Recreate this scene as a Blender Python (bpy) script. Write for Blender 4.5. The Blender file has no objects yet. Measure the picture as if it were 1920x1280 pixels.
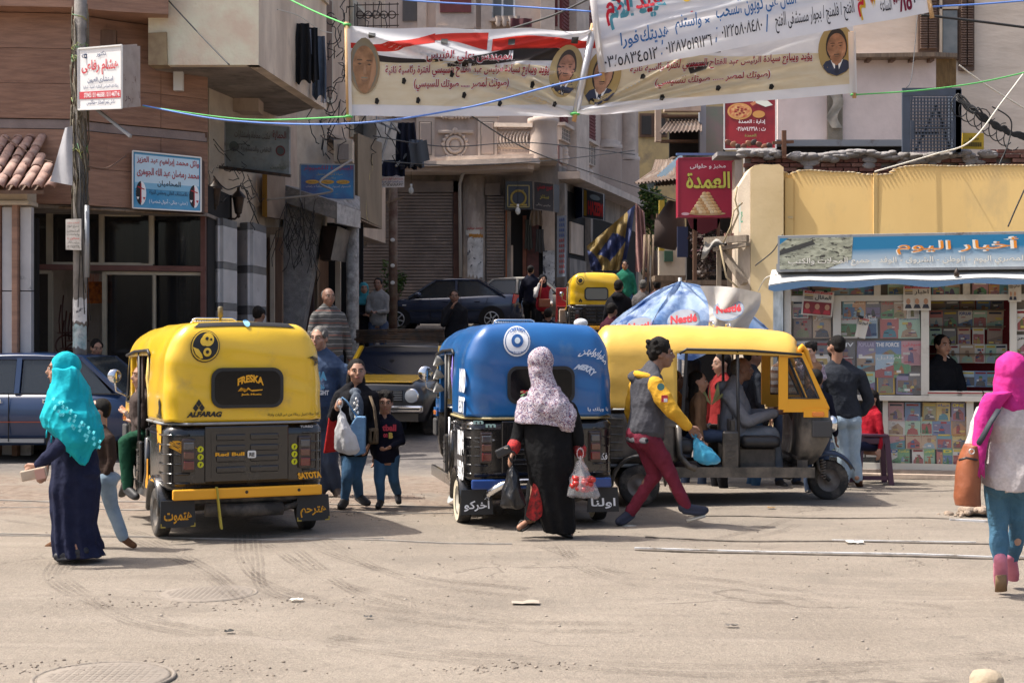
import bpy,bmesh,math,random
import numpy as np
from mathutils import Vector,Matrix
S=bpy.context.scene
COL=S.collection
R=math.radians
rnd=random.Random(7)
CAMH=1.62
F=2800.0
cam=bpy.data.cameras.new('camera');cam.sensor_width=36;cam.lens=36*F/1920
cam.clip_end=600;cam.clip_start=0.1
cam_ob=bpy.data.objects.new('camera',cam);COL.objects.link(cam_ob)
cam_ob.location=(0,0,CAMH);cam_ob.rotation_euler=(R(90),0,0);S.camera=cam_ob
SUN_DIR=Vector((-0.50,0.012,0.866)).normalized()
world=bpy.data.worlds.new('World');S.world=world;world.use_nodes=True
wn=world.node_tree.nodes;wl=world.node_tree.links
sky=wn.new('ShaderNodeTexSky');sky.sky_type='NISHITA';sky.sun_disc=False
sky.sun_elevation=math.asin(SUN_DIR.z);sky.sun_rotation=math.atan2(SUN_DIR.x,SUN_DIR.y)
sky.air_density=1.0;sky.dust_density=6.0;sky.ozone_density=1.0
wl.new(sky.outputs[0],wn['Background'].inputs[0]);wn['Background'].inputs[1].default_value=0.15
sun=bpy.data.lights.new('sun','SUN');sun.energy=4.0;sun.angle=R(0.53);sun.color=(1.0,0.955,0.88)
sun_ob=bpy.data.objects.new('sun',sun);COL.objects.link(sun_ob)
sun_ob.rotation_euler=SUN_DIR.to_track_quat('Z','Y').to_euler()
S.view_settings.view_transform='Standard';S.view_settings.look='None'
S.view_settings.exposure=0.70;S.view_settings.gamma=1.0;S.view_settings.use_curve_mapping=False
S.cycles.max_bounces=6;S.cycles.diffuse_bounces=4;S.cycles.glossy_bounces=3
S.cycles.transparent_max_bounces=12;S.cycles.transmission_bounces=4
S.cycles.caustics_reflective=False;S.cycles.caustics_refractive=False
def P(px,py,D):
 """a pixel of the photograph at a distance D in metres -> a point of the place"""
 return Vector(((px-960)*D/F,D,CAMH+(640-py)*D/F))
def ground_z(y):
 t=y-20.5
 if t<=-2:return 0.0
 if t<2:return 0.09*(t+2)**2/8
 return 0.09*t
def GY(py):
 return CAMH*F/(py-640)
MATS={}
BOOST={'brown_stone':1.6,'mauve':1.4,'old_concrete':1.8,'sooty':1.9,'pinkish_p':1.7,'scabby':1.75,'warm_grey_stone':1.85,'stone_trim':1.75,'roller':2.2,'stained_p':2.1,'grey_white_m':1.5,'dark_grey_m':1.4,'rough_grey':1.5,'pale_render':1.5,'peeling':1.4,'cream_plaster':1.35,'weathered_wood':1.3,'dark_wood':1.5,'faded_yellow':1.5,'navy_print':1.6,'faded_panel':1.6,'olive':1.5,'brown_board':1.4,'dull_red':1.5,'chalky':1.2,'lumpy':1.3,'ochre_painted':1.06,'torn_paper':1.2}
def nd(nt,t,**kw):
 n=nt.nodes.new(t)
 for k,v in kw.items():
  if k.startswith('i_'):n.inputs[k[2:].replace('_',' ')].default_value=v
  else:setattr(n,k,v)
 return n
def rgb(c):return(c[0],c[1],c[2],1.0)
def hexc(h,m=1.0):
 h=h.lstrip('#');o=[]
 for i in(0,2,4):
  v=int(h[i:i+2],16)/255;o.append((v/12.92 if v<=.04045 else((v+.055)/1.055)**2.4)*m)
 return tuple(o)
def mat(name,col,rough=0.6,metal=0.0,var=None,vscale=3.0,vmix=0.5,dirt=None,dscale=1.2,dmin=0.5,dmax=0.75,bump=0.0,bscale=40.0,coat=0.0,stretch=(1,1,1),alpha=1.0,trans=0.0,sss=0.0,spec=0.5,sheen=0.0,emit=0,translucent=0.0,detail=5.0):
 if name in MATS:return MATS[name]
 for pre,k_ in BOOST.items():
  if name.startswith(pre):f_=lambda c:tuple(min(.80,x*k_)for x in c)if c else c;col,var,dirt=f_(col),f_(var),f_(dirt)
 m=bpy.data.materials.new(name);m.use_nodes=True;nt=m.node_tree
 b=nt.nodes['Principled BSDF'];MATS[name]=m
 b.inputs['Base Color'].default_value=rgb(col);b.inputs['Roughness'].default_value=rough
 b.inputs['Metallic'].default_value=metal;b.inputs['Coat Weight'].default_value=coat;b.inputs['Coat Roughness'].default_value=.12
 b.inputs['Specular IOR Level'].default_value=spec;b.inputs['Sheen Weight'].default_value=sheen
 b.inputs['Alpha'].default_value=alpha;b.inputs['Transmission Weight'].default_value=trans
 m.diffuse_color=rgb(col)
 cur=None
 def mapping(st):
  tc=nd(nt,'ShaderNodeTexCoord');mp=nd(nt,'ShaderNodeMapping');mp.inputs['Scale'].default_value=st
  nt.links.new(tc.outputs['Object'],mp.inputs[0]);return mp.outputs[0]
 vec=mapping(stretch)if(var or bump or dirt)else None
 if var:
  n=nd(nt,'ShaderNodeTexNoise',i_Scale=vscale,i_Detail=detail,i_Roughness=.6);nt.links.new(vec,n.inputs['Vector'])
  mr=nd(nt,'ShaderNodeMapRange');mr.inputs[1].default_value=.35;mr.inputs[2].default_value=.65;mr.inputs[4].default_value=vmix*2 if vmix<.5 else 1
  nt.links.new(n.outputs[0],mr.inputs[0])
  mx=nd(nt,'ShaderNodeMix',data_type='RGBA');mx.inputs[6].default_value=rgb(col);mx.inputs[7].default_value=rgb(var)
  nt.links.new(mr.outputs[0],mx.inputs[0]);cur=mx.outputs[2]
 if dirt:
  n=nd(nt,'ShaderNodeTexNoise',i_Scale=dscale,i_Detail=7.0,i_Roughness=.65);nt.links.new(vec,n.inputs['Vector'])
  mr=nd(nt,'ShaderNodeMapRange');mr.inputs[1].default_value=dmin;mr.inputs[2].default_value=dmax
  nt.links.new(n.outputs[0],mr.inputs[0])
  mx=nd(nt,'ShaderNodeMix',data_type='RGBA');mx.inputs[7].default_value=rgb(dirt)
  if cur:nt.links.new(cur,mx.inputs[6])
  else:mx.inputs[6].default_value=rgb(col)
  nt.links.new(mr.outputs[0],mx.inputs[0]);cur=mx.outputs[2]
  mr2=nd(nt,'ShaderNodeMapRange');mr2.inputs[3].default_value=rough;mr2.inputs[4].default_value=max(rough,.75)
  nt.links.new(mr.outputs[0],mr2.inputs[0]);nt.links.new(mr2.outputs[0],b.inputs['Roughness'])
 if cur:nt.links.new(cur,b.inputs['Base Color'])
 if bump:
  n=nd(nt,'ShaderNodeTexNoise',i_Scale=bscale,i_Detail=4.0);nt.links.new(vec,n.inputs['Vector'])
  bp=nd(nt,'ShaderNodeBump',i_Strength=bump,i_Distance=.02);nt.links.new(n.outputs[0],bp.inputs['Height'])
  nt.links.new(bp.outputs[0],b.inputs['Normal'])
 if translucent:
  out=nt.nodes['Material Output'];tr=nd(nt,'ShaderNodeBsdfTranslucent');tr.inputs[0].default_value=rgb(col)
  if cur:nt.links.new(cur,tr.inputs[0])
  ms=nd(nt,'ShaderNodeMixShader');ms.inputs[0].default_value=translucent
  nt.links.new(b.outputs[0],ms.inputs[1]);nt.links.new(tr.outputs[0],ms.inputs[2]);nt.links.new(ms.outputs[0],out.inputs[0])
 if emit:
  b.inputs['Emission Color'].default_value=rgb(col);b.inputs['Emission Strength'].default_value=emit
 return m
_pc=[0]
def paint(h,rough=.55,m=1.0,**kw):
 n='paint_%s_%d'%(h,int(m*100))
 return mat(n,hexc(h,m),rough,**kw)
class MB:
 def __init__(s):s.v=[];s.f=[];s.smooth=[]
 def add(s,vs,fs,sm=False,M=None):
  o=len(s.v)
  if M is not None:vs=[M@Vector(v)for v in vs]
  s.v.extend([tuple(v)for v in vs]);s.f.extend([tuple(i+o for i in f)for f in fs]);s.smooth.extend([sm]*len(fs));return s
 def box(s,c,d,rz=0,M=None,taper=1.0):
  x,y,z=d[0]/2,d[1]/2,d[2]/2
  vs=[Vector((sx*x*(taper if sz>0 else 1),sy*y*(taper if sz>0 else 1),sz*z))for sz in(-1,1)for sx,sy in((-1,-1),(1,-1),(1,1),(-1,1))]
  m=Matrix.Translation(c)@Matrix.Rotation(rz,4,'Z')
  if M is not None:m=Matrix.Translation(c)@M.to_4x4()
  return s.add(vs,[(0,3,2,1),(4,5,6,7),(0,1,5,4),(1,2,6,5),(2,3,7,6),(3,0,4,7)],False,m)
 def bar(s,a,b,w,h,up=(0,0,1)):
  a=Vector(a);b=Vector(b);d=(b-a);L=d.length
  if L<1e-6:return s
  d.normalize();up=Vector(up)
  if abs(d.dot(up))>.98:up=Vector((0,1,0))
  x=d.cross(up).normalized();z=x.cross(d).normalized()
  vs=[p+x*w/2*i+z*h/2*j for p in(a,b)for i,j in((-1,-1),(1,-1),(1,1),(-1,1))]
  return s.add(vs,[(0,1,2,3),(7,6,5,4),(0,4,5,1),(1,5,6,2),(2,6,7,3),(3,7,4,0)])
 def tube(s,pts,r,n=8,cap=True,flat=1.0):
  pts=[Vector(p)for p in pts];k=len(pts)
  rs=r if isinstance(r,(list,tuple))else[r]*k
  up=Vector((0,0,1));vs=[];x=None
  for i,p in enumerate(pts):
   d=(pts[min(i+1,k-1)]-pts[max(i-1,0)])
   if d.length<1e-9:d=Vector((0,0,1))
   d.normalize()
   if x is None:
    x=d.cross(up if abs(d.dot(up))<.95 else Vector((0,1,0))).normalized()
   x=(x-d*x.dot(d)).normalized();y=d.cross(x)
   for j in range(n):
    a=2*math.pi*j/n;vs.append(p+(x*math.cos(a)+y*math.sin(a)*flat)*rs[i])
  fs=[(i*n+j,i*n+(j+1)%n,(i+1)*n+(j+1)%n,(i+1)*n+j)for i in range(k-1)for j in range(n)]
  if cap:fs+=[tuple(range(n-1,-1,-1)),tuple(range((k-1)*n,k*n))]
  return s.add(vs,fs,True)
 def lathe(s,prof,n=24,M=None):
  vs=[(r*math.cos(2*math.pi*j/n),r*math.sin(2*math.pi*j/n),z)for r,z in prof for j in range(n)]
  fs=[(i*n+j,i*n+(j+1)%n,(i+1)*n+(j+1)%n,(i+1)*n+j)for i in range(len(prof)-1)for j in range(n)]
  return s.add(vs,fs,True,M)
 def disc(s,c,r,n=24,M=None,rx=None):
  M2=Matrix.Translation(c)@(M if M is not None else Matrix())
  return s.add([(r*math.cos(2*math.pi*j/n),(rx or r)*math.sin(2*math.pi*j/n),0)for j in range(n)],[tuple(range(n))],False,M2)
 def ell(s,c,r,M=None,n=12,m=8):
  vs=[(0,0,-1)];
  for i in range(1,m):
   t=math.pi*i/m
   vs+=[(math.sin(t)*math.cos(2*math.pi*j/n),math.sin(t)*math.sin(2*math.pi*j/n),-math.cos(t))for j in range(n)]
  vs.append((0,0,1));L=len(vs)-1
  fs=[(0,1+(j+1)%n,1+j)for j in range(n)]
  fs+=[(1+i*n+j,1+i*n+(j+1)%n,1+(i+1)*n+(j+1)%n,1+(i+1)*n+j)for i in range(m-2)for j in range(n)]
  fs+=[(1+(m-2)*n+j,1+(m-2)*n+(j+1)%n,L)for j in range(n)]
  A=Matrix.Translation(c)@(M.to_4x4()if M is not None else Matrix())@Matrix.Diagonal((r[0],r[1],r[2],1))
  return s.add(vs,fs,True,A)
 def cap(s,a,b,ra,rb,n=12):
  a=Vector(a);b=Vector(b);d=b-a;L=d.length
  if L<1e-5:return s.ell(a,(ra,ra,ra))
  q=d.to_track_quat('Z','Y').to_matrix().to_4x4();M=Matrix.Translation(a)@q
  prof=[(ra*.02,-ra)]+[(ra*math.sin(t),-ra*math.cos(t))for t in(.5,1.0,math.pi/2)]
  prof+=[(rb*math.sin(t),L-rb*math.cos(t))for t in(math.pi/2,2.14,2.64)]+[(rb*.02,L+rb)]
  k=len(prof);o=[(r*math.cos(2*math.pi*j/n),r*math.sin(2*math.pi*j/n),z)for r,z in prof for j in range(n)]
  fs=[(i*n+j,i*n+(j+1)%n,(i+1)*n+(j+1)%n,(i+1)*n+j)for i in range(k-1)for j in range(n)]
  fs+=[tuple(range(n-1,-1,-1)),tuple(range((k-1)*n,k*n))]
  return s.add(o,fs,True,M)
 def loft(s,rings,cap=True,sm=True):
  n=len(rings[0]);vs=[p for r in rings for p in r]
  fs=[(i*n+j,i*n+(j+1)%n,(i+1)*n+(j+1)%n,(i+1)*n+j)for i in range(len(rings)-1)for j in range(n)]
  if cap:fs+=[tuple(range(n-1,-1,-1)),tuple(range((len(rings)-1)*n,len(rings)*n))]
  return s.add(vs,fs,sm)
 def grid(s,fn,nu,nv,sm=True):
  vs=[fn(i/nu,j/nv)for j in range(nv+1)for i in range(nu+1)]
  fs=[(j*(nu+1)+i,j*(nu+1)+i+1,(j+1)*(nu+1)+i+1,(j+1)*(nu+1)+i)for j in range(nv)for i in range(nu)]
  return s.add(vs,fs,sm)
 def prism(s,pts,d):
  n=len(pts);d=Vector(d);a=[Vector(p)for p in pts];b=[p+d for p in a]
  return s.add(a+b,[tuple(range(n-1,-1,-1)),tuple(range(n,2*n))]+[(i,(i+1)%n,n+(i+1)%n,n+i)for i in range(n)])
 def torus(s,c,R0,r0,M=None,n=28,m=8,sy=1.0):
  vs=[]
  for i in range(n):
   a=2*math.pi*i/n
   for j in range(m):
    b=2*math.pi*j/m;q=R0+r0*math.cos(b);vs.append((q*math.cos(a),q*math.sin(a)*sy,r0*math.sin(b)))
  fs=[(i*m+j,((i+1)%n)*m+j,((i+1)%n)*m+(j+1)%m,i*m+(j+1)%m)for i in range(n)for j in range(m)]
  return s.add(vs,fs,True,Matrix.Translation(c)@(M.to_4x4()if M is not None else Matrix()))
WM={}
def wm(o):return WM.get(o.name,Matrix())
def props(o,label=None,cat=None,group=None,kind=None):
 if label:o['label']=label
 if cat:o['category']=cat
 if group:o['group']=group
 if kind:o['kind']=kind
 return o
def thing(name,label,cat,loc=(0,0,0),rz=0,group=None,scale=1.0):
 o=bpy.data.objects.new(name,None);COL.objects.link(o)
 o.location=loc;o.rotation_euler=(0,0,rz);o.scale=(scale,)*3;o.empty_display_size=.2
 WM[o.name]=Matrix.Translation(loc)@Matrix.Rotation(rz,4,'Z')@Matrix.Scale(scale,4)
 return props(o,label,cat,group)
def mesh_of(name,mb,m):
 me=bpy.data.meshes.new(name);me.from_pydata(mb.v,[],mb.f)
 me.polygons.foreach_set('use_smooth',mb.smooth);me.materials.append(m);me.update();return me
def part(name,mb,m,parent=None,world=False,bevel=0,label=None,kind=None,sharp=True,loc=None,rot=None,flip=True):
 if world and parent is not None:
  I=wm(parent).inverted();mb.v=[tuple(I@Vector(v))for v in mb.v]
 me=mb if isinstance(mb,bpy.types.Mesh)else mesh_of(name,mb,m)
 o=bpy.data.objects.new(name,me);COL.objects.link(o)
 if parent is not None:o.parent=parent
 if loc is not None:o.location=loc
 if rot is not None:o.rotation_euler=rot
 L=Matrix.LocRotScale(o.location,o.rotation_euler,None)
 WM[o.name]=(wm(parent)if parent is not None else Matrix())@L
 if bevel:
  md=o.modifiers.new('b','BEVEL');md.width=bevel;md.segments=2;md.limit_method='ANGLE';md.angle_limit=R(50)
 if label:o['label']=label
 if kind:o['kind']=kind
 return o
def single(name,label,cat,mb,m,group=None,bevel=0,kind=None):
 """a thing that is one mesh: origin at the middle of its base"""
 a=np.array(mb.v);c=Vector(((a[:,0].min()+a[:,0].max())/2,(a[:,1].min()+a[:,1].max())/2,a[:,2].min()))
 mb.v=[tuple(Vector(v)-c)for v in mb.v]
 o=part(name,mb,m,bevel=bevel);o.location=c;WM[o.name]=Matrix.Translation(c)
 return props(o,label,cat,group,kind)
def struct(name,mb,m,kind='structure',bevel=0):
 o=part(name,mb,m,bevel=bevel);o['kind']=kind;return o
def copy_tree(o,parent=None,name=None):
 c=o.copy();COL.objects.link(c);c.parent=parent
 if o.name in WM:WM[c.name]=WM[o.name]
 for ch in o.children:copy_tree(ch,c)
 return c
_B=dict(zip('ابةتثجحخدذرزسشصضطظعغفقكلمنهوىيأإؤئء','''FE8D FE8E|FE8F FE90 FE91 FE92|FE93 FE94|FE95 FE96 FE97 FE98|FE99 FE9A FE9B FE9C|FE9D FE9E FE9F FEA0|FEA1 FEA2 FEA3 FEA4|FEA5 FEA6 FEA7 FEA8|FEA9 FEAA|FEAB FEAC|FEAD FEAE|FEAF FEB0|FEB1 FEB2 FEB3 FEB4|FEB5 FEB6 FEB7 FEB8|FEB9 FEBA FEBB FEBC|FEBD FEBE FEBF FEC0|FEC1 FEC2 FEC3 FEC4|FEC5 FEC6 FEC7 FEC8|FEC9 FECA FECB FECC|FECD FECE FECF FED0|FED1 FED2 FED3 FED4|FED5 FED6 FED7 FED8|FED9 FEDA FEDB FEDC|FEDD FEDE FEDF FEE0|FEE1 FEE2 FEE3 FEE4|FEE5 FEE6 FEE7 FEE8|FEE9 FEEA FEEB FEEC|FEED FEEE|FEEF FEF0|FEF1 FEF2 FEF3 FEF4|FE83 FE84|FE87 FE88|FE85 FE86|FE89 FE8A FE8B FE8C|FE80'''.split('|')))
AR={k:[chr(int(x,16))for x in v.split()]for k,v in _B.items()}
AR['\x01']=[chr(0xFEFB),chr(0xFEFC)];AR['\x02']=[chr(0xFEF7),chr(0xFEF8)]
def ar(s):
 if not any(c in AR for c in s):return s
 s=s.replace('لا','\x01').replace('لأ','\x02');out=[]
 for i,c in enumerate(s):
  if c not in AR:out.append({'(':')',')':'('}.get(c,c));continue
  f=AR[c];p=i>0 and len(AR.get(s[i-1],''))==4
  n=i<len(s)-1 and len(f)==4 and len(AR.get(s[i+1],''))>1
  out.append((f[3]if n else f[1])if p and len(f)>1 else(f[2]if n else f[0]))
 r=[];run=''
 for c in out:
  if(c.isascii()and c.isalnum())or c in '٠١٢٣٤٥٦٧٨٩/':run+=c
  else:
   if run:r.append(run);run=''
   r.append(c)
 if run:r.append(run)
 return ''.join(reversed(r))
TXT={}
def text_geo(s,bold=0.0):
 k=(s,bold)
 if k not in TXT:
  c=bpy.data.curves.new('lettering','FONT');c.body=ar(s);c.offset=bold;c.resolution_u=3
  o=bpy.data.objects.new('lettering',c);me=o.to_mesh()
  v=np.array([x.co[:]for x in me.vertices]).reshape(-1,3)[:,:2]if len(me.vertices)else np.zeros((0,2));f=[tuple(p.vertices)for p in me.polygons]
  o.to_mesh_clear();bpy.data.objects.remove(o);bpy.data.curves.remove(c)
  if len(v):v=(v-v.min(0))/np.maximum(v.max(0)-v.min(0),1e-6)
  TXT[k]=(v,f)
 return TXT[k]
class Quad:
 """a flat or warped rectangle: bl, br, tr, tl points; fn(u, v) -> point"""
 def __init__(s,bl,br,tr,tl,fn=None,off=None):
  s.c=[Vector(p)for p in(bl,br,tr,tl)];s.fn=fn
  s.n=(s.c[1]-s.c[0]).cross(s.c[3]-s.c[0]).normalized()if off is None else Vector(off)
 def at(s,u,v,o=0.0):
  if s.fn:return s.fn(u,v)+s.n*o
  a,b,c,d=s.c;return(a*(1-u)+b*u)*(1-v)+(d*(1-u)+c*u)*v+s.n*o
def letters(q,s,u0,u1,v0,v1,m,parent,o=.004,bold=.01,name='lettering',world=True,slant=0.0,arc=0.0,rot=0.0):
 v,f=text_geo(s,bold*(.45 if any(c in AR for c in s)else 1))
 if not len(v):return
 mb=MB();vs=[]
 for x,y in v:
  xx=x+slant*y;yy=y
  if arc:yy=y+arc*(1-(2*x-1)**2)
  U=u0+(u1-u0)*xx;V=v0+(v1-v0)*yy
  if rot:
   cu,cv=(u0+u1)/2,(v0+v1)/2;dU,dV=U-cu,V-cv;U=cu+dU*math.cos(rot)-dV*math.sin(rot);V=cv+dU*math.sin(rot)+dV*math.cos(rot)
  vs.append(q.at(U,V,o))
 mb.add(vs,f);return part(name,mb,m,parent,world=world)
def shape(q,pts,m,parent,o=.003,name='print',world=True):
 mb=MB();n=len(pts)
 if q.fn is None:mb.add([q.at(u,v,o)for u,v in pts],[tuple(range(n))]);return part(name,mb,m,parent,world=world)
 cu=sum(p[0]for p in pts)/n;cv=sum(p[1]for p in pts)/n;K=8
 if n<16:pts=[(a[0]+(b[0]-a[0])*k/4,a[1]+(b[1]-a[1])*k/4)for a,b in zip(pts,pts[1:]+pts[:1])for k in range(4)];n=len(pts)
 vs=[q.at(cu,cv,o)]+[q.at(cu+(u-cu)*k/K,cv+(v-cv)*k/K,o)for k in range(1,K+1)for u,v in pts]
 fs=[(0,1+i,1+(i+1)%n)for i in range(n)]+[(1+k*n+i,1+(k+1)*n+i,1+(k+1)*n+(i+1)%n,1+k*n+(i+1)%n)for k in range(K-1)for i in range(n)]
 mb.add(vs,fs,True);return part(name,mb,m,parent,world=world)
def oval(cu,cv,ru,rv,n=24,a0=0):return[(cu+ru*math.cos(2*math.pi*i/n+a0),cv+rv*math.sin(2*math.pi*i/n+a0))for i in range(n)]
def rect(u0,v0,u1,v1):return[(u0,v0),(u1,v0),(u1,v1),(u0,v1)]
def portrait(q,cu,cv,ru,rv,parent,o,skin,hair,suit=True,bgc='b5a37a',cut=0.0):
 """a printed head-and-shoulders picture of nobody in particular, in an oval"""
 shape(q,oval(cu,cv,ru,rv),paint(bgc),parent,o)
 c=lambda du,dv:(cu+du*ru,cv+dv*rv)
 if suit:
  shape(q,[c(-.78,-.6),c(-.5,-.84),c(0,-.98),c(.5,-.84),c(.8,-.6),c(.55,-.42),c(.2,-.35),c(-.25,-.35),c(-.6,-.42)],paint('2a3048'),parent,o+.001)
  shape(q,[c(-.32,-.38),c(0,-.92),c(.34,-.38),c(.1,-.28),c(-.1,-.28)],paint('e8e8ea'),parent,o+.002)
  shape(q,[c(-.08,-.52),c(-.12,-.86),c(0,-.94),c(.12,-.86),c(.08,-.52)],paint('20263a'),parent,o+.003)
 k=.68 if suit else 1.0;hy=.12 if suit else 0;SKN=mat('print_skin_'+skin,hexc(skin),.7,var=hexc(skin,.55),vscale=9,dirt=hexc(skin,.35),dscale=14,dmin=.6,dmax=.8,translucent=.3)
 e=lambda x,y:(cu+x*ru*k,cv+(y*k+hy)*rv)
 if suit:shape(q,[e(-.35,-.4),e(.35,-.4),e(.38,-.85),e(0,-1.05),e(-.38,-.85)],paint(skin,m=.8),parent,o+.0035)
 shape(q,[e(math.cos(a)*.86,math.sin(a)*(1.02 if math.sin(a)>0 else .9)+.02)for a in np.linspace(0,2*math.pi,22)[:-1]],paint(hair),parent,o+.004)
 shape(q,[e(math.cos(a)*.76*(1 if math.sin(a)>-.3 else .86),math.sin(a)*(.80 if math.sin(a)>0 else .92)-.04)for a in np.linspace(0,2*math.pi,26)[:-1]],SKN,parent,o+.005)
 shape(q,[e(.2,-.85),e(.62,-.5),e(.75,0),e(.6,.4),e(.45,.0),e(.35,-.45)],paint(skin,m=.72),parent,o+.0055)
 for sx in(-.32,.3):
  shape(q,[e(sx-.19,.19),e(sx+.19,.2),e(sx+.14,.25),e(sx-.14,.24)],paint(skin,m=.22),parent,o+.006)
  shape(q,[e(sx-.15,.08),e(sx,.03),e(sx+.15,.08),e(sx,.11)],paint(skin,m=.15),parent,o+.006)
 shape(q,[e(-.12,-.26),e(.14,-.26),e(.08,.0),e(0,.05)],paint(skin,m=.66),parent,o+.006)
 shape(q,[e(-.24,-.47),e(.26,-.46),e(.12,-.55),e(-.1,-.55)],paint(skin,m=.45),parent,o+.006)
 shape(q,[e(-.22,-.38),e(.22,-.37),e(.2,-.42),e(-.2,-.42)],paint(hair,m=1.2),parent,o+.0062)
 #  GROUND
def ground_material():
 m=bpy.data.materials.new('dusty_asphalt');m.use_nodes=True;nt=m.node_tree;L=nt.links.new
 b=nt.nodes['Principled BSDF'];b.inputs['Roughness'].default_value=.9;b.inputs['Specular IOR Level'].default_value=.25
 geo=nd(nt,'ShaderNodeNewGeometry');sep=nd(nt,'ShaderNodeSeparateXYZ');L(geo.outputs['Position'],sep.inputs[0])
 def noise(sc,det=5,ro=.6,st=None,dist=0):
  n=nd(nt,'ShaderNodeTexNoise',i_Scale=sc,i_Detail=det,i_Roughness=ro,i_Distortion=dist)
  if st:
   mp=nd(nt,'ShaderNodeMapping');mp.inputs['Scale'].default_value=st;mp.inputs['Rotation'].default_value=(0,0,R(-18));L(geo.outputs['Position'],mp.inputs[0]);L(mp.outputs[0],n.inputs['Vector'])
  else:L(geo.outputs['Position'],n.inputs['Vector'])
  return n.outputs[0]
 def rng(x,a,b_,c=0.,d=1.):
  r=nd(nt,'ShaderNodeMapRange');r.inputs[1].default_value=a;r.inputs[2].default_value=b_;r.inputs[3].default_value=c;r.inputs[4].default_value=d;L(x,r.inputs[0]);return r.outputs[0]
 def mix(f,a,b_):
  x=nd(nt,'ShaderNodeMix',data_type='RGBA');L(f,x.inputs[0])
  for i,c in((6,a),(7,b_)):
   if isinstance(c,tuple):x.inputs[i].default_value=rgb(c)
   else:L(c,x.inputs[i])
  return x.outputs[2]
 def mul(a,b_):
  x=nd(nt,'ShaderNodeMath',operation='MULTIPLY');L(a,x.inputs[0])
  if isinstance(b_,float):x.inputs[1].default_value=b_
  else:L(b_,x.inputs[1])
  return x.outputs[0]
 c=mix(rng(noise(.9,8),.35,.65),(.205,.173,.139),(.256,.219,.178))
 c=mix(rng(noise(7,6,.7),.52,.75),c,(.190,.158,.128))
 c=mix(mul(rng(noise(38,3,.6),.5,.72),.5),c,(.33,.285,.235))
 c=mix(mul(rng(noise(52,4,.6),.55,.75),.6),c,(.165,.138,.112))
 c=mix(mul(rng(noise(120,2,.5),.5,.72),.7),c,(.13,.11,.09))
 c=mix(mul(rng(noise(170,2,.5),.58,.78),.6),c,(.46,.41,.345))
 c=mix(mul(rng(noise(1.2,7,.65,(.35,3.2,1),.6),.52,.70),.45),c,(.17,.142,.117))
 c=mix(mul(rng(noise(1.0,7,.6,(.3,2.4,1),.4),.56,.75),.4),c,(.36,.315,.265))
 c=mix(mul(rng(noise(.42,7,.7),.53,.60),.45),c,(.165,.142,.118))
 c=mix(mul(rng(noise(2.3,8,.75),.60,.66),.5),c,(.14,.12,.10))
 vo=nd(nt,'ShaderNodeTexVoronoi',feature='DISTANCE_TO_EDGE',i_Scale=.55);wv=nd(nt,'ShaderNodeVectorMath',operation='ADD');nz=nd(nt,'ShaderNodeTexNoise',i_Scale=1.7,i_Detail=6);L(geo.outputs['Position'],nz.inputs[0]);L(geo.outputs['Position'],wv.inputs[0]);L(nz.outputs[1],wv.inputs[1]);L(wv.outputs[0],vo.inputs[0])
 crk=mul(rng(vo.outputs[0],.014,.004),rng(noise(.6,3),.52,.58));c=mix(mul(crk,.5),c,(.075,.06,.05))
 d1=mul(rng(sep.outputs[1],13.6,14.6),rng(sep.outputs[1],18.6,17.8));d1=mul(d1,rng(sep.outputs[0],1.6,.4));
 d1=mul(d1,rng(noise(1.6,7,.7),.38,.52))
 dirt=mix(rng(noise(9,6,.7),.4,.6),(.165,.122,.094),(.25,.198,.155));c=mix(d1,c,dirt)
 d2=mul(rng(sep.outputs[1],18.0,19.2),rng(noise(1.1,6),.3,.4));asp=mix(rng(noise(3,7,.7),.4,.6),(.12,.108,.1),(.175,.155,.14));c=mix(d2,c,asp)
 L(c,b.inputs['Base Color'])
 h=nd(nt,'ShaderNodeMath',operation='ADD');L(mul(noise(90,3),.35),h.inputs[0]);L(noise(14,6,.7),h.inputs[1])
 bp=nd(nt,'ShaderNodeBump',i_Strength=.8,i_Distance=.025);L(h.outputs[0],bp.inputs['Height']);L(bp.outputs[0],b.inputs['Normal'])
 return m
M_ground=ground_material()
def lumps(x,y):
 a=.008*math.sin(1.3*x+.7*y)+.006*math.sin(2.9*x-1.7*y+1)+.004*math.sin(5.1*x+4.3*y)
 return a*(1 if y<60 else 0)
g=MB()
xs=[-120,-60,-30,-18]+list(np.arange(-12,12.01,.25))+[18,30,60,120]
ys=[-60,-20,-5,2]+list(np.arange(5,24,.2))+list(np.arange(24,60,1.5))+[80,140,260,500]
def gpt(u,v):
 x=xs[int(round(u*(len(xs)-1)))];y=ys[int(round(v*(len(ys)-1)))]
 return(x,y,ground_z(min(y,62))+lumps(x,y))
g.grid(gpt,len(xs)-1,len(ys)-1);struct('ground',g,M_ground)
M_rdull=mat('dusty_rail',(.42,.39,.35),.7,.2,var=(.27,.235,.2),vscale=5)
M_steel=mat('worn_steel_glint',(.72,.72,.72),.45,.35,dirt=(.3,.26,.22),dscale=3,dmin=.48,dmax=.6)  # pale diffuse base carries the white highlight along the rails
M_groove=mat('groove_dust',(.09,.075,.06),.95,var=(.2,.17,.14),vscale=8)
def rail(ptsD,w,m,name,dz=.012,th=.02):
 mb=MB()
 for i in range(len(ptsD)-1):
  a,b=ptsD[i],ptsD[i+1];n=max(1,int(abs(b[0]-a[0])/.5))
  for k in range(n):
   p=[a[0]+(b[0]-a[0])*t for t in(k/n,(k+1)/n)];q=[a[1]+(b[1]-a[1])*t for t in(k/n,(k+1)/n)]
   za,zb=lumps(p[0],q[0])+dz,lumps(p[1],q[1])+dz
   mb.bar((p[0],q[0],za-th/2),(p[1],q[1],zb-th/2),w,th)
 return struct(name,mb,m)
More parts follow.
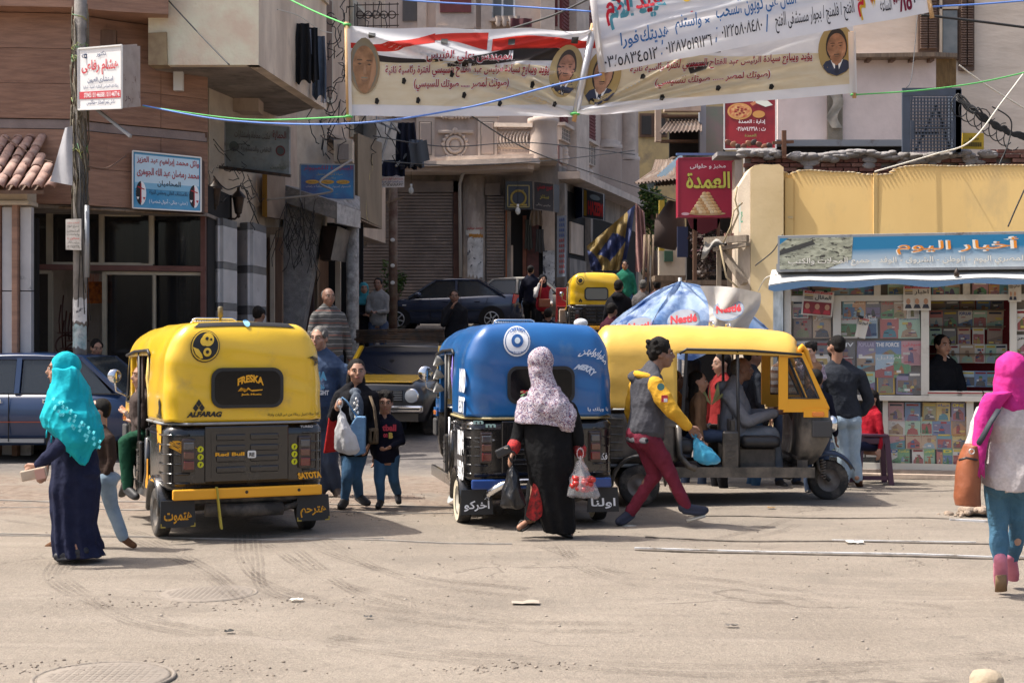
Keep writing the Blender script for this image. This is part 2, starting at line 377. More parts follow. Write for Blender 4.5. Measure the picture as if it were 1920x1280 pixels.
def gp(px,py):d=GY(py);return((px-960)*d/F,d)
rail([gp(-200,996),gp(500,1010)],.014,M_rdull,'tram_rail',.010)
rail([gp(500,1010),gp(960,1022)],.018,M_rdull,'tram_rail',.011)
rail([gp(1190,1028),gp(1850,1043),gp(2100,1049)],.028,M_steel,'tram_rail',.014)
rail([(x,y-.055)for x,y in(gp(1190,1029),gp(1850,1044),gp(2100,1050))],.05,M_groove,'rail_groove',.011)
rail([gp(-200,1001),gp(720,1012)],.010,M_rdull,'tram_rail',.009)
rail([gp(1210,1008),gp(1560,1015),gp(2100,1026)],.035,M_groove,'rail_groove',.010)
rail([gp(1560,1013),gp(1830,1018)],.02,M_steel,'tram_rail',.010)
rail([gp(-100,935),gp(440,945),gp(850,951)],.028,M_rdull,'tram_rail',.012)
rail([gp(-100,948),gp(440,958),gp(850,964)],.022,M_rdull,'tram_rail',.010)
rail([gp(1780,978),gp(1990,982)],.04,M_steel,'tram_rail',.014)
rail([gp(1290,967),gp(1830,976)],.03,M_groove,'rail_groove',.009)
def track_mat(dark=(.13,.105,.085),thr=.36,mixf=.5):
 m=bpy.data.materials.new('tyre_mark');m.use_nodes=True;nt=m.node_tree;L=nt.links.new
 b=nt.nodes['Principled BSDF'];b.inputs['Base Color'].default_value=rgb(dark);b.inputs['Roughness'].default_value=.95
 g_=nd(nt,'ShaderNodeNewGeometry');n=nd(nt,'ShaderNodeTexNoise',i_Scale=34,i_Detail=7,i_Roughness=.7);L(g_.outputs['Position'],n.inputs[0])
 n2=nd(nt,'ShaderNodeTexNoise',i_Scale=1.6,i_Detail=3);L(g_.outputs['Position'],n2.inputs[0])
 r=nd(nt,'ShaderNodeMapRange');r.inputs[1].default_value=thr;r.inputs[2].default_value=thr+.25;r.inputs[4].default_value=mixf;L(n.outputs[0],r.inputs[0])
 r2=nd(nt,'ShaderNodeMapRange');r2.inputs[1].default_value=.35;r2.inputs[2].default_value=.62;L(n2.outputs[0],r2.inputs[0])
 mu=nd(nt,'ShaderNodeMath',operation='MULTIPLY');L(r.outputs[0],mu.inputs[0]);L(r2.outputs[0],mu.inputs[1]);L(mu.outputs[0],b.inputs['Alpha'])
 return m
M_track=track_mat()
tr=MB()
def track(pix,w=.11,ribs=3):
 pts=[Vector((*gp(*p),0))for p in pix];out=[]
 n=len(pts)
 for i in range(n-1):
  p0,p1,p2,p3=pts[max(i-1,0)],pts[i],pts[i+1],pts[min(i+2,n-1)]
  for t in np.linspace(0,1,14,endpoint=False):
   out.append(.5*((2*p1)+(p2-p0)*t+(2*p0-5*p1+4*p2-p3)*t*t+(-p0+3*p1-3*p2+p3)*t**3))
 for k in range(ribs):
  off=(k-(ribs-1)/2)*w/ribs;vs=[]
  for i,p in enumerate(out):
   d=(out[min(i+1,len(out)-1)]-out[max(i-1,0)]).normalized();s_=Vector((-d.y,d.x,0))
   for e in(-.32,.32):
    q=p+s_*(off+e*w/ribs);vs.append((q.x,q.y,lumps(q.x,q.y)+.006))
  tr.add(vs,[(2*i,2*i+1,2*i+3,2*i+2)for i in range(len(out)-1)])
for sh in(0,14):
 track([(110+sh*2,1045),(92+sh*2,1080),(130+sh*2,1115),(240,1150+sh),(420,1190+sh)])
 track([(450+sh*2,1000),(455+sh*2,1050),(500,1090+sh),(640,1130+sh),(900,1160+sh),(1200,1175+sh)])
 track([(500+sh*3,1020),(580+sh*2,1070),(700,1110+sh),(860,1140+sh),(960,1160+sh)])
 track([(1010+sh*3,1025),(1100,1055+sh),(1220,1090+sh),(1340,1112+sh)],.14,4)
 track([(560+sh*3,1010),(640+sh*2,1045),(800,1085+sh),(1000,1105+sh)],.12)
 track([(380,950+sh),(470,965+sh),(560,985+sh)],.12)
 track([(0,960+sh),(130,975+sh),(260,1000+sh),(380,1060+sh),(470,1130+sh)],.12)
 track([(620,1190+sh),(1000,1235+sh),(1500,1250+sh),(1900,1230+sh)],.13)
 track([(1240,1075+sh),(1500,1110+sh),(1800,1140+sh)],.12)
 track([(1180,1000+sh),(1300,1012),(1420,990+sh),(1500,968+sh)],.1)
struct('tyre_tracks',tr,M_track,'stuff')
M_iron=mat('cast_iron_dusty',(.20,.17,.14),.9,0,var=(.235,.2,.165),vscale=6,dirt=(.19,.16,.13),dscale=14,bump=.4)
M_rim=mat('worn_concrete_rim',(.23,.195,.16),.85,var=(.17,.145,.12),vscale=9,bump=.5)
def manhole(x,y,r,label,sy=1.0):
 t=thing('manhole_cover',label,'manhole cover',(x,y,lumps(x,y)))
 part('rim',MB().torus((0,0,-.007),r,.012,n=40),M_rim,t)
 part('lid',MB().lathe([(0,.003),(r*.90,.004),(r*.94,-.002),(r*.96,-.02)],40),M_iron,t)
 mb=MB()
 for i in range(-7,8):
  for j in range(-7,8):
   if(i*i+j*j)<52:mb.box((i*r*.11,j*r*.11,.003),(r*.07,r*.07,.004))
 part('tread_pattern',mb,M_iron,t,kind='stuff')
x,y=gp(195,1273);manhole(x,y,.33,'large round iron manhole cover at the lower left edge of the street')
x,y=gp(388,1108);manhole(x,y,.32,'dust covered manhole cover in the middle of the street below the yellow rickshaw')
M_broken=mat('broken_asphalt',(.13,.105,.085),.95,var=(.3,.25,.2),vscale=14,bump=.8,bscale=30)
def crumble(pix,w,n,name='asphalt_crumbs',smin=.008,smax=.03):
 mb=MB();cx,cy=gp(*pix)
 for i in range(n):
  a=rnd.gauss(0,w);b=rnd.gauss(0,w*.28);s_=rnd.uniform(smin,smax)
  x_,y_=cx+a,cy+b
  mb.ell((x_,y_,lumps(x_,y_)+s_*.2),(s_,s_*rnd.uniform(.6,1),s_*.5),Matrix.Rotation(rnd.random()*3,3,'Z'),6,4)
 return struct(name,mb,M_broken,'stuff')
crumble((60,1256),.45,90,smin=.003,smax=.012);crumble((300,1253),.35,120,smin=.003,smax=.011);crumble((950,1250),.22,90,smin=.003,smax=.011);crumble((380,1128),.5,70,smin=.004,smax=.012)
crumble((500,1125),.6,60,smin=.004,smax=.01);crumble((1280,1020),2.6,90,smin=.004,smax=.014);crumble((1500,1050),1.8,70,smin=.004,smax=.012)
crumble((720,960),1.2,150,smin=.003,smax=.014);crumble((640,930),1.0,120,smin=.003,smax=.014)
st=MB()
for i in range(420):
 y_=rnd.uniform(7.2,17);x_=rnd.uniform(-.36,.36)*y_;s_=rnd.choice((.003,.004,.006,.01))
 st.ell((x_,y_,lumps(x_,y_)+s_*.3),(s_,s_*.8,s_*.6),None,6,4)
struct('scattered_grit',st,mat('grit',(.14,.12,.1),.95,var=(.4,.35,.3),vscale=2),'stuff')
M_rubble=mat('rubble',(.36,.27,.20),.95,var=(.22,.17,.13),vscale=10,bump=.7)
mb=MB();cx,cy=gp(1830,968)
for i in range(70):
 a=rnd.gauss(0,.16);b=rnd.gauss(0,.09);s_=rnd.uniform(.015,.06)*(1.2 if abs(a)<.12 else .6)
 mb.ell((cx+a,cy+b,s_*.4+max(0,.05-abs(a)*.2)),(s_,s_*.8,s_*.6),Matrix.Rotation(rnd.random()*3,3,'Z'),7,5)
props(single('rubble_heap','low heap of broken rubble beside the striding woman in blue jeans','rubble',mb,M_rubble),kind=None)
def litter(pix,w,h,col,label,z=.01):
 x,y=gp(*pix);mb=MB();r=random.Random(int(pix[0]))
 mb.grid(lambda u,v:(x+(u-.5)*w,y+(v-.5)*h,z+lumps(x,y)+r.uniform(0,.014)),5,3)
 single('litter_scrap',label,'litter',mb,paint(col,.8))
litter((1602,1019),.14,.10,'e8e4dc','crumpled white paper scrap lying just behind the bright tram rail')
litter((985,1132),.17,.08,'9a8f82','flat grey brown scrap in the middle foreground of the street')
litter((556,1126),.08,.05,'e6dfd2','tiny pale scrap on the street right of the dusty manhole cover')
litter((1446,955),.07,.06,'8a6a3c','small brown scrap in front of the side-on rickshaw front wheel')
litter((1372,1178),.07,.03,'5a5550','dark thin strip of litter in the lower right of the street')
litter((690,1159),.05,.03,'3a3a3a','tiny dark scrap on the bare street right of the dusty manhole cover')
litter((430,1188),.05,.04,'20201f','small black pebble-like scrap below the dusty manhole cover')
mb=MB();x,y=gp(1848,1300);y=5.6;x=(1850-960)*y/F;zt=CAMH+(640-1255)*y/F
mb.tube([(x,y,0),(x,y,zt-.03),(x,y,zt-.008),(x,y,zt)],[.065,.062,.05,.02],16)
single('stone_bollard','weathered round bollard top at the bottom right edge of the frame','bollard',mb,mat('bollard_stone',(.42,.34,.24),.9,var=(.3,.24,.17),vscale=12,bump=.4))
#  LEFT SIDE: brown clad building, porch, old balcony building
M_clad=mat('brown_stone_cladding',(.205,.112,.072),.65,var=(.135,.070,.046),vscale=2.2,stretch=(1,1,9),dirt=(.27,.17,.125),dscale=3,dmin=.6,dmax=.85,bump=.35,bscale=14)
M_clad2=mat('brown_stone_cladding_pale',(.235,.132,.088),.65,var=(.155,.086,.058),vscale=2.0,stretch=(1,1,9),bump=.35,bscale=14)
M_joint=mat('dark_joint',(.05,.03,.022),.9)
M_band=mat('mauve_stone_band',(.20,.155,.14),.7,var=(.15,.115,.105),vscale=4,bump=.2)
M_conc=mat('old_concrete',(.34,.27,.21),.9,var=(.22,.17,.135),vscale=1.6,dirt=(.13,.10,.08),dscale=2.2,dmin=.56,dmax=.8,bump=.5,bscale=20,stretch=(1,1,.45))
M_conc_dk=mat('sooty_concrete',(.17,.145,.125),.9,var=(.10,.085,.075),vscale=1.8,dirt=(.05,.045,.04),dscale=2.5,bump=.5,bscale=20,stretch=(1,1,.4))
M_marble=mat('grey_white_marble',(.42,.41,.41),.35,var=(.27,.27,.28),vscale=1.1,dirt=(.14,.14,.15),dscale=2.3,dmin=.62,dmax=.68,detail=8)
M_marble_dk=mat('dark_grey_marble',(.085,.085,.09),.35,var=(.14,.14,.145),vscale=3)
M_alu=mat('beige_aluminium',(.46,.40,.30),.45,.2,var=(.38,.33,.25),vscale=4)
M_redframe=mat('oxblood_frame',(.10,.028,.020),.5,var=(.15,.05,.035),vscale=5)
M_glass=mat('dark_window_glass',(.012,.013,.015),.06,0,spec=.6,alpha=.6)
M_glass_clear=mat('thin_glass',(.05,.06,.06),.05,alpha=.22,spec=.6)
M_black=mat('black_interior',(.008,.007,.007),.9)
M_wood_dk=mat('dark_wood',(.075,.04,.024),.6,var=(.11,.062,.038),vscale=3,stretch=(6,6,.6),bump=.3)
M_wood=mat('weathered_wood',(.21,.15,.10),.8,var=(.12,.085,.058),vscale=3,stretch=(6,6,.6),bump=.4)
M_tile=mat('terracotta_tile',(.36,.215,.175),.75,var=(.25,.145,.115),vscale=7,dirt=(.46,.36,.31),dscale=5,bump=.3)
M_plaster=mat('cream_plaster',(.42,.36,.28),.85,var=(.33,.27,.21),vscale=2.5,bump=.25)
M_metal_dk=mat('dark_iron',(.03,.028,.026),.5,.6,var=(.08,.05,.035),vscale=9)
M_grey_metal=mat('grey_painted_metal',(.28,.29,.30),.5,.3,dirt=(.12,.09,.07),dscale=4,dmin=.55,dmax=.7)
M_white=mat('white_paint',(.72,.71,.68),.5,dirt=(.4,.35,.3),dscale=3,dmin=.58,dmax=.8)
M_cable=mat('black_cable',(.015,.015,.016),.6)
def wall_strip(pl,z0,z1,th=.25,mb=None):
 """pl: plan polyline; z0, z1 numbers or lists; a wall with thickness away from the camera side (left normal)"""
 mb=mb or MB();n=len(pl)
 Z0=z0 if isinstance(z0,(list,tuple))else[z0]*n;Z1=z1 if isinstance(z1,(list,tuple))else[z1]*n
 pts=[Vector((p[0],p[1],0))for p in pl];nr=[]
 for i in range(n):
  d=(pts[min(i+1,n-1)]-pts[max(i-1,0)]).normalized();nr.append(Vector((-d.y,d.x,0)))
 for i in range(n-1):
  a,b=pts[i],pts[i+1];na,nb=nr[i]*th,nr[i+1]*th
  q=[(a.x,a.y,Z0[i]),(b.x,b.y,Z0[i+1]),(b.x,b.y,Z1[i+1]),(a.x,a.y,Z1[i]),(a.x+na.x,a.y+na.y,Z0[i]),(b.x+nb.x,b.y+nb.y,Z0[i+1]),(b.x+nb.x,b.y+nb.y,Z1[i+1]),(a.x+na.x,a.y+na.y,Z1[i])]
  mb.add(q,[(0,1,2,3),(7,6,5,4),(3,2,6,7),(4,5,1,0)]+([(4,0,3,7)]if i==0 else[])+([(1,5,6,2)]if i==n-2 else[]))
 return mb
def resample(pl,step):
 out=[Vector((*pl[0],0))];
 for i in range(len(pl)-1):
  a,b=Vector((*pl[i],0)),Vector((*pl[i+1],0));k=max(1,round((b-a).length/step))
  out+=[a+(b-a)*(j+1)/k for j in range(k)]
 return out
def clad(pl,z0,z1,pw,ph,parent,mats_,name='cladding_panel',gap=.006,th=.03,off=.0,stag=.5):
 pts=resample(pl,pw);nz=max(1,round((z1-z0)/ph));h=(z1-z0)/nz
 for k in range(nz):
  for i in range(len(pts)-1):
   a,b=pts[i],pts[i+1];d=(b-a).normalized();n=Vector((d.y,-d.x,0))
   p=rnd.uniform(0,.004)
   a2=a+d*gap/2+n*(off+p);b2=b-d*gap/2+n*(off+p)
   mb=MB();mb.bar((a2.x+n.x*th/2,a2.y+n.y*th/2,z0+k*h+h/2),(b2.x+n.x*th/2,b2.y+n.y*th/2,z0+k*h+h/2),th,h-gap)
   part(name,mb,rnd.choice(mats_),parent,world=True)
def XY(px,D):return((px-960)*D/F,D)
def ZY(py,D):return CAMH+(640-py)*D/F
pav=MB();pav.prism([(-9,21.2,.0),(-6.6,21.2,0),(-5.2,21.9,0),(-4.2,22.6,0),(-3.0,26,0),(-2.6,40,0),(-9,40,0)],(0,0,.58))
struct('raised_pavement',pav,mat('pavement_concrete',(.2,.175,.155),.9,var=(.14,.12,.105),vscale=2,bump=.4))
B1=thing('brown_building','brown stone clad building with a curved front and tall shop windows on the left','building',(-6.4,22,0))
up=[(-14,21.2),XY(0,21.5),XY(134,21.6),XY(200,22.0),XY(300,22.5),XY(388,23.0)]
back=wall_strip([(x,y+.02)for x,y in up],3.6,7.8,.35);part('wall_core',back,M_joint,B1,True)
clad(up,3.6,4.68,1.15,.54,B1,[M_clad,M_clad,M_clad2])
clad(up,4.83,6.35,1.15,.5,B1,[M_clad,M_clad,M_clad2])
part('stone_band',wall_strip([(x,y-.012)for x,y in up],4.69,4.82,.06),M_band,B1,True)
par=[(-14,20.85),XY(-10,21.1),XY(134,21.2),XY(210,21.45),XY(316,21.65)]
part('parapet_band',wall_strip([(x,y-.0)for x,y in par],6.36,12.0,1.5),M_clad2,B1,True)
part('main_block',MB().prism([(-16,23.6,0),(-4.95,23.9,0),(-5.2,44,0),(-16,44,0)],(0,0,12.6)),M_conc_dk,B1,True)
mb=MB();q0=P(170,92,21.75);q1=P(214,60,21.85);part('window_frame',MB().box(((q0.x+q1.x)/2,21.93,(q0.z+q1.z)/2),(.34,.08,.34)),M_wood_dk,B1,True)
part('window',MB().box((P(383,210,23.05).x,23.02,ZY(215,23)),(.11,.1,.72)),M_wood_dk,B1,True)
part('cornice_pipe',MB().tube([P(60,388,21.7),P(140,390,21.75),P(320,400,22.4)],.02,8),M_wood,B1,True)
part('soffit',MB().prism([(-14,21.3,3.55),(*XY(40,21.5),3.55),(*XY(200,22.0),3.55),(*XY(388,23.0),3.55),(-4.7,24.4,3.55),(-14,24.4,3.55)],(0,0,.05)),M_conc_dk,B1,True)
A0=XY(62,22.55);A1=XY(386,23.2)
def sf(px,py,o=0.0):
 t=(px-62)/(386-62);D=22.55+(23.2-22.55)*t;p=P(px,py,D);p.y-=o;return p
def sfbar(name,x0,y0,x1,y1,w,m,o=.05,d=.06):
 part(name,MB().bar(sf(x0,y0,o),sf(x1,y1,o),d,w)if abs(x1-x0)>abs(y1-y0)else MB().bar(sf(x0,y0,o),sf(x1,y1,o),w,d),m,B1,True)
u=124.
sfbar('transom',62,501,388,505,10/u,M_redframe,.10,.1);sfbar('frame_post',384,395,384,690,9/u,M_redframe,.1,.1)
sfbar('frame_head',200,397,388,401,6/u,M_redframe,.1,.1)
for x in(95,191.5,285):sfbar('mullion',x,398,x,496,11/u,M_alu)
sfbar('window_rail',92,494,288,496,5/u,M_alu);sfbar('window_rail',190,404,286,405,4/u,M_alu);sfbar('window_rail',380,506,380,506.1,4/u,M_alu)
for x in(97,198,290,381):sfbar('mullion',x,510,x,690,8/u,M_alu)
sfbar('window_rail',62,510,98,510,5/u,M_alu);sfbar('window_rail',198,512,381,514,6/u,M_alu)
for k,(x0,x1,y0,y1)in enumerate(((62,90,396,496),(100,186,396,492),(197,280,404,494),(291,380,404,498),(62,93,514,690),(201,287,516,690),(293,378,517,690))):
 part('window_pane',MB().bar(sf((x0+x1)/2,y0,.02),sf((x0+x1)/2,y1,.02),(x1-x0)/u,.01),M_glass,B1,True)
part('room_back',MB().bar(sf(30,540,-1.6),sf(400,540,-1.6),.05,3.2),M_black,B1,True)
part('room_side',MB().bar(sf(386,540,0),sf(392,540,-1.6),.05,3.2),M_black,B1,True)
M_curt=mat('lace_curtain',(.42,.41,.37),.9,var=(.30,.29,.27),vscale=5,stretch=(1,1,6))
def curtain(x0,x1,y0,y1,m,n=26,o=-.12,amp=.02,parent=B1,name='curtain'):
 mb=MB();mb.grid(lambda a,b:sf(x0+(x1-x0)*a,y0+(y1-y0)*b,o+amp*math.sin(a*n)),40,2);part(name,mb,m,parent,True)
curtain(327,356,404,496,M_curt);curtain(327,356,516,690,M_curt);curtain(362,378,404,496,mat('grey_drape',(.16,.17,.17),.9),20);curtain(362,378,516,690,MATS['grey_drape'],20)
part('roller_blind',MB().bar(sf(222,450,-.9),sf(279,450,-.9),.02,.75),mat('dim_panel',(.05,.045,.04),.8),B1,True)
M_orange=mat('orange_lace_screen',(.50,.13,.01),.8,var=(.16,.03,.005),vscale=16)
og=MB();og.grid(lambda a,b:sf(131+62*a,525+42*b,-.55+.02*math.sin(a*14)),30,2);part('orange_screen',og,M_orange,B1,True)
part('valance',MB().bar(sf(131,518,-.5),sf(193,518,-.5),.02,.12),mat('striped_valance',(.5,.42,.36),.8,var=(.4,.12,.08),vscale=9,stretch=(4,1,.2)),B1,True)
M_chair=mat('dark_red_chair_wood',(.07,.018,.012),.45)
for k,(x,y)in enumerate(((112,655),(124,640),(106,625))):
 ch=thing('stacked_chair',['dark wooden cafe chair leaning inside the open shop doorway, lowest of the stack','dark wooden cafe chair upturned in the middle of the doorway stack','dark wooden cafe chair on top of the stack inside the doorway'][k],'chair',sf(x,y,-.6),0,'cafe chairs stacked in the doorway')
 for dx,dz in((-.13,-.05),(.13,.02),(-.09,.1),(.1,.12)):
  part('leg',MB().tube([(dx,0,0),(dx*1.2,.03,.25+dz),(dx*1.0,.05,.5+dz)],.012,6),M_chair,ch)
 part('seat',MB().lathe([(0,0),(.17,.0),(.18,.02),(0,.03)],18),M_chair,ch)
 part('backrest',MB().torus((0,-.12,-.18),.16,.014,Matrix.Rotation(R(80),3,'X')),M_chair,ch)
PO=thing('tiled_porch','porch with curved terracotta roof tiles over marble faced columns at the left edge','porch',(-7.2,20.8,0))
def pp(px,py,D=20.7):return P(px,py,D)
zt=ZY(378,20.7)
for x0,x1,m,n,d in((-60,4,M_clad,'column',0),(5,26,M_marble,'marble_slab',.03),(27,38,M_clad2,'column',-.05),(39,60,M_marble,'marble_slab',.03)):
 xa,xb=pp(x0,0).x,pp(x1,0).x
 if n=='marble_slab':
  for y0,y1 in((388,545),(546,900)):
   za,zb=ZY(y1,20.7)if y1<900 else 0,ZY(y0,20.7);part(n,MB().box(((xa+xb)/2,20.7+d,(za+zb)/2),(xb-xa-.005,.12,zb-za-.008)),m,PO,True)
 else:part(n,MB().box(((xa+xb)/2,20.7+d,zt/2),(xb-xa,.14,zt)),m,PO,True,bevel=.01)
part('lintel',MB().box((pp(-20,0).x,20.75,ZY(361,20.7)),(pp(58,0).x-pp(-98,0).x,.4,33*20.7/F)),M_plaster,PO,True,bevel=.01)
part('lintel_moulding',MB().box((pp(-20,0).x,20.72,ZY(382,20.7)),(pp(62,0).x-pp(-102,0).x,.42,8*20.7/F)),M_plaster,PO,True,bevel=.01)
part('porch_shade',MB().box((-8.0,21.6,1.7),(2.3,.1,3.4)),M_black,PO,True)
def tile_mb(L=.36,r=.075):
 mb=MB();n=8;rings=[]
 for t,k in((0,1.0),(L,.86)):
  rings.append([(-r*k*math.cos(math.pi*i/n),t,r*k*math.sin(math.pi*i/n)*.75)for i in range(n+1)]+[(r*k*.82*math.cos(math.pi*i/n),t,r*k*.8*math.sin(math.pi*i/n)*.75-.004)for i in range(n+1)])
 mb.loft(rings,True,True);return mb
tm=mesh_of('roof_tile',tile_mb(),M_tile);tm2=mesh_of('roof_tile',tile_mb(),mat('terracotta_tile_pale',(.45,.31,.26),.75,var=(.32,.19,.15),vscale=7))
slope=R(33)
for r_ in range(6):
 for c in range(12):
  x=-8.15+c*.172+(0 if c<99 else 0);yy=20.2+r_*.26;z=ZY(352,20.2)+r_*.168
  if x>pp(93,0,20.2).x-r_*.12:continue
  o=part('roof_tile',rnd.choice([tm,tm2]),None,PO,loc=Vector((x,yy,z))-Vector(PO.location),rot=(slope+R(rnd.uniform(-3,3)),R(rnd.uniform(-3,3)),R(rnd.uniform(-3,3))))
part('roof_underlay',MB().prism([(-8.4,20.25,ZY(356,20.2)),(-6.35,20.25,ZY(356,20.2)),(-6.95,21.9,ZY(356,20.2)+1.05),(-8.4,21.9,ZY(356,20.2)+1.05)],(0,0,-.05)),M_wood_dk,PO,True)
CE=thing('corner_entrance','curved corner wall with banded grey marble pilasters and a brown wooden door','building',(-4.2,25,0))
cw=[XY(386,23.7),XY(440,24.9),XY(500,26.6),XY(532,27.6),XY(610,29.0)]
part('upper_wall',wall_strip([(x,y+.25)for x,y in cw],ZY(415,24),6.5,.3),M_plaster,CE,True)
part('dark_recess',wall_strip([(x,y+.5)for x,y in cw],0,ZY(405,24),.1),M_wood_dk,CE,True)
for(xa,xm,xb,Da,Dm,Db)in((386,413,439,24.0,23.75,24.5),(443,469,494,25.2,24.9,25.8)):
 H=ZY(410+(xa-386)*.35,Da)
 rows=[(0,1.05),(1.05,1.17),(1.17,1.97),(1.97,2.07),(2.07,2.62),(2.62,2.74),(2.74,H-.14),(H-.14,H)]if xa==386 else[(0,1.0),(1.0,1.14),(1.14,1.95),(1.95,2.08),(2.08,2.65),(2.65,2.78),(2.78,H-.14),(H-.14,H)]
 rows=[(0,.58),(.58,2.02),(2.02,2.13),(2.13,2.70),(2.70,2.82),(2.82,H-.14),(H-.14,H)]
 zz=[ZY(y,Da)for y in((620,582,568,505,492,425,411)if xa==386 else(620,590,574,513,499,433,419))]
 rows=[(0,zz[1]),(zz[1],zz[2]),(zz[2],zz[3]),(zz[3],zz[4]),(zz[4],zz[5]),(zz[5],zz[6])]
 for i,(z0,z1)in enumerate(rows):
  m=M_marble_dk if i%2 else M_marble
  for(p,q)in((XY(xa,Da),XY(xm,Dm)),(XY(xm,Dm),XY(xb,Db))):
   part('marble_slab',MB().bar((p[0],p[1],(z0+z1)/2),(q[0],q[1],(z0+z1)/2),.1,z1-z0-.006),m,CE,True)
 part('pilaster_core',MB().prism([(*XY(xa+1,Da+.06),0),(*XY(xm,Dm+.06),0),(*XY(xb-1,Db+.06),0),(*XY(xm,Dm+1.4),0)],(0,0,zz[6])),M_conc_dk,CE,True)
part('trim_strip',MB().box((P(441,0,24.9).x,24.9,1.5),(.03,.05,3.6)),M_redframe,CE,True)
part('cornice',wall_strip([(x,y-.05)for x,y in[XY(386,23.7),XY(440,24.8),XY(496,26.3)]],[ZY(412,23.7),ZY(424,24.8),ZY(437,26.3)],[ZY(405,23.7),ZY(415,24.8),ZY(427,26.3)],.3),M_plaster,CE,True)
dr=part('door',MB().box(P(516,530,26.7),(.26,.08,1.95)),M_wood_dk,CE,True,bevel=.01)
part('door_panel',MB().box(P(511,530,26.6),(.08,.06,1.7)),M_plaster,dr,True)
part('door_frame',MB().bar(P(496,625,26.6),P(496,428,26.6),.05,.1),M_wood,CE,True)
part('door_frame',MB().bar(P(528,625,26.8),P(528,428,26.8),.05,.1),M_wood,CE,True)
part('door_head',MB().box(P(512,436,26.7),(.34,.12,.18)),M_wood,CE,True)
M_rough=mat('rough_grey_render',(.22,.21,.205),.95,var=(.14,.135,.13),vscale=5,dirt=(.30,.28,.26),dscale=8,bump=1.0,bscale=50)
OB=thing('old_apartment_block','weathered concrete apartment block with projecting balconies over the side street','building',(-4,28,0))
D0=27.4
part('slanting_pier',MB().prism([P(531,388,D0),P(531,720,D0),P(548,720,D0),P(604,412,D0),P(604,388,D0)][::-1],(0,.5,0)),M_rough,OB,True)
part('canopy_slab',MB().prism([P(533,380,27.2),P(632,412,26.6),P(675,425,27.8),P(675,400,28.5),P(635,384,30),P(540,372,30)],(0,0,.32)),M_rough,OB,True,bevel=.01)
part('canopy_face',MB().prism([P(632,418,26.58),P(676,428,27.6),P(676,396,27.6),P(632,382,26.58)],(-.06,.12,0)),mat('pale_render',(.34,.33,.32),.9,var=(.2,.19,.18),vscale=6,bump=.6),OB,True)
part('column',MB().tube([P(661,780,27.9),P(661,428,27.9)],.12,14),mat('peeling_column',(.26,.25,.235),.9,var=(.12,.11,.1),vscale=7,dirt=(.45,.42,.38),dscale=5,bump=.5),OB,True)
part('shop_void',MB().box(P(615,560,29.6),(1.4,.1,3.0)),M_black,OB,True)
part('shop_post',MB().bar(P(634,490,28.4),P(634,700,28.4),.1,.1),M_plaster,OB,True)
part('shop_shelf',MB().box(P(592,560,28.8),(.10,.3,2.2)),M_wood,OB,True)
part('shop_door',MB().prism([P(560,625,28.2),P(588,625,28.2),P(588,480,28.2)],(0,.1,0)),mat('maroon_door',(.07,.03,.025),.6),OB,True)
ow=[(-5.0,24.6),(-4.35,26.5),(-3.6,31),(-3.05,36)]
part('wall',wall_strip(ow,ZY(395,27),11.5,.4),M_conc,OB,True)
part('block_mass',MB().prism([(-5.3,25.2,3.9),(-3.9,31.5,3.9),(-3.5,36.0,3.9),(-9,38,3.9),(-9,25.2,3.9)],(0,0,7.6)),M_conc_dk,OB,True)
def owp(y,z,o=0.0):
 for i in range(len(ow)-1):
  if ow[i][1]<=y<=ow[i+1][1]:t=(y-ow[i][1])/(ow[i+1][1]-ow[i][1]);return Vector((ow[i][0]+(ow[i+1][0]-ow[i][0])*t+o,y,z))
def ow_window(y0,y1,z0,z1,m=M_wood_dk):
 f=part('window',MB().prism([owp(y0,z0,.02),owp(y1,z0,.02),owp(y1,z1,.02),owp(y0,z1,.02)],(.06,0,0)),M_alu,OB,True)
 e=.12;part('pane',MB().prism([owp(y0+e,z0+e,.06),owp(y1-e,z0+e,.06),owp(y1-e,z1-e,.06),owp(y0+e,z1-e,.06)],(.04,0,0)),m,f,True)
ow_window(27.2,28.2,6.2,8.2,M_glass);ow_window(29.2,30.3,6.4,8.6);ow_window(32.0,33.4,6.0,9,M_glass)
zb0=ZY(122,21.9)
bl=[XY(278,21.9),XY(485,21.9),XY(612,26.1)]
part('balcony_front',wall_strip(bl[:2],zb0,7.5,.18),mat('stained_plaster',(.46,.38,.29),.9,var=(.34,.27,.205),vscale=1.4,dirt=(.20,.155,.12),dscale=1.6,dmin=.6,dmax=.85,bump=.5,bscale=14),OB,True)
part('balcony_side',wall_strip([(x,y+.003)for x,y in bl[1:]],zb0,7.5,.18),mat('stained_plaster_shaded',(.36,.30,.235),.9,var=(.25,.2,.155),vscale=1.6,dirt=(.12,.10,.08),dscale=1.8,dmin=.6,dmax=.85,bump=.5,stretch=(1,1,.4)),OB,True)  # same stained plaster as the front, darkened so its colour holds the shade
part('balcony_floor',MB().prism([(bl[0][0],22.09,zb0+.01),(bl[1][0]-.19,22.09,zb0+.01),(bl[2][0]-.19,26.0,zb0+.01),(-4.2,27.0,zb0+.01),(bl[0][0],25.2,zb0+.01)],(0,0,.1)),M_conc_dk,OB,True)
part('balcony_rail_cap',wall_strip([(bl[0][0],21.85),(bl[1][0]+.05,21.85),(bl[2][0]+.05,26.1)],7.5,7.58,.28),M_plaster,OB,True)
part('balcony_bracket',MB().prism([P(278,122,21.84),P(278,62,21.84),P(312,60,21.84),P(313,122,21.84)][::-1],(0,.3,0)),mat('ochre_render',(.4,.31,.18),.9,var=(.28,.2,.12),vscale=4),OB,True)
part('beam',MB().box(P(455,194,25.2),(.62,.5,.34)),M_conc,OB,True)
part('beam_side',MB().prism([P(489,174,25.1),P(540,207,28.3),P(540,160,28.3),P(489,140,25.1)],(-.1,0,0)),M_conc_dk,OB,True)
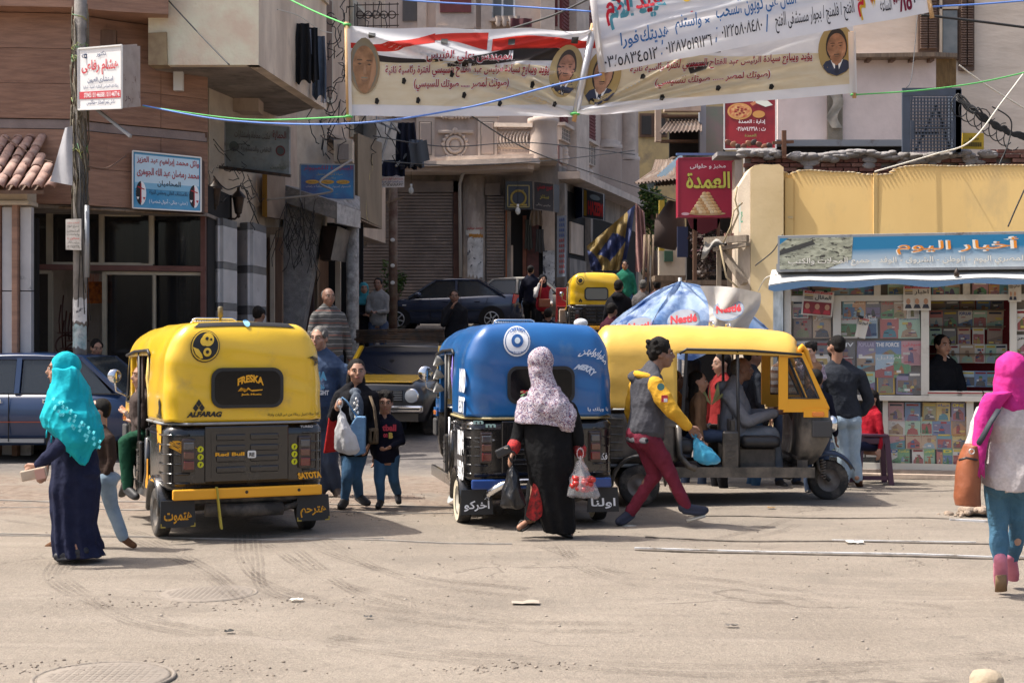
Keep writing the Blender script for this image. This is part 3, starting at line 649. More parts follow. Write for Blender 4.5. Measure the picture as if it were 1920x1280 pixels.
part('wall_niche',MB().box(P(335,152,22.55),(.14,.1,.30)),M_white,OB,True)
zb2=ZY(255,29.5)
b2=[XY(590,29.0),XY(672,30.6),XY(676,33)]
part('balcony_front',wall_strip(b2,zb2,zb2+.05,.1),M_conc,OB,True)
part('balcony_floor',MB().prism([(*XY(580,28.8),zb2-.02),(*XY(676,31.5),zb2-.02),(*XY(676,34),zb2-.02),(*XY(580,34),zb2-.02)],(0,0,.12)),M_conc_dk,OB,True)
zb3=ZY(310,33)
part('balcony_box',MB().prism([(*XY(706,32.6),zb3),(*XY(749,33.2),zb3),(*XY(749,35.5),zb3),(*XY(690,35.5),zb3),(*XY(668,33.2),zb3)],(0,0,.95)),mat('chalky_plaster',(.50,.47,.43),.9,var=(.36,.33,.29),vscale=3,bump=.3),OB,True)
part('balcony_underside',MB().prism([(*XY(704,32.55),zb3-.06),(*XY(751,33.2),zb3-.06),(*XY(751,35.5),zb3-.06),(*XY(640,35.5),zb3+.22),(*XY(660,33),zb3+.1)],(0,0,.055)),M_conc_dk,OB,True)
part('balcony_rail',MB().bar(P(706,215,33),P(706,232,33),.03,.03).bar(P(710,222,33),P(752,226,33.3),.03,.03),M_grey_metal,OB,True)
for a,b in(((712,305),(735,230)),((735,230),(760,262)),((742,312),(766,285)),((700,225),(745,245))):
 part('bracket_strut',MB().bar(P(*a,32.4),P(*b,32.6),.04,.04),M_grey_metal,OB,True)
sb=thing('dark_hanging_box','dark brown shop sign box hanging under the concrete canopy','sign',P(630,450,27.6))
part('casing',MB().prism([P(598,423,27.6),P(600,487,27.6),P(620,487,27.2),P(632,424,27.2)][::-1],(0,.5,0)),mat('brown_sheet',(.05,.032,.025),.6),sb,True)
part('face',MB().prism([P(633,424,27.1),P(620,487,27.1),P(648,492,27.9),P(662,436,27.9)][::-1],(.02,.1,0)),mat('dusty_grey_panel',(.12,.11,.10),.5,var=(.2,.18,.16),vscale=5),sb,True)
aw=thing('slanted_signboard','large weathered olive grey signboard slanting out over the side street','sign',P(690,360,29.5))
part('board',MB().prism([P(671,250,29.0),P(716,268,30.5),P(716,427,30.5),P(671,405,29.0)][::-1],(-.1,.15,0)),mat('olive_board',(.16,.125,.085),.8,var=(.11,.085,.06),vscale=1.5,dirt=(.33,.27,.09),dscale=2.4,dmin=.62,dmax=.7,stretch=(1.5,1.5,.5)),aw,True)
part('frame_underside',MB().prism([P(676,410,29.0),P(716,427,30.5),P(680,424,30.8)],(0,0,-.03)),M_wood,aw,True)
ob=thing('ochre_signboard','yellow edged brown signboard above the wooden door beside the wall lantern','sign',P(512,370,26.2))
part('board',MB().prism([P(501,320,26.0),P(535,330,27.0),P(535,412,27.0),P(501,406,26.0)][::-1],(-.05,.12,0)),mat('brown_board',(.14,.10,.07),.8,var=(.2,.15,.11),vscale=2),ob,True)
part('edge',MB().prism([P(492,322,26.1),P(501,320,25.98),P(501,407,25.98),P(492,405,26.1)][::-1],(-.02,.1,0)),mat('ochre_edge',(.36,.2,.03),.7),ob,True)
def lantern(px,py,D,label):
 p=P(px,py,D);t=thing('wall_lantern',label,'lantern',p,0,'lanterns on the corner wall')
 r=.095
 part('cage',MB().lathe([(r*.6,-.16),(r*.62,-.15),(r*1.05,.1),(r*1.1,.11)],6),M_metal_dk,t)
 part('glass',MB().lathe([(r*.58,-.14),(r*.98,.09)],6),mat('smoky_glass',(.18,.17,.15),.3),t)
 part('roof',MB().lathe([(r*1.35,.10),(r*1.2,.13),(r*.5,.20),(r*.3,.22),(r*.3,.25),(0,.30)],6),M_metal_dk,t)
 part('base',MB().lathe([(0,-.24),(r*.35,-.22),(r*.3,-.18),(r*.65,-.15)],8),M_metal_dk,t)
 part('arm',MB().tube([(0,0,-.2),(-.06,.02,-.25),(-.2,.06,-.24),(-.22,.1,-.18)],.018,8),M_metal_dk,t)
 part('wall_plate',MB().box((-.23,.1,-.2),(.04,.06,.14)),M_metal_dk,t)
lantern(447,382,24.6,'black iron wall lantern hanging nearer the wooden door')
lantern(403,366,23.7,'black iron wall lantern partly hidden behind the blue lawyers sign')
#  CENTRE: ornate building at the end of the street
M_stone=mat('warm_grey_stone',(.30,.245,.21),.85,var=(.225,.18,.155),vscale=.9,dirt=(.12,.10,.085),dscale=1.1,dmin=.6,dmax=.85,bump=.35,bscale=12,stretch=(1,1,.5))
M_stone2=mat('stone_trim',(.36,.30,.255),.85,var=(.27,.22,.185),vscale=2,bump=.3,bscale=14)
M_shut=mat('roller_shutter_metal',(.115,.092,.080),.55,.3,var=(.075,.06,.052),vscale=1.5,dirt=(.19,.15,.12),dscale=2.5,dmin=.6,dmax=.8)
M_red=mat('dull_red_shutter',(.13,.030,.030),.7,var=(.09,.022,.022),vscale=3)
M_brick_dk=mat('dark_red_pillar',(.07,.028,.02),.8,var=(.11,.05,.035),vscale=4)
CB=thing('ornate_building','ornate grey stone building with a curved balcony at the top of the street','building',(-1.8,46,ground_z(46)))
DC=46.0
def cp(px,py,o=0.0,D=DC):p=P(px,py,D);p.y-=o;return p
def cbox(name,x0,y0,x1,y1,m,o=0.0,d=.2,parent=None,bevel=0,D=DC,**k):
 a=P(x0,y1,D);b=P(x1,y0,D)
 return part(name,MB().box(((a.x+b.x)/2,D-o+d/2,(a.z+b.z)/2),(b.x-a.x,d,b.z-a.z)),m,parent or CB,True,bevel=bevel,**k)
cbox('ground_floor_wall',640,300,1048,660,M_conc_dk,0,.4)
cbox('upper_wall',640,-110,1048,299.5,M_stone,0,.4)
R0=XY(1046,46.0);R1=XY(1197,58.0)
def rp(px,py,o=0.0):
 k=(px-960)/F;dx,dy=R1[0]-R0[0],R1[1]-R0[1]
 t=(k*R0[1]-R0[0])/(dx-k*dy);D=R0[1]+dy*t;n=Vector((dy,-dx,0)).normalized()*-1
 p=P(px,py,D);n=Vector((dy,-dx,0)).normalized();return p-n*-o if False else p+Vector((n.x,n.y,0))*o
def rquad(name,x0,y0a,y0b,x1,y1a,y1b,m,o=.0,d=.15,parent=None,**k):
 """panel on the receding wall: at x0 spans y0a..y0b (top, bottom), at x1 spans y1a..y1b"""
 a,b,c,e=rp(x0,y0b,o),rp(x1,y1b,o),rp(x1,y1a,o),rp(x0,y0a,o)
 n=Vector((R1[1]-R0[1],-(R1[0]-R0[0]),0)).normalized()
 return part(name,MB().prism([a,b,c,e],n*d),m,parent or CB,True,**k)
def side_y(y0,px,ref=1046):
 D=rp(px,0).y;return 640-(640-y0)*46.0/D
def rlev(name,x0,x1,ytop,ybot,m,o=0,d=.15,parent=None,**k):
 return rquad(name,x0,side_y(ytop,x0),side_y(ybot,x0),x1,side_y(ytop,x1),side_y(ybot,x1),m,o,d,parent,**k)
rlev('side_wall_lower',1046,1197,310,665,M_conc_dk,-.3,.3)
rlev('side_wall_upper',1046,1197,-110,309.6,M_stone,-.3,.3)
part('building_mass',MB().prism([(*XY(655,46.5),0),(*XY(1046,46.5),0),(R1[0]-.5,R1[1],0),(-5.3,60,0)],(0,0,13.6)),M_conc_dk,CB,True)
def curve_slab(y0,y1,o_,m,name,x0=655,x1=1012):
 pts=[]
 for i in range(25):
  t=i/24;px=x0+(x1-x0)*t;bow=0.0 if t<.45 else .75*math.sin((t-.45)/.55*math.pi*.5)
  e=0 if t<.97 else(t-.97)/.03
  p=P(px,300,DC-1.0-o_);pts.append((p.x,DC-1.0-o_-bow*(1-e*.2),0))
 base=[(x,y,ZY(y1,DC-1))for x,y,_ in pts]+[(pts[-1][0],DC,ZY(y1,DC-1)),(pts[0][0],DC,ZY(y1,DC-1))]
 part(name,MB().prism(base,(0,0,(y1-y0)*DC/F)),m,CB,True)
curve_slab(304,313,.25,M_stone2,'balcony_slab');curve_slab(313.5,322,.05,M_stone,'balcony_soffit_step',730,1000);curve_slab(295,303.5,.1,M_stone2,'balcony_slab',655,1045)
Db=DC-1.0
cbox('balcony_wall',655,222,935,296,M_stone,0,.3,D=Db)
cbox('balcony_coping',655,213,935,221,M_stone2,.08,.42,D=Db)
for x0,x1 in((781,815),(896,932)):
 f=cbox('balcony_pilaster',x0,222,x1,300,M_stone2,.1,.12,D=Db);cbox('pilaster_panel',x0+7,231,x1-7,290,M_stone,.125,.03,f,D=Db,bevel=.01)
 cbox('pilaster_panel',x0+5,229,x1-5,292,M_conc_dk,.113,.02,f,D=Db)
cbox('moulding',821,245,888,251,M_stone2,.1,.14,D=Db,bevel=.02);cbox('moulding',818,296,893,300,M_stone2,.12,.14,D=Db)
c=cp(853,272,.06,Db);cr=MB();cr.torus((c.x,Db-.03,c.z),.23,.055,Matrix.Rotation(R(90),3,'X'));cr.torus((c.x,Db-.03,c.z),.34,.035,Matrix.Rotation(R(90),3,'X'),sy=1.05)
cr.ell((c.x,Db,c.z),(.18,.05,.2))
for i in range(9):
 a=math.pi*i/8;cr.ell((c.x+.36*math.cos(a),Db-.03,c.z+.36*math.sin(a)),(.065,.06,.065))
for s_ in(-1,1):
 for k in range(4):cr.ell((c.x+s_*(.12+.1*k),Db-.03,c.z-.33-.03*k),(.09,.06,.055))
cr.ell((c.x,Db-.04,c.z+.42),(.1,.07,.1));part('crest',cr,M_stone2,CB,True)
cr=MB()
for i in range(-4,5):cr.ell(tuple(cp(855+i*6,219,.1,Db)),(.05,.05,.09))
cr.ell(tuple(cp(845,219,.1,Db)),(.12,.06,.1));part('carved_frieze',cr,M_stone2,CB,True)
part('balustrade_sill',MB().prism([P(933,283,Db),P(1003,287,Db-.65),P(1003,303,Db-.65),P(933,300,Db)][::-1],(0,.3,0)),M_stone,CB,True)
part('handrail',MB().bar(P(931,235,Db-.05),P(1003,236,Db-.7),.3,.12),M_stone2,CB,True)
bm_=MB();bm_.torus((0,0,.0),.17,.035,Matrix.Rotation(R(90),3,'X'),16,6,1.5)
rm=mesh_of('baluster',bm_,M_stone2)
for i in range(11):
 t=(i+.5)/11;p=P(934+68*t,261,Db-.65*t);part('baluster',rm,None,CB,loc=p-Vector(CB.location))
for i in range(12):
 t=i/11;a=P(934+68*t,240,Db-.65*t);b=P(934+68*t,284,Db-.65*t);part('baluster_rib',MB().bar(a,b,.03,.05),M_stone2,CB,True)
part('balcony_end_column',MB().lathe([(.42,ZY(303,Db)),(.42,ZY(262,Db)),(.40,ZY(240,Db)),(.46,ZY(236,Db)),(.46,ZY(228,Db)),(.3,ZY(226,Db)),(.25,ZY(215,Db))],20,Matrix.Translation((P(1018,0,Db-.5).x,Db-.5,0))),M_stone,CB,True)
for x0,x1 in((655,672),):cbox('pier',x0,-60,x1,215,M_stone2,.15,.2)
for x0 in(788,872,905,1012):
 pass
cbox('wall_pier',783,-80,800,60,M_stone2,.12,.2);cbox('wall_pier',818,-80,893,60,M_stone2,.3,.4);cbox('wall_pier',902,-80,922,60,M_stone2,.2,.3);cbox('wall_pier',1013,-80,1040,60,M_stone2,.25,.3)
cbox('red_panel',826,-40,884,28,M_red,.36,.06);cbox('moulding',822,52,890,58,M_stone2,.36,.1)
w=cbox('window',920,-40,966,40,M_white,.03,.1);cbox('pane',925,-40,940,36,M_glass,.05,.05,w);cbox('pane',944,-40,962,36,M_glass,.05,.05,w)
cbox('window_sill',918,38,985,44,M_stone2,.35,.4);cbox('dark_window',755,-60,782,40,M_glass,.05,.1)
for i in range(4):part('baluster',MB().lathe([(.04,0),(.09,.1),(.06,.2),(.09,.32)],8,Matrix.Translation(cp(934+i*12,55,.35))),M_stone2,CB,True)
cl=MB();cl.grid(lambda a,b:cp(957+40*a,42+16*b,.55+.04*math.sin(a*12+b)),16,4);props(part('hanging_cloth',cl,mat('maroon_cloth',(.1,.03,.035),.9),None),'dark maroon cloth hung over the upper window ledge of the ornate building','cloth')
def louvre_front(x0,y0,x1,y1):
 f=cbox('shutter',x0,y0,x1,y1,M_red,.04,.06)
 n=int((y1-y0)/5)
 for i in range(n):cbox('slat',x0+1.5,y0+2+i*(y1-y0-3)/n,x1-1.5,y0+4.6+i*(y1-y0-3)/n,M_red,.07,.04,f)
louvre_front(1040,-20,1045.5,50)
def rl_shutter(x0,x1,y0,y1):
 f=rlev('shutter',x0,x1,y0,y1,M_red,.0,.08)
 n=int((y1-y0)/7)
 for i in range(n):ya=y0+3+i*(y1-y0-4)/n;rlev('slat',x0+.8,x1-.8,ya,ya+3.4,M_red,.08,.03,f)
rl_shutter(1049,1060,120,232);rl_shutter(1094,1112,120,232);rl_shutter(1094,1112,-40,50);rl_shutter(1168,1182,100,238);rl_shutter(1049,1062,-40,50);rl_shutter(1165,1180,-30,60)
for x0,x1 in((1064,1088),):rlev('side_pilaster',x0,x1,-100,312,M_stone2,.0,.3)
for x0,x1,yt,yb in((1046,1062,236,262),(1092,1110,240,282)):
 f=rlev('balustrade',x0,x1,yt,yb,M_stone2,0,.12)
 rlev('balustrade_cap',x0-1,x1+1,yt-6,yt,M_stone2,0,.25,f)
 for i in range(4):
  for j in range(3):
   a=x0+(x1-x0)*(i+.5)/4;ya=yt+3+(yb-yt-4)*j/3;rlev('opening',a-1.1,a+1.1,ya,ya+(yb-yt)/3-3,M_conc_dk,.12,.02,f)
for x0,x1,yt,yb in((1046,1062,272,305),(1092,1110,292,330)):
 f=rlev('relief_frame',x0,x1,yt,yb,M_red,0,.02);rlev('relief_panel',x0+1.5,x1-1.5,yt+2,yb-1,M_stone,.02,.03,f)
 r_=MB();
 for k in range(4):r_.ell(tuple(rp((x0+x1)/2,side_y(yt+6+k*(yb-yt-10)/3,(x0+x1)/2),.08)),(.12+.04*(k==2),.1,.12))
 part('relief_figure',r_,M_stone2,CB,True)
for x,r0 in((1131,.42),(1170,.36)):
 p=rp(x,300,.15);zt=ZY(-60,p.y);z1=ZY(side_y(215,x),p.y)
 part('engaged_column',MB().lathe([(r0*.85,z1-.0),(r0*.80,zt)],18,Matrix.Translation((p.x,p.y,0))),M_stone2,CB,True)
 part('column_base',MB().lathe([(r0*1.25,z1-.28),(r0*1.25,z1-.16),(r0*1.05,z1-.12),(r0*1.1,z1-.04),(r0*.85,z1)],18,Matrix.Translation((p.x,p.y,0))),M_stone2,CB,True)
 part('column_pedestal',MB().box((p.x,p.y,(z1-.28+ZY(side_y(322,x),p.y))/2),(r0*2.2,r0*2.2,(z1-.28)-ZY(side_y(322,x),p.y))),M_stone,CB,True,bevel=.03)
rlev('side_cornice',1046,1197,322,336,M_stone2,.0,.7)
def shutter(x0,y0,x1,y1,label=None,o=.08):
 f=cbox('roller_shutter',x0,y0,x1,y1,M_shut,o-.03,.05);n=int((y1-y0)/6);mb=MB()
 for i in range(n):
  a=P(x0+1,y0+(i+.5)*(y1-y0)/n,DC);b=P(x1-1,0,DC);h=(y1-y0)/n*DC/F
  mb.bar((a.x,DC-o-.02,a.z),(b.x,DC-o-.02,a.z),.05,h*.72)
 part('shutter_slats',mb,M_shut,f,True,kind='stuff')
shutter(672,362,850,640);shutter(912,368,946,640)
cbox('shutter_housing',672,341,862,361.5,M_shut,.2,.2);cbox('shutter_housing',910,345,938,367.5,M_shut,.2,.2)
cbox('shutter_jamb',850.5,341,863,640,M_brick_dk,.2,.2)
part('round_pillar',MB().tube([P(888,660,DC),P(888,330,DC)],.37,20),mat('stained_pillar',(.20,.165,.14),.9,var=(.12,.10,.085),vscale=2.5,dirt=(.28,.24,.2),dscale=3,bump=.5,stretch=(1,1,.5)),CB,True)
pp_=thing('torn_posters','torn white posters and red lettering pasted round the stone pillar','poster',P(890,520,DC-.4))
M_pap=mat('torn_paper',(.55,.54,.53),.9,var=(.30,.29,.28),vscale=3.5,dirt=(.08,.08,.09),dscale=6,dmin=.56,dmax=.6)
def wrap(x0,x1,y0,y1,m,name,rr=.385,rag=0.0,n=14):
 cx=P(888,0,DC).x;mb=MB();rg=random.Random(int(x0+y0))
 a0=math.asin(max(-1,min(1,(P(x0,0,DC).x-cx)/rr)));a1=math.asin(max(-1,min(1,(P(x1,0,DC).x-cx)/rr)))
 e=[[rg.uniform(-rag,rag)for _ in range(n+1)]for _ in(0,1)]
 mb.grid(lambda u,v:(cx+rr*math.sin(a0+(a1-a0)*u),DC-rr*math.cos(a0+(a1-a0)*u),(P(0,y1,DC).z+e[0][round(u*n)])*(1-v)+(P(0,y0,DC).z+e[1][round(u*n)])*v),n,1)
 part(name,mb,m,pp_,True)
wrap(877,906,447,520,M_pap,'poster',.386,.12);wrap(874,900,432,442,paint('c9c6c0'),'poster',.388,.03);wrap(880,906,440,446,paint('a8722a'),'poster',.389,.02)
q=Quad(P(876,432,DC-.4),P(905,432,DC-.4),P(905,425,DC-.4),P(876,425,DC-.4));letters(q,'محمد سعيد',0,1,0,1,paint('a03030'),pp_,.01,.02)
part('drain_pipe',MB().tube([P(893,315,DC-.6),P(872,318,DC-.6),P(866,330,DC-.5),P(862,345,DC-.35),P(864,520,DC-.35)],.055,8),mat('pale_pipe',(.38,.37,.36),.6),CB,True)
cbox('shop_pier',947,335,958,640,M_conc_dk,.1,.3);cbox('orange_jamb',948,395,950.5,560,mat('orange_jamb',(.28,.08,.02),.7),.2,.1)
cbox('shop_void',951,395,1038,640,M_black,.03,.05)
cbox('shop_back_shelf',952,460,962,560,M_conc,.06,.06);cbox('door_leaf',980,405,987,570,mat('rust_brown',(.2,.06,.03),.7,var=(.12,.04,.02),vscale=4),.15,.1)
cbox('brick_panel',988,420,1010,570,mat('dull_brick',(.12,.045,.04),.9,var=(.08,.035,.03),vscale=8),.1,.1)
cbox('wall_pier',1018,400,1040,640,M_pap,.12,.2);cbox('wall_pier_upper',1016,395,1040,470,M_conc,.13,.2)
def garment(px,py,w,h,D,m,label,cat='clothes',group=None,n=3,name='hanging_garment',fl=.03):
 mb=MB();p=P(px,py,D);rg=random.Random(int(px*3+py))
 ph=rg.random()*6
 def fn(u,v):
  ww=w*(.75+.25*v+.06*math.sin(v*5+ph));y=fl*math.sin(u*n*6.28+ph)*(.3+v)
  return(p.x+(u-.5)*ww,D+y,p.z-v*h*(1+.04*math.sin(u*9+ph)))
 mb.grid(fn,16,8);mb.grid(lambda u,v:tuple(Vector(fn(u,v))+Vector((0,.02,0))),16,8)
 return props(single(name,label,cat,mb,m),group=group)
garment(991,412,.25,.9,DC-.4,paint('3a3a34',.9),'dark trousers hung outside the narrow shop',group='clothes hung outside the shop')
garment(1005,395,.42,.45,DC-.42,paint('7a6a5c',.9),'tan shirt hung outside the narrow shop',group='clothes hung outside the shop')
garment(1012,430,.3,.7,DC-.4,paint('3c3a38',.9),'long charcoal garment hung right of the tan shirt',group='clothes hung outside the shop')
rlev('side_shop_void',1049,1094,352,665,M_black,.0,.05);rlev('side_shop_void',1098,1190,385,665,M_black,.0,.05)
rlev('side_pier',1044,1049,345,665,M_conc_dk,0,.25);rlev('side_pier',1094,1098,345,665,M_conc_dk,0,.25)
rlev('shop_counter',1062,1094,480,560,M_conc_dk,.05,.06);rlev('shop_board',1064,1088,410,470,M_conc,.05,.06)
M_yel=mat('faded_yellow_wall',(.36,.27,.13),.9,var=(.28,.21,.11),vscale=1.2,dirt=(.16,.13,.09),dscale=1.5)
AB=thing('alley_building','faded yellow building at the far end of the narrow alley','building',(5.5,64,ground_z(62)))
part('wall',MB().box(P(1270,380,64)+Vector((0,.5,0)),(9,1,13)),M_yel,AB,True)
for px,py in((1212,235),(1238,235),(1262,460),(1240,520),(1285,240)):
 f=part('window',MB().box(P(px,py,63.95),(.6,.1,1.0)),M_wood_dk,AB,True);part('pane',MB().box(P(px,py,63.88),(.42,.06,.8)),M_glass,f,True)
part('low_wall',MB().box(P(1260,540,60),(3.2,.4,2.6)),M_plaster,AB,True)
def foliage(name,label,cat,c,rx,ry,rz_,n,size,mats2,trunk=None,seed=1,lumpsn=9):
 rg=random.Random(seed);t=thing(name,label,cat,(c[0],c[1],(trunk[0]if trunk else c[2]-rz_)))
 cl=[(rg.uniform(-1,1),rg.uniform(-1,1),rg.uniform(-.9,1),rg.uniform(.3,.55))for _ in range(lumpsn)]
 for k,m in enumerate(mats2):
  mb=MB()
  for i in range(n//len(mats2)):
   L=rg.choice(cl);d=Vector((rg.gauss(0,1),rg.gauss(0,1),rg.gauss(0,1))).normalized()*rg.random()**.5*L[3]
   p=Vector((c[0]+(L[0]*.75+d.x)*rx,c[1]+(L[1]*.75+d.y)*ry,c[2]+(L[2]*.75+d.z)*rz_))
   a=Vector((rg.uniform(-1,1),rg.uniform(-1,1),rg.uniform(-.6,.6))).normalized();b=a.cross(Vector((rg.uniform(-1,1),rg.uniform(-1,1),rg.uniform(-1,1)))).normalized()
   s_=size*rg.uniform(.6,1.3);mb.add([p-a*s_,p+b*s_*.45,p+a*s_,p-b*s_*.45],[(0,1,2,3)])
  part('foliage',mb,m,t,True,kind='stuff')
 if trunk:
  mb=MB();mb.tube([(c[0]+.2,c[1],trunk[0]),(c[0]+.1,c[1],(trunk[0]+c[2])/2),(c[0],c[1],c[2])],[.14,.11,.05],8);
  for i in range(5):a=rg.uniform(0,6.28);mb.tube([(c[0],c[1],c[2]-rz_*.5),(c[0]+rx*.6*math.cos(a),c[1]+ry*.6*math.sin(a),c[2]+rz_*.4*rg.random())],[.05,.015],6)
  part('trunk',mb,M_wood_dk,t,True)
 return t
M_leaf=mat('leaf_green',(.075,.13,.025),.6,translucent=.35);M_leaf2=mat('leaf_bright',(.15,.22,.05),.6,translucent=.4);M_leaf3=mat('leaf_dark',(.03,.06,.015),.6)
foliage('leafy_tree','small sunlit green tree growing between the tarpaulin and the bakery','tree',P(1222,402,50),.62,.5,1.05,1700,.085,[M_leaf,M_leaf2,M_leaf3],(ground_z(50),0),3)
foliage('shrub','low green shrub growing behind the brown pole in front of the shutter','plant',P(738,560,41),.38,.3,.9,900,.06,[M_leaf,M_leaf3,M_leaf],(ground_z(41),0),5)
#  RIGHT SIDE: yellow wall, pinkish houses, brick parapet, market stalls
M_ochre=mat('ochre_painted_wall',(.70,.48,.19),.85,var=(.62,.41,.155),vscale=.8,dirt=(.44,.32,.16),dscale=2.2,dmin=.54,dmax=.85,stretch=(1,1,.45),detail=8)
M_ochre_pale=mat('faded_ochre_pier',(.64,.50,.29),.9,var=(.54,.41,.22),vscale=1.3,dirt=(.34,.27,.19),dscale=1.6,dmin=.6,dmax=.8,bump=.15,bscale=14)
M_pinkw=mat('pinkish_plaster',(.47,.385,.35),.9,var=(.38,.31,.28),vscale=1.2,dirt=(.28,.23,.2),dscale=1.5,dmin=.6,dmax=.85,bump=.4,bscale=10,detail=8)
M_beigew=mat('scabby_beige_plaster',(.42,.36,.30),.9,var=(.33,.28,.23),vscale=1.5,dirt=(.24,.17,.10),dscale=1.2,dmin=.6,dmax=.8,bump=.6,bscale=8,stretch=(.5,1,1.6),detail=8)
M_cement=mat('lumpy_cement',(.24,.225,.22),.95,var=(.15,.14,.135),vscale=5,bump=.6,bscale=18)
M_brick=mat('red_brick',(.19,.075,.055),.9,var=(.12,.05,.04),vscale=6,bump=.5,bscale=30)
M_brick2=mat('red_brick_pale',(.26,.13,.10),.9,var=(.16,.08,.06),vscale=6,bump=.5,bscale=30)
M_corr=mat('rusty_corrugated',(.10,.075,.06),.7,.3,var=(.16,.10,.07),vscale=3,dirt=(.22,.2,.18),dscale=3)
YW=thing('yellow_wall','broken topped ochre yellow wall with a paler pier rising behind the newspaper kiosk','wall',(4.6,19.3,0))
def yw(px,py,o=0.0):
 t=(px-1383)/(1920-1383);D=19.7-1.0*t;p=P(px,py,D);p.y-=o;return p
tops=[(1466,319),(1480,326),(1500,319),(1522,318),(1560,321),(1600,322),(1620,326),(1645,327),(1670,325),(1682,315),(1700,311),(1730,309),(1800,311),(1860,308),(1920,309),(2100,308)]
poly=[yw(x,y+rnd.uniform(-.7,.7))for x,y in tops]+[yw(2100,900),yw(1466,900)]
poly[-1].z=poly[-2].z=0
part('wall',MB().prism(poly[::-1],(.03,.22,0)),M_ochre,YW,True)
mb=MB()
for i in range(len(tops)-1):
 (x0,y0),(x1,y1)=tops[i],tops[i+1];n=max(2,int((x1-x0)/7))
 for k in range(n):
  x=x0+(x1-x0)*k/n;y=y0+(y1-y0)*k/n;p=yw(x,y+1,.01);mb.ell((p.x,p.y+.08,p.z),(.04,.11,rnd.uniform(.006,.014)),None,7,5)
part('crumbling_top',mb,mat('bare_cream_render',(.62,.54,.40),.9,var=(.5,.4,.26),vscale=9,bump=.6),YW,True,kind='stuff')
pt=[(1405,318),(1412,312),(1425,310),(1445,311),(1458,310),(1466,316)]
poly=[yw(x,y,.12)for x,y in pt]+[yw(1466,900,.12),yw(1405,900,.12)];poly[-1].z=poly[-2].z=0
part('pier',MB().prism(poly[::-1],(.0,.6,0)),M_ochre_pale,YW,True)
poly=[yw(1384,352,.0),yw(1404.5,318,.1),yw(1404.5,900,.1),yw(1384,900,.0)];poly[2].z=poly[3].z=0
part('pier_side',MB().prism(poly[::-1],(.0,.4,0)),M_plaster,YW,True)
part('joint_strip',MB().bar(yw(1641,325,.01),yw(1641,445,.01),.05,.03),M_ochre,YW,True)
part('corner_strip',MB().bar(yw(1479,335,.02),yw(1479,445,.02),.11,.03),M_ochre,YW,True)
part('joint_strip',MB().bar(yw(1471,408,.03),yw(1486,408,.03),.02,.03),M_ochre_pale,YW,True)
part('dark_crack',MB().tube([yw(1467,330+i*6+rnd.uniform(-2,2),.02)for i in range(19)],.012,5),M_conc_dk,YW,True)
q=Quad(yw(1386,435),yw(1403,434,.06),yw(1403,370,.06),yw(1386,382));pst=thing('green_lettered_poster','faded white poster with green letters pasted on the side of the pale pier','poster',yw(1394,430,.05))
shape(q,rect(0,0,1,1),paint('b9c2b8',.9),pst,.01);letters(q,'لبيع',.2,.8,.3,.8,paint('4b9a7c'),pst,.014,.03,rot=.0)
BP=thing('brick_parapet','low red brick parapet smeared with grey cement above the yellow wall','wall',(5.5,21.6,0))
a=P(1395,300,21.6);b=P(2050,300,21.6);zc=ZY(302,21.6)
part('mortar_core',MB().box(((a.x+b.x)/2,21.75,1.9),(b.x-a.x,.18,3.8)).box(((a.x+b.x)/2,21.74,(ZY(325,21.6)+ZY(292,21.6))/2),(b.x-a.x-.04,.14,.26)),M_cement,BP,True)
bm1=mesh_of('brick',MB().box((0,0,0),(.205,.1,.052)),M_brick);bm2=mesh_of('brick',MB().box((0,0,0),(.205,.1,.052)),M_brick2)
for r_ in range(7):
 z=ZY(327,21.6)+r_*.066
 for i in range(24):
  x=a.x+.1+i*.222+(.11 if r_%2 else 0);px=960+x*F/21.6
  lim=290 if px<1500 else(296 if px<1850 else 280)
  if x>b.x or rnd.random()<.07 or(640-(z-CAMH)*F/21.6)<lim:continue
  part('brick',rnd.choice((bm1,bm1,bm2)),None,BP,loc=Vector((x,21.62+rnd.uniform(-.008,.01),z))-Vector(BP.location),rot=(0,0,R(rnd.uniform(-2,2))))
mb=MB()
for i in range(120):
 px=rnd.uniform(1390,1860);y=290+4*math.sin(px*.03)+rnd.uniform(-3,3)+(9*rnd.random()**3 if rnd.random()<.5 else 0)
 p=P(px,y,21.56);mb.ell(p,(rnd.uniform(.05,.14),rnd.uniform(.06,.12),rnd.uniform(.025,.06)),None,8,6)
for i in range(40):
 cx_=rnd.choice((1520,1620,1700,1740,1830));p=P(cx_+rnd.gauss(0,14),300+rnd.gauss(0,6),21.57);mb.ell(p,(rnd.uniform(.05,.1),.02,rnd.uniform(.03,.05)),None,8,6)
part('cement_smear',mb,M_cement,BP,True,kind='stuff')
for i in range(8):part('brick_hole',MB().disc(P(1434+(i%4)*6,300+(i//4)*7,21.55),.017,8,Matrix.Rotation(R(90),4,'X')),M_black,BP,True)
part('iron_post',MB().bar(P(1470,297,21.5),P(1470,245,21.5),.06,.06).bar(P(1448,268,21.5),P(1488,266,21.5),.04,.04),mat('rust',(.13,.06,.035),.9,var=(.2,.1,.06),vscale=12),BP,True)
LT=thing('pinkish_house','pinkish plastered lean-to with a wooden roof edge behind the brick parapet','house',(7,24.5,0))
def bx(name,x0,y0,x1,y1,D,d,m,parent,bevel=0,**k):
 a_,b_=P(x0,y1,D),P(x1,y0,D)
 return part(name,MB().box(((a_.x+b_.x)/2,D+d/2,(a_.z+b_.z)/2),(b_.x-a_.x,d,b_.z-a_.z)),m,parent,True,bevel=bevel,**k)
bx('wall',1458,108,1755,400,24.5,2.5,M_pinkw,LT)
bx('torn_strip',1552,175,1580,290,24.42,.05,mat('bare_grey_render',(.26,.22,.17),.95,var=(.19,.16,.12),vscale=5,bump=.6),LT)
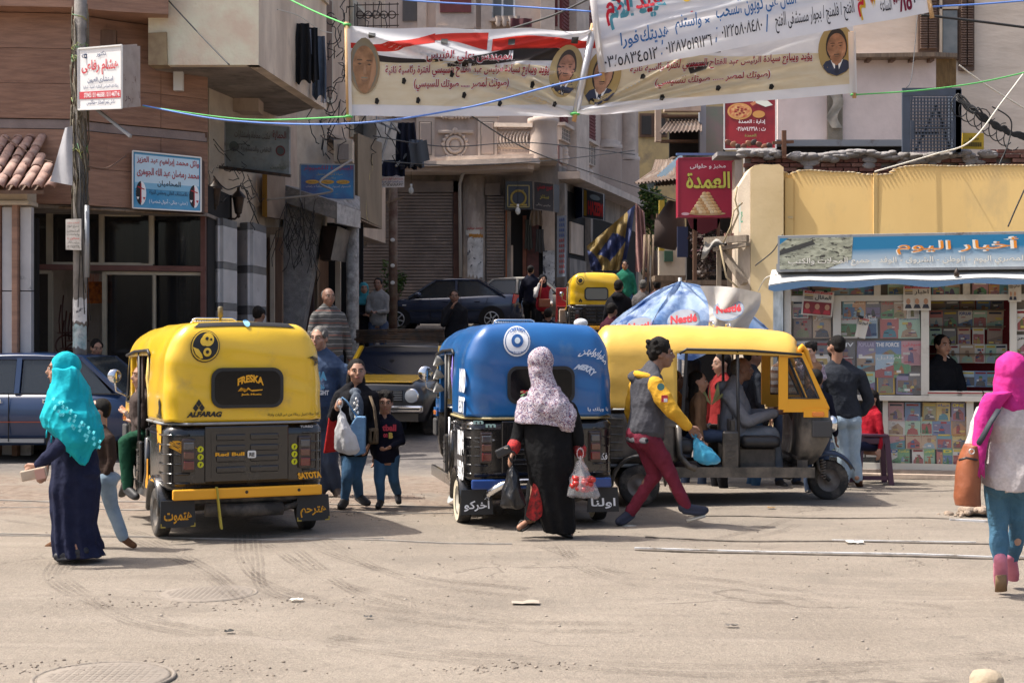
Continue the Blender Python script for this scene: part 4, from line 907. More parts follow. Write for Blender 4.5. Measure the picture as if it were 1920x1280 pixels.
cl=MB();cl.grid(lambda u,v:P(1556+20*u+6*math.sin(v*7),178+62*v,24.36+.03*math.sin(u*5+v*9)),6,10);part('hanging_sheet',cl,mat('grey_canvas',(.38,.34,.28),.9,var=(.25,.22,.18),vscale=6),LT,True)
part('roof_board',MB().prism([P(1455,103,24.2),P(1755,98,24.2),P(1795,100,25.2),P(1795,108,25.2),P(1755,106,24.2),P(1455,108,24.2)][::-1],(0,2.3,0)),M_wood,LT,True)
for x in(1497,1545,1586,1630,1675,1712,1748):bx('rafter_end',x-4,106,x+4,114,24.3,.3,M_wood_dk,LT)
for i in range(9):part('reed_slat',MB().bar(P(1757+i*4.2,108,24.6+i*.09),P(1757+i*4.2,172-i*1.2,24.6+i*.09),.034,.02),mat('ochre_reed',(.30,.19,.08),.85,var=(.2,.12,.05),vscale=7),LT,True)
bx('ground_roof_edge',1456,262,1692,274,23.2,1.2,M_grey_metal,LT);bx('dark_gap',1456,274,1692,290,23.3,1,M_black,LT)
BH=thing('beige_house','tall scabby beige house with brown louvred window shutters at the upper right','house',(9,27,0))
bx('wall',1560,-160,2300,300,27,6,M_beigew,BH)
Mw=mat('brown_shutter_paint',(.135,.085,.06),.75,var=(.09,.055,.04),vscale=5,stretch=(1,1,6))
def louvre(x0,y0,x1,y1,D,parent,step=5):
 f=bx('shutter',x0,y0,x1,y1,D,.07,Mw,parent);n=int((y1-y0)/step)
 for half in((x0+3,(x0+x1)/2-1.5),((x0+x1)/2+1.5,x1-3)):
  for i in range(n):
   ya=y0+6+(y1-y0-12)*i/n;a_=P(half[0],ya,D-.03);b_=P(half[1],ya,D-.03);mb=MB();mb.bar(a_,b_,.05,step*.7*D/F,(0,.5,1));part('slat',mb,Mw,f,True)
louvre(1722,-40,1758,101,26.9,BH);louvre(1799,-40,1827,132,26.9,BH)
wf=bx('window',1758,-40,1799,112,26.93,.08,Mw,BH)
bx('pane',1768,20,1795,104,26.88,.04,mat('grey_curtained_glass',(.13,.145,.15),.25,var=(.2,.21,.21),vscale=3),wf);bx('frame_bar',1762,-40,1767,108,26.86,.06,M_plaster,wf);bx('frame_bar',1762,10,1797,17,26.86,.06,M_plaster,wf)
MG=mat('slate_blue_metal',(.085,.105,.145),.6,.2,var=(.07,.085,.11),vscale=4)
VC=thing('ventilated_metal_cover','slate blue sheet metal cover with a punched grille standing on the brick parapet','metal cover',P(1742,290,21.3))
def vc(px,py,o=0):return P(px,py,21.3-o)
def vb(name,x0,y0,x1,y1,o=0,d=.04,m=None):return bx(name,x0,y0,x1,y1,21.3-o,d,m or MG,VC)
bx('back',1700,172,1790,284,21.75,.05,mat('pale_back',(.42,.36,.34),.8),VC)
vb('frame_top',1692,165,1802,180);vb('frame_left',1692,180.5,1707,285);vb('frame_right',1789,180.5,1802,285)
vb('side_panel',1792,168,1803,285,.0,.45)
for i in range(14):vb('grille_bar',1708+i*6.1,182,1710.6+i*6.1,285,-.005,.02)
for j in range(17):vb('grille_bar',1707.5,183+j*6.2,1788.5,185.2+j*6.2,.01,.012)
for x0,y0,x1,y1 in((1707.5,226,1714,262),(1707.5,180.5,1712,188),(1783,226,1788.5,262)):vb('solid_plate',x0,y0,x1,y1,.014,.01)
for a_,b_ in(((1757,196),(1716,284)),((1722,240),(1790,240)),((1716,250),(1760,250)),((1760,210),(1782,284))):part('brace',MB().bar(vc(*a_,-.12),vc(*b_,-.12),.03,.03),M_cable,VC,True)
def cable(pts,r,m,label,D=None,sag=0.0,name='cable',n=14,group='overhead cables',cat='cable'):
 out=[]
 for i in range(len(pts)-1):
  a_,b_=Vector(pts[i]),Vector(pts[i+1])
  for k in range(n):t=k/n;p=a_.lerp(b_,t);p.z-=sag*4*t*(1-t);out.append(p)
 out.append(Vector(pts[-1]));mb=MB();mb.tube(out,r,6)
 return single(name,label,cat,mb,m,group)
cb=MB()
for k in range(9):
 pts=[P(1795+rnd.uniform(-3,3),178+k*1.5,21.1),P(1830+rnd.uniform(-4,4),205+k*1.2,21.0),P(1862,232+rnd.uniform(-6,8),21.0),P(1890,246+rnd.uniform(-4,4),21.0),P(1935,262+rnd.uniform(-3,3),21.0)]
 out=[]
 for i in range(len(pts)-1):
  for t in np.linspace(0,1,8,endpoint=False):out.append(pts[i].lerp(pts[i+1],t)+Vector((0,0,.03*math.sin(k+i+t*6))))
 cb.tube(out,.014,5)
for k in range(8):
 c_=P(1800+k*14,190+k*9,21.0);cb.tube([c_+Vector((.12*math.cos(a_),0,.16*math.sin(a_)-.06))for a_ in np.linspace(rnd.random()*3,5.5,12)],.008,5)
single('cable_bundle','tangled bundle of thick black cables running down to the right of the slate grille','cables',cb,M_cable)
YS=thing('small_yellow_sign','small yellow sign with black letters behind the tangled cables','sign',P(1825,280,21.9))
q=Quad(P(1804,279,21.9),P(1845,280,21.9),P(1845,250,21.9),P(1805,249,21.9));part('board',MB().prism([q.at(0,0,-.03),q.at(1,0,-.03),q.at(1,1,-.03),q.at(0,1,-.03)],(0,-.025,0)),mat('sign_yellow',(.62,.42,.02),.6,var=(.5,.33,.03),vscale=6),YS,True)
letters(q,'ﻮﻠﻴﻤﺳ',.3,.75,.52,.78,paint('1a1a10'),YS,.008,.02);
for i in range(9):shape(q,rect(.1+i*.09,.15,.155+i*.09,.42),paint('1a1a10'),YS,.008)
ST=thing('bakery_stall','dim bakery stall of boards and corrugated awnings left of the yellow wall','stall',(3.4,24.5,0))
def corr(name,p00,p10,p11,p01,n,amp,m,parent=ST,th=.01):
 p=[Vector(x)for x in(p00,p10,p11,p01)];nn=(p[1]-p[0]).cross(p[3]-p[0]).normalized();mb=MB()
 f=lambda u,v:(p[0]*(1-u)+p[1]*u)*(1-v)+(p[3]*(1-u)+p[2]*u)*v+nn*amp*math.sin(u*n*2*math.pi)
 mb.grid(f,n*6,3);mb.grid(lambda u,v:f(u,v)+nn*th,n*6,3);return part(name,mb,m,parent,True)
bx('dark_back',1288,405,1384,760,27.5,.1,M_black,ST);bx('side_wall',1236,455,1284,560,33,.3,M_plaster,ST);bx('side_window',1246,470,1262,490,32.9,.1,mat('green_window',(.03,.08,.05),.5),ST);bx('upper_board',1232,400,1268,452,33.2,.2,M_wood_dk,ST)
for x in(1206,1214,1222):part('leaning_pole',MB().tube([P(x,560,34),P(x+3,440,34)],.03,6),M_wood,ST,True)
bx('produce_table',1228,516,1286,521,31,.8,M_wood,ST);bx('table_skirt',1230,521,1285,556,31.1,.1,mat('tan_sacking',(.28,.2,.13),.9,var=(.18,.12,.08),vscale=6),ST);bx('side_board',1378,300,1392,560,22.6,.3,M_conc,ST)
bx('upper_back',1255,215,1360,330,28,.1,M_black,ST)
corr('upper_awning',P(1235,250,26),P(1316,246,26),P(1316,226,28),P(1252,228,28),10,.02,M_corr)
corr('main_awning',P(1190,345,27),P(1285,335,24.5),P(1400,288,25.5),P(1268,290,28.2),14,.02,M_corr)
corr('lower_awning',P(1214,350,27.5),P(1292,345,24.5),P(1292,300,25.0),P(1230,300,28),12,.02,M_corr)
bx('blue_edge',1268,287,1372,291,24.2,.06,mat('blue_edging',(.12,.24,.45),.6),ST)
tb=MB()
for i in range(16):
 t=i/15;p=P(1212+58*t,345-52*t,27-2*t);tb.add([p,p+Vector((.09,-.02,.02)),p+Vector((.05,-.02,-.12-.05*rnd.random()))],[(0,1,2)])
part('ragged_fringe',tb,mat('pale_blue_plastic',(.35,.5,.62),.6,translucent=.3),ST,True)
bx('post',1312,190,1324,290,27.4,.2,mat('blue_grey_post',(.22,.24,.28),.7),ST);bx('shutter_box',1324,200,1356,290,27.4,.3,mat('faded_mauve_board',(.2,.15,.16),.7,var=(.14,.17,.14),vscale=3),ST);bx('post',1229,190,1240,265,27.6,.15,M_conc,ST)
for y in(215,240,262):bx('shelf',1240,y,1312,y+4,27.7,.2,M_wood_dk,ST)
bx('cement_patch',1246,190,1314,208,27.2,.2,M_conc,ST);bx('cement_lip',1345,284,1400,292,22.5,.6,M_cement,ST)
for x,w in((1300,7),(1345,5),(1372,8)):bx('stall_post',x,410,x+w,620,24.6,.1,M_wood_dk,ST)
part('maroon_valance',MB().prism([P(1288,408,24.6),P(1352,408,24.6),P(1345,428,24.6),P(1318,440,24.6),P(1296,428,24.6)][::-1],(0,.03,0)),mat('maroon_fabric',(.12,.02,.03),.9),ST,True)
foliage('hanging_goods','dim tangle of goods hung below the bakery sign','goods',P(1325,455,24.9),.32,.2,.32,700,.05,[mat('dim_goods_a',(.12,.09,.08),.9),mat('dim_goods_b',(.22,.19,.18),.8),mat('dim_goods_c',(.10,.035,.05),.9)],None,11)
foliage('hanging_goods','bundle of pale bags heaped on the stall counter under the bakery sign','goods',P(1350,500,25.1),.38,.2,.22,500,.05,[mat('dim_goods_a',(0,)*3),mat('dim_goods_b',(0,)*3)],None,12)
bx('counter',1286,525,1378,534,24.4,.8,M_wood,ST);bx('counter_front',1288,534,1376,620,24.5,.1,M_wood_dk,ST)
bx('side_counter',1228,518,1284,526,27.5,.6,M_wood,ST)
bx('hanging_carpet',1270,425,1290,482,25.2,.05,mat('navy_cloth',(.03,.04,.09),.9),ST)
bx('yellow_side',1236,375,1246,470,29,.1,mat('sun_yellow',(.5,.36,.05),.8),ST)
part('dark_tarp_roll',MB().tube([P(1268,380,27),P(1256,420,27),P(1246,465,27)],[.15,.28,.2],10),mat('brown_tarp',(.06,.04,.035),.8),ST,True)
WS=thing('wooden_scaffold','rickety wooden scaffold of planks and tied poles beside the pale pier','scaffold',P(1365,600,19.6))
Mwg=mat('sun_grey_wood',(.30,.245,.185),.85,var=(.19,.15,.115),vscale=3,stretch=(5,5,.7),bump=.4)
for a_,b_,w in(((1322,452),(1402,447),.09),((1350,462),(1396,532),.07),((1340,468),(1402,458),.05)):part('plank',MB().bar(P(*a_,19.8),P(*b_,19.5),.1,w),Mwg,WS,True)
for x in(1348,1368,1386,1398):part('upright',MB().bar(P(x,455,19.9),P(x,900,19.9),.06,.05),Mwg,WS,True)
bx('brick_on_top',1360,437,1376,447,19.6,.12,M_brick2,WS)
rg_=MB();rg_.grid(lambda u,v:P(1322+42*u-8*v,452+34*v*(1-u)+5*math.sin(u*9),19.5+.05*math.sin(v*7+u*4)),8,6);part('rag',rg_,mat('grey_rag',(.36,.34,.31),.9,var=(.22,.2,.18),vscale=7),WS,True)
for pts in([(1382,350),(1378,375),(1385,400),(1368,440)],[(1392,380),(1376,395),(1370,425),(1356,455)],[(1350,460),(1362,520),(1390,545)]):
 part('rope',MB().tube([P(x,y,19.3)for x,y in pts],.012,6),mat('straw_rope',(.42,.33,.2),.9),WS,True)
def tarp_fn(u,v):
 L=P(1098+12*v,0,44);x0,x1=1100+8*(1-v),1165+26*v**.6
 ytop=470-90*u**.8 if True else 0
 y=(507)*(1-v)+(462-78*u)*v;px=x0+(x1-x0)*u
 return P(px,y,44+.09*math.sin(u*28+v*5)+.07*math.sin(u*11-v*13))
def tarp_mat():
 m=bpy.data.materials.new('patchwork_tarpaulin');m.use_nodes=True;MATS['patchwork_tarpaulin']=m
 m.node_tree.nodes['Principled BSDF'].inputs['Roughness'].default_value=.75;return m
TP=thing('patchwork_tarpaulin','ochre tarpaulin with a blue diamond patch hung across the shop fronts','tarpaulin',P(1150,507,44))
def tpatch(name,inside,m,off=0.0):
 mb=MB();N=44
 for i in range(N):
  for j in range(N):
   if inside((i+.5)/N,(j+.5)/N):
    a_=[tarp_fn(x/N,y/N)+Vector((0,-off,0))for x,y in((i,j),(i+1,j),(i+1,j+1),(i,j+1))];mb.add(a_,[(0,1,2,3)],True)
 part(name,mb,m,TP,True)
M_to=mat('ochre_tarp',(.27,.19,.06),.7,var=(.19,.13,.045),vscale=4,bump=.4,bscale=12);M_tb=mat('blue_tarp',(.03,.045,.14),.7,var=(.02,.03,.09),vscale=4)
dm=lambda u,v:abs(u-.55)/.36+abs(v-.5)/.30<1
edge=lambda u,v:u>.90-.05*v or(u<.35-v*.4)
tpatch('ochre_cloth',lambda u,v:not dm(u,v)and not edge(u,v),M_to);tpatch('diamond_patch',dm,M_tb);tpatch('blue_border',lambda u,v:edge(u,v)and not dm(u,v)and u>.5,M_tb);tpatch('blue_corner',lambda u,v:edge(u,v)and not dm(u,v)and u<=.5,M_tb)
mb=MB();mb.grid(lambda u,v:P(1190+(24-8*v)*u+2,510-130*v+18*u*v,43.6+.1*math.sin(u*16+v*4)),14,12)
single('pink_cloth','faded pink cloth hung on the right edge of the patchwork tarpaulin','cloth',mb,mat('faded_pink',(.36,.2,.18),.9,var=(.27,.14,.13),vscale=3))
mb=MB();mb.box(P(1066,592,40)+Vector((0,0,0)),(.5,.4,.35));single('stone_block','small pitted stone block on the pavement beside the far yellow rickshaw','stone block',mb,M_conc,bevel=.02)
rc=thing('red_plastic_chair','red plastic chair standing by the shop door left of the far rickshaw','chair',P(1058,575,41.5));Mrc=mat('red_plastic',(.32,.02,.02),.4)
part('seat',MB().box((0,0,.0),(.45,.42,.04)),Mrc,rc,bevel=.01);part('backrest',MB().box((0,.2,.28),(.45,.04,.5)),Mrc,rc,bevel=.015)
for sx in(-1,1):
 for sy in(-1,1):part('leg',MB().bar((sx*.2,sy*.18,0),(sx*.22,sy*.2,-.42),.05,.05),Mrc,rc)
 #  NEWSPAPER KIOSK
KX,KY=XY(1466,18.3);KR=-R(15.0)
K=thing('newspaper_kiosk','white framed newspaper kiosk with a blue lettered sign board along its roof','kiosk',(KX,KY,0),KR)
KM=wm(K);KI=KM.inverted()
def kl(px,py=640):
 d=Vector(((px-960)/F,1,0));n=KM.to_3x3()@Vector((0,1,0));o=Vector((KX,KY,0))
 t=o.dot(n)/d.dot(n);p=d*t;return(KI@Vector((p.x,p.y,0))).x,CAMH+(640-py)*t/F
def kbox(name,x0,y0,x1,y1,m,o=0.0,d=.06,parent=None,bevel=0,**k):
 (xa,za),(xb,zb)=kl(x0,y0),kl(x1,y1);zc0=kl((x0+x1)/2,y0)[1];zc1=kl((x0+x1)/2,y1)[1]
 return part(name,MB().box(((xa+xb)/2,-o+d/2,(zc0+zc1)/2),(xb-xa,d,zc0-zc1)),m,parent or K,bevel=bevel,**k)
KW=kl(2080)[0]
def kz(py,px=1690):return kl(px,py)[1]
M_kw=mat('kiosk_white_frame',(.60,.57,.50),.5,dirt=(.36,.31,.25),dscale=2.5,dmin=.55,dmax=.8)
M_kred=mat('kiosk_red_lining',(.20,.012,.016),.8)
Hk=kz(512)
def klb(name,x0,z0,x1,z1,m,y=0.0,d=.06,parent=None,bevel=0,**k):return part(name,MB().box(((x0+x1)/2,y,(z0+z1)/2),(x1-x0,d,z1-z0)),m,parent or K,bevel=bevel,**k)
klb('base',0,.0,KW,.09,M_conc_dk,.3,.9);klb('kerb',-.1,0,KW,.05,M_conc,-.18,.2)
klb('roof',-.05,Hk+.03,KW+.1,Hk+.12,M_grey_metal,.55,1.5);klb('side_wall',0,.09,.06,Hk,M_kw,.6,1.2);klb('back_wall',0,.09,KW,Hk,M_kred,1.2,.06)
xp=[kl(x)[0]for x in(1470,1484,1562,1577,1727,1742,1893,1906)]
klb('corner_post',xp[0],.09,xp[1],Hk,M_kw,0,.08,bevel=.008);klb('mullion',xp[2],kz(740),xp[3],kz(553),M_kw,0,.06);klb('mullion',xp[4],kz(740),xp[5],kz(560),M_kw,0,.08);klb('mullion',xp[6],kz(740),xp[7],kz(560),M_kw,0,.08)
klb('counter_ledge',xp[0],kz(751),KW,kz(741),M_kw,-.03,.14,bevel=.008)
klb('transom',xp[1],kz(564),KW,kz(553),M_kw,-.005,.06);klb('top_rail',xp[1],kz(529),KW,kz(520),M_kw,0,.06)
for x in(1645,1812):a_=kl(x)[0];klb('mullion',a_-.04,kz(553),a_+.04,kz(529),M_kw,.0,.055)
xl=[kl(x)[0]for x in(1660,1672,1812,1822)]
klb('panel_post',xl[0]-.03,.09,xl[0]+.03,kz(751),M_kw,0,.06);klb('panel_post',xl[2],.09,xl[3]+.02,kz(751),M_kw,0,.06);klb('bottom_rail',xp[1],.09,KW,kz(868),M_kw,0,.06)
klb('lower_back',xp[1],.1,KW,kz(752),mat('dim_panel',(0,)*3),.25,.02)
M_cell=mat('cellophane',(.6,.62,.62),.12,alpha=.05,spec=.6,bump=.4,bscale=7)
klb('upper_pane',xp[1],kz(740),xp[2],kz(564),M_cell,-.0,.006);klb('upper_pane',xp[3],kz(740),xp[4],kz(564),M_cell,.0,.006);klb('lower_pane',xp[1],kz(866),xl[0]-.03,kz(752),M_cell,.0,.006);klb('lower_pane',xl[0]+.03,kz(866),xl[2],kz(752),M_cell,0,.006)
klb('display_back',xp[1],kz(752),xp[5]-.03,kz(529),mat('display_card',(.20,.17,.14),.9,var=(.13,.11,.09),vscale=5),.10,.02)
klb('display_back',xp[7],kz(752),KW,kz(529),MATS['display_card'],.10,.02);klb('display_back',xp[5],kz(553),xp[7],kz(529),MATS['display_card'],.10,.02)
klb('post_foil',-.10,.0,xp[0]-.005,Hk,mat('wrapped_pipe',(.50,.55,.58),.35,.4,var=(.3,.34,.36),vscale=6,stretch=(3,3,1)),-.02,.08)
for z in(kz(612),kz(665),kz(580)):klb('inner_shelf',xp[5],z,xp[6],z+.012,M_wood,.95,.4)
klb('inner_counter',xp[5],kz(742),KW,kz(739),M_kw,.25,.5)
ka=MB();z1=kz(508)
def aw_fn(u,v):
 x=-.12+(KW+.3)*u;w=.5+.5*math.sin(u*17)
 edge=kl(1466+454*min(1,u*1.35),1)[0]
 zed=z1-.03-(.10 if u>.12 else .10+.05*(1-u/.12))
 return Vector((x,-.03-.42*v,z1+.02+(zed-z1-.02)*v+.012*math.sin(u*23)*v))
ka.grid(aw_fn,60,5);ka.grid(lambda u,v:aw_fn(u,v)+Vector((0,0,.012)),60,5)
part('awning',ka,mat('grey_canvas_awning',(.52,.52,.51),.8,var=(.40,.40,.40),vscale=3),K)
kv=MB();kv.grid(lambda u,v:aw_fn(u,1)+Vector((0,-.004*v,-(.045+.03*(u>.01)*(1-u)+.012*math.sin(u*31))*v)),60,2);part('awning_valance',kv,mat('blue_canvas',(.07,.14,.24),.8),K)
KS=thing('kiosk_sign','long blue and white newspaper sign board with orange Arabic title on the kiosk roof','sign',KM@Vector((-.0,-.3,kz(508))),KR)
s0,s1,t0,t1=kl(1464,508),kl(2040,508),kz(508),kz(443)
SI=wm(KS).inverted()
def ks(u,v,o):return KM@Vector((s0[0]+(s1[0]-s0[0])*u,-.32-o,t0+(t1-t0)*v))
part('casing',MB().prism([ks(-.003,-.02,-.2),ks(1,-.02,-.2),ks(1,1.03,-.2),ks(-.003,1.03,-.2)],(KM.to_3x3()@Vector((0,-.2,0)))),M_grey_metal,KS,True,bevel=.005)
q=Quad(ks(.004,.05,0),ks(1,.05,0),ks(1,.95,0),ks(.004,.95,0),off=KM.to_3x3()@Vector((0,-1,0)))
def grad_mat(name,c0,c1,axis=2,lo=0.,hi=1.):
 m=bpy.data.materials.new(name);m.use_nodes=True;nt=m.node_tree;b=nt.nodes['Principled BSDF'];b.inputs['Roughness'].default_value=.4
 g_=nd(nt,'ShaderNodeTexCoord');s_=nd(nt,'ShaderNodeSeparateXYZ');nt.links.new(g_.outputs['Generated'],s_.inputs[0])
 r=nd(nt,'ShaderNodeMapRange');r.inputs[1].default_value=lo;r.inputs[2].default_value=hi;n=nd(nt,'ShaderNodeTexNoise',i_Scale=4,i_Detail=5);ad=nd(nt,'ShaderNodeMath',operation='MULTIPLY_ADD');ad.inputs[1].default_value=.35;nt.links.new(n.outputs[0],ad.inputs[0]);nt.links.new(s_.outputs[axis],ad.inputs[2]);nt.links.new(ad.outputs[0],r.inputs[0])
 x=nd(nt,'ShaderNodeMix',data_type='RGBA');x.inputs[6].default_value=rgb(c0);x.inputs[7].default_value=rgb(c1);nt.links.new(r.outputs[0],x.inputs[0]);nt.links.new(x.outputs[2],b.inputs['Base Color']);return m
mb=MB();mb.prism([q.at(0,0,.001),q.at(1,0,.001),q.at(1,1,.001),q.at(0,1,.001)],q.n*.004);part('printed_face',mb,grad_mat('sky_print',(.55,.62,.66),(.015,.18,.36),2,.3,.85),KS,True)
pa=paint('b9bba6',.5,var=hexc('7d8070'),vscale=9,dirt=hexc('3c3a35'),dscale=11,dmin=.55,dmax=.6,stretch=(1,1,3));shape(q,[(0,0),(.16,0),(.24,.3),(.245,1),(0.03,1),(0,.8)],pa,KS,.007,'newspaper_print')
for x0,x1,y0,y1 in((.0,.12,.55,.8),):shape(q,[(x0,y0-.1),(x1,y1),(x1-.01,y1+.12),(x0,y0+.05)],paint('3a3a38'),KS,.009)
ku=lambda px:(kl(px)[0]-s0[0])/(s1[0]-s0[0])
OR=paint('e08a28',.4);WH=paint('e9e6dc',.4)
letters(q,'أخبار اليوم',ku(1679),ku(1907),.40,.94,WH,KS,.009,.05);letters(q,'أخبار اليوم',ku(1681),ku(1905),.43,.92,OR,KS,.012,.015)
DK=paint('4d4640',.5);letters(q,'المصري اليوم - الوطن - الشروق - الوفد - جميع المجلات والكتب',ku(1480),ku(1918),.08,.36,DK,KS,.010,.03);letters(q,'المصري اليوم - الوطن - الشروق - الوفد - جميع المجلات والكتب',ku(1480),ku(1918),.085,.355,WH,KS,.013,.012)
PAL={'teal':'2c7f96','pale blue':'8fb4cc','dark grey':'3c3a3c','white':'d8d4cc','green':'3d8a4a','tan':'b08a64','pink':'b9707c','red':'a83230','purple':'6a5a8c','yellow':'c9a53c','brown':'6a4630','blue':'2f5f9c','olive':'7c7a3e','mint':'8fc0a0','orange':'c87a3c'}
PICT={'title':None}
mag_n=[0]
def magazine(px,py,w,h,y,col,where,words=None,wc='e8e4da',pic=None,kind='magazine',frame=None):
 """one cover standing at pixel px, py (centre) of the kiosk front"""
 x,z=kl(px,py);s_=18.0/F;w*=s_;h*=s_;o=KM@Vector((x,y,z-h/2))
 rg=random.Random(int(px*7+py*3));t=thing('magazine' if kind=='magazine' else kind,'%s %s, %s'%(col,kind,where),kind,o,KR,'magazines on display in the kiosk')
 t.rotation_euler=(R(rg.uniform(-4,-1)),R(rg.uniform(-1.5,1.5)),KR)
 dz=lambda h_,k_=.38:'%02x%02x%02x'%tuple(int(int(h_[i:i+2],16)*(1-k_)+v_*k_)for i,v_ in((0,205),(2,200),(4,192)))
 base=paint(dz(PAL[col]),.35,1.0,coat=.2)
 part('cover',MB().box((0,.004,h/2),(w,.008,h)),base,t)
 qq=Quad((-w/2,-.001,0),(w/2,-.001,0),(w/2,-.001,h),(-w/2,-.001,h))
 c2=paint(dz(PAL[pic or rg.choice(list(PAL))],.3),.35,.8);c3=paint(dz(PAL[rg.choice(list(PAL))],.15),.35,.6)
 if frame:shape(qq,rect(0,0,1,1),paint(frame),t,.001,world=False);shape(qq,rect(.07,.05,.93,.95),base,t,.002,world=False)
 k=rg.choice('abcd')
 if k=='a':shape(qq,[(.12,.04),(.88,.04),(.8,.3),(.6,.4),(.4,.4),(.2,.3)],c2,t,.003,'picture',False);shape(qq,oval(.5,.52,.13,.14,10),paint('b08a70',.5,.8),t,.004,'picture',False);shape(qq,[(.36,.55),(.64,.55),(.6,.68),(.4,.68)],c3,t,.005,'picture',False)
 elif k=='b':shape(qq,[(.1,.05),(.9,.05),(.9,.4),(.6,.66),(.1,.35)],c2,t,.003,'picture',False);shape(qq,[(.3,.1),(.6,.1),(.55,.5),(.42,.56),(.33,.45)],c3,t,.004,'picture',False)
 elif k=='c':shape(qq,rect(.06,.08,.94,.62),c2,t,.003,'picture',False);shape(qq,[(.35,.08),(.4,.4),(.5,.55),(.6,.4),(.68,.08)],c3,t,.004,'picture',False);shape(qq,rect(.1,.12,.32,.3),c3,t,.004,'picture',False)
 else:shape(qq,[(0,0),(1,0),(1,.55),(0,.3)],c2,t,.003,'picture',False);shape(qq,rect(.5,.1,.9,.28),c3,t,.004,'picture',False)
 for i_ in range(rg.choice((3,4,5))):
  u_,v_,w_,h_=rg.uniform(.05,.7),rg.uniform(.06,.66),rg.uniform(.12,.34),rg.choice((.03,.04,.10));shape(qq,rect(u_,v_,min(.95,u_+w_),v_+h_),paint(rg.choice(['e6e2da','2a2a30','c8c4bc','b03838','30507a','d8c060','6a4a3a']),.5,.9),t,.0055+.0004*i_,'print',False)
 if words:letters(qq,words,.08,.92,.76,.93,paint(wc),t,.005,.03,world=False)
 else:shape(qq,rect(.1,.82,.88,.92),paint(rg.choice(['e8e4da','c8b040','8a2020','20304a'])),t,.005,'title_bar',False)
 return t
def mrow(tag_,y,h,items,dep=.06):
 for i,it in enumerate(items):
  px,w,col=it[:3];words=it[3]if len(it)>3 else None;wc=it[4]if len(it)>4 else 'e8e4da';fr=it[5]if len(it)>5 else None
  left='leftmost' if i==0 else('rightmost' if i==len(items)-1 else 'between %s and %s'%(items[i-1][2],items[i+1][2]))
  magazine(px,y,w,h,dep-.004*(i%2),col,'%s, %s'%(left,tag_),words,wc,None,'magazine',fr)
mrow('top row, left window',580,34,[(1500,30,'white'),(1545,26,'olive'),(1592,24,'teal'),(1610,24,'orange','كتاب','e8d8b0'),(1637,28,'dark grey'),(1664,24,'brown','وراء','d03030'),(1686,26,'tan'),(1712,22,'white')])
mrow('second row, left window',612,44,[(1504,34,'brown'),(1541,34,'tan','صور'),(1590,34,'white','مكتوب','b02020'),(1628,34,'pale blue','الثقافة','f0f0f0'),(1668,34,'red'),(1705,40,'mint','الشبكة','3050a0')])
mrow('third row, left window',662,46,[(1502,34,'white','النصر','202020'),(1540,32,'dark grey'),(1585,34,'dark grey','XIV','f0f0f0'),(1624,34,'purple','POPULAR','c8c0d8'),(1664,50,'blue','THE FORCE','f0f0f0'),(1710,38,'pink','سيدتى','e05060')])
mrow('fourth row, left window',686,44,[(1500,32,'mint'),(1540,30,'white'),(1623,32,'teal'),(1658,34,'pale blue','دليل'),(1690,34,'green','العلم')],.05)
mrow('bottom row, left window',718,42,[(1500,32,'blue'),(1545,30,'brown'),(1590,30,'purple'),(1626,28,'mint'),(1661,32,'dark grey','ناشيونال','d8c040','c9a020'),(1696,30,'purple'),(1716,24,'dark grey')],.04)
mrow('narrow row above the transom',541,24,[(1500,34,'olive'),(1540,34,'brown'),(1575,34,'orange'),(1605,30,'teal'),(1632,26,'blue'),(1680,30,'mint'),(1705,24,'pink'),(1760,24,'teal'),(1785,30,'tan'),(1838,28,'pink'),(1866,22,'orange'),(1885,20,'teal')])
mrow('upper shelf inside the opening',575,30,[(1760,30,'brown'),(1790,26,'dark grey'),(1820,28,'brown'),(1850,26,'blue'),(1878,24,'dark grey')],.9)
mrow('middle shelf inside the opening',598,36,[(1758,26,'red'),(1786,28,'dark grey'),(1815,26,'white','POPULAR','3050a0'),(1843,26,'mint'),(1873,30,'tan')],.86)
mrow('third shelf inside the opening',630,34,[(1756,24,'mint'),(1783,26,'dark grey'),(1812,24,'tan'),(1840,22,'white'),(1872,28,'brown')],.82)
mrow('red lined shelf behind the vendor',664,36,[(1790,24,'white'),(1818,28,'tan'),(1842,20,'white'),(1864,20,'mint'),(1885,22,'white')],.80)
mrow('stacks beside the vendor',712,30,[(1818,26,'pale blue'),(1842,24,'blue'),(1868,30,'teal')],.5)
mrow('top row, lower panel',772,34,[(1680,28,'pink'),(1711,28,'blue'),(1743,26,'olive',None,'e8e4da','b08a30'),(1769,24,'yellow','مياه','2050a0'),(1797,24,'purple','ONE','f0e020')])
mrow('second row, lower panel',799,34,[(1680,32,'white','الشباب','c03030'),(1711,28,'mint','ميكي','d04030'),(1738,20,'mint','قطر','d04030'),(1766,34,'blue','FROZEN','80b0e0'),(1799,28,'brown',None,'e8e4da','c08a30')])
mrow('third row, lower panel',827,30,[(1680,32,'pink'),(1713,28,'tan','قلوب','a04030'),(1742,28,'tan','عبير','a04030'),(1771,28,'teal'),(1799,26,'yellow','ذهب','8a4020')])
mrow('bottom row, lower panel',858,34,[(1677,16,'white','D','3060a0'),(1694,22,'green','مكتبة','e0d040'),(1722,22,'white'),(1743,20,'green','قاموس','e0d040'),(1763,12,'red'),(1777,18,'green','D','e0d040'),(1797,20,'white')])
mrow('low panel left of the stool',790,34,[(1500,30,'teal'),(1535,30,'pink'),(1570,30,'mint'),(1605,30,'tan'),(1638,28,'brown')])
mrow('bottom panel left of the stool',840,34,[(1500,30,'green'),(1535,30,'tan'),(1570,30,'blue'),(1605,30,'olive'),(1638,28,'teal')])
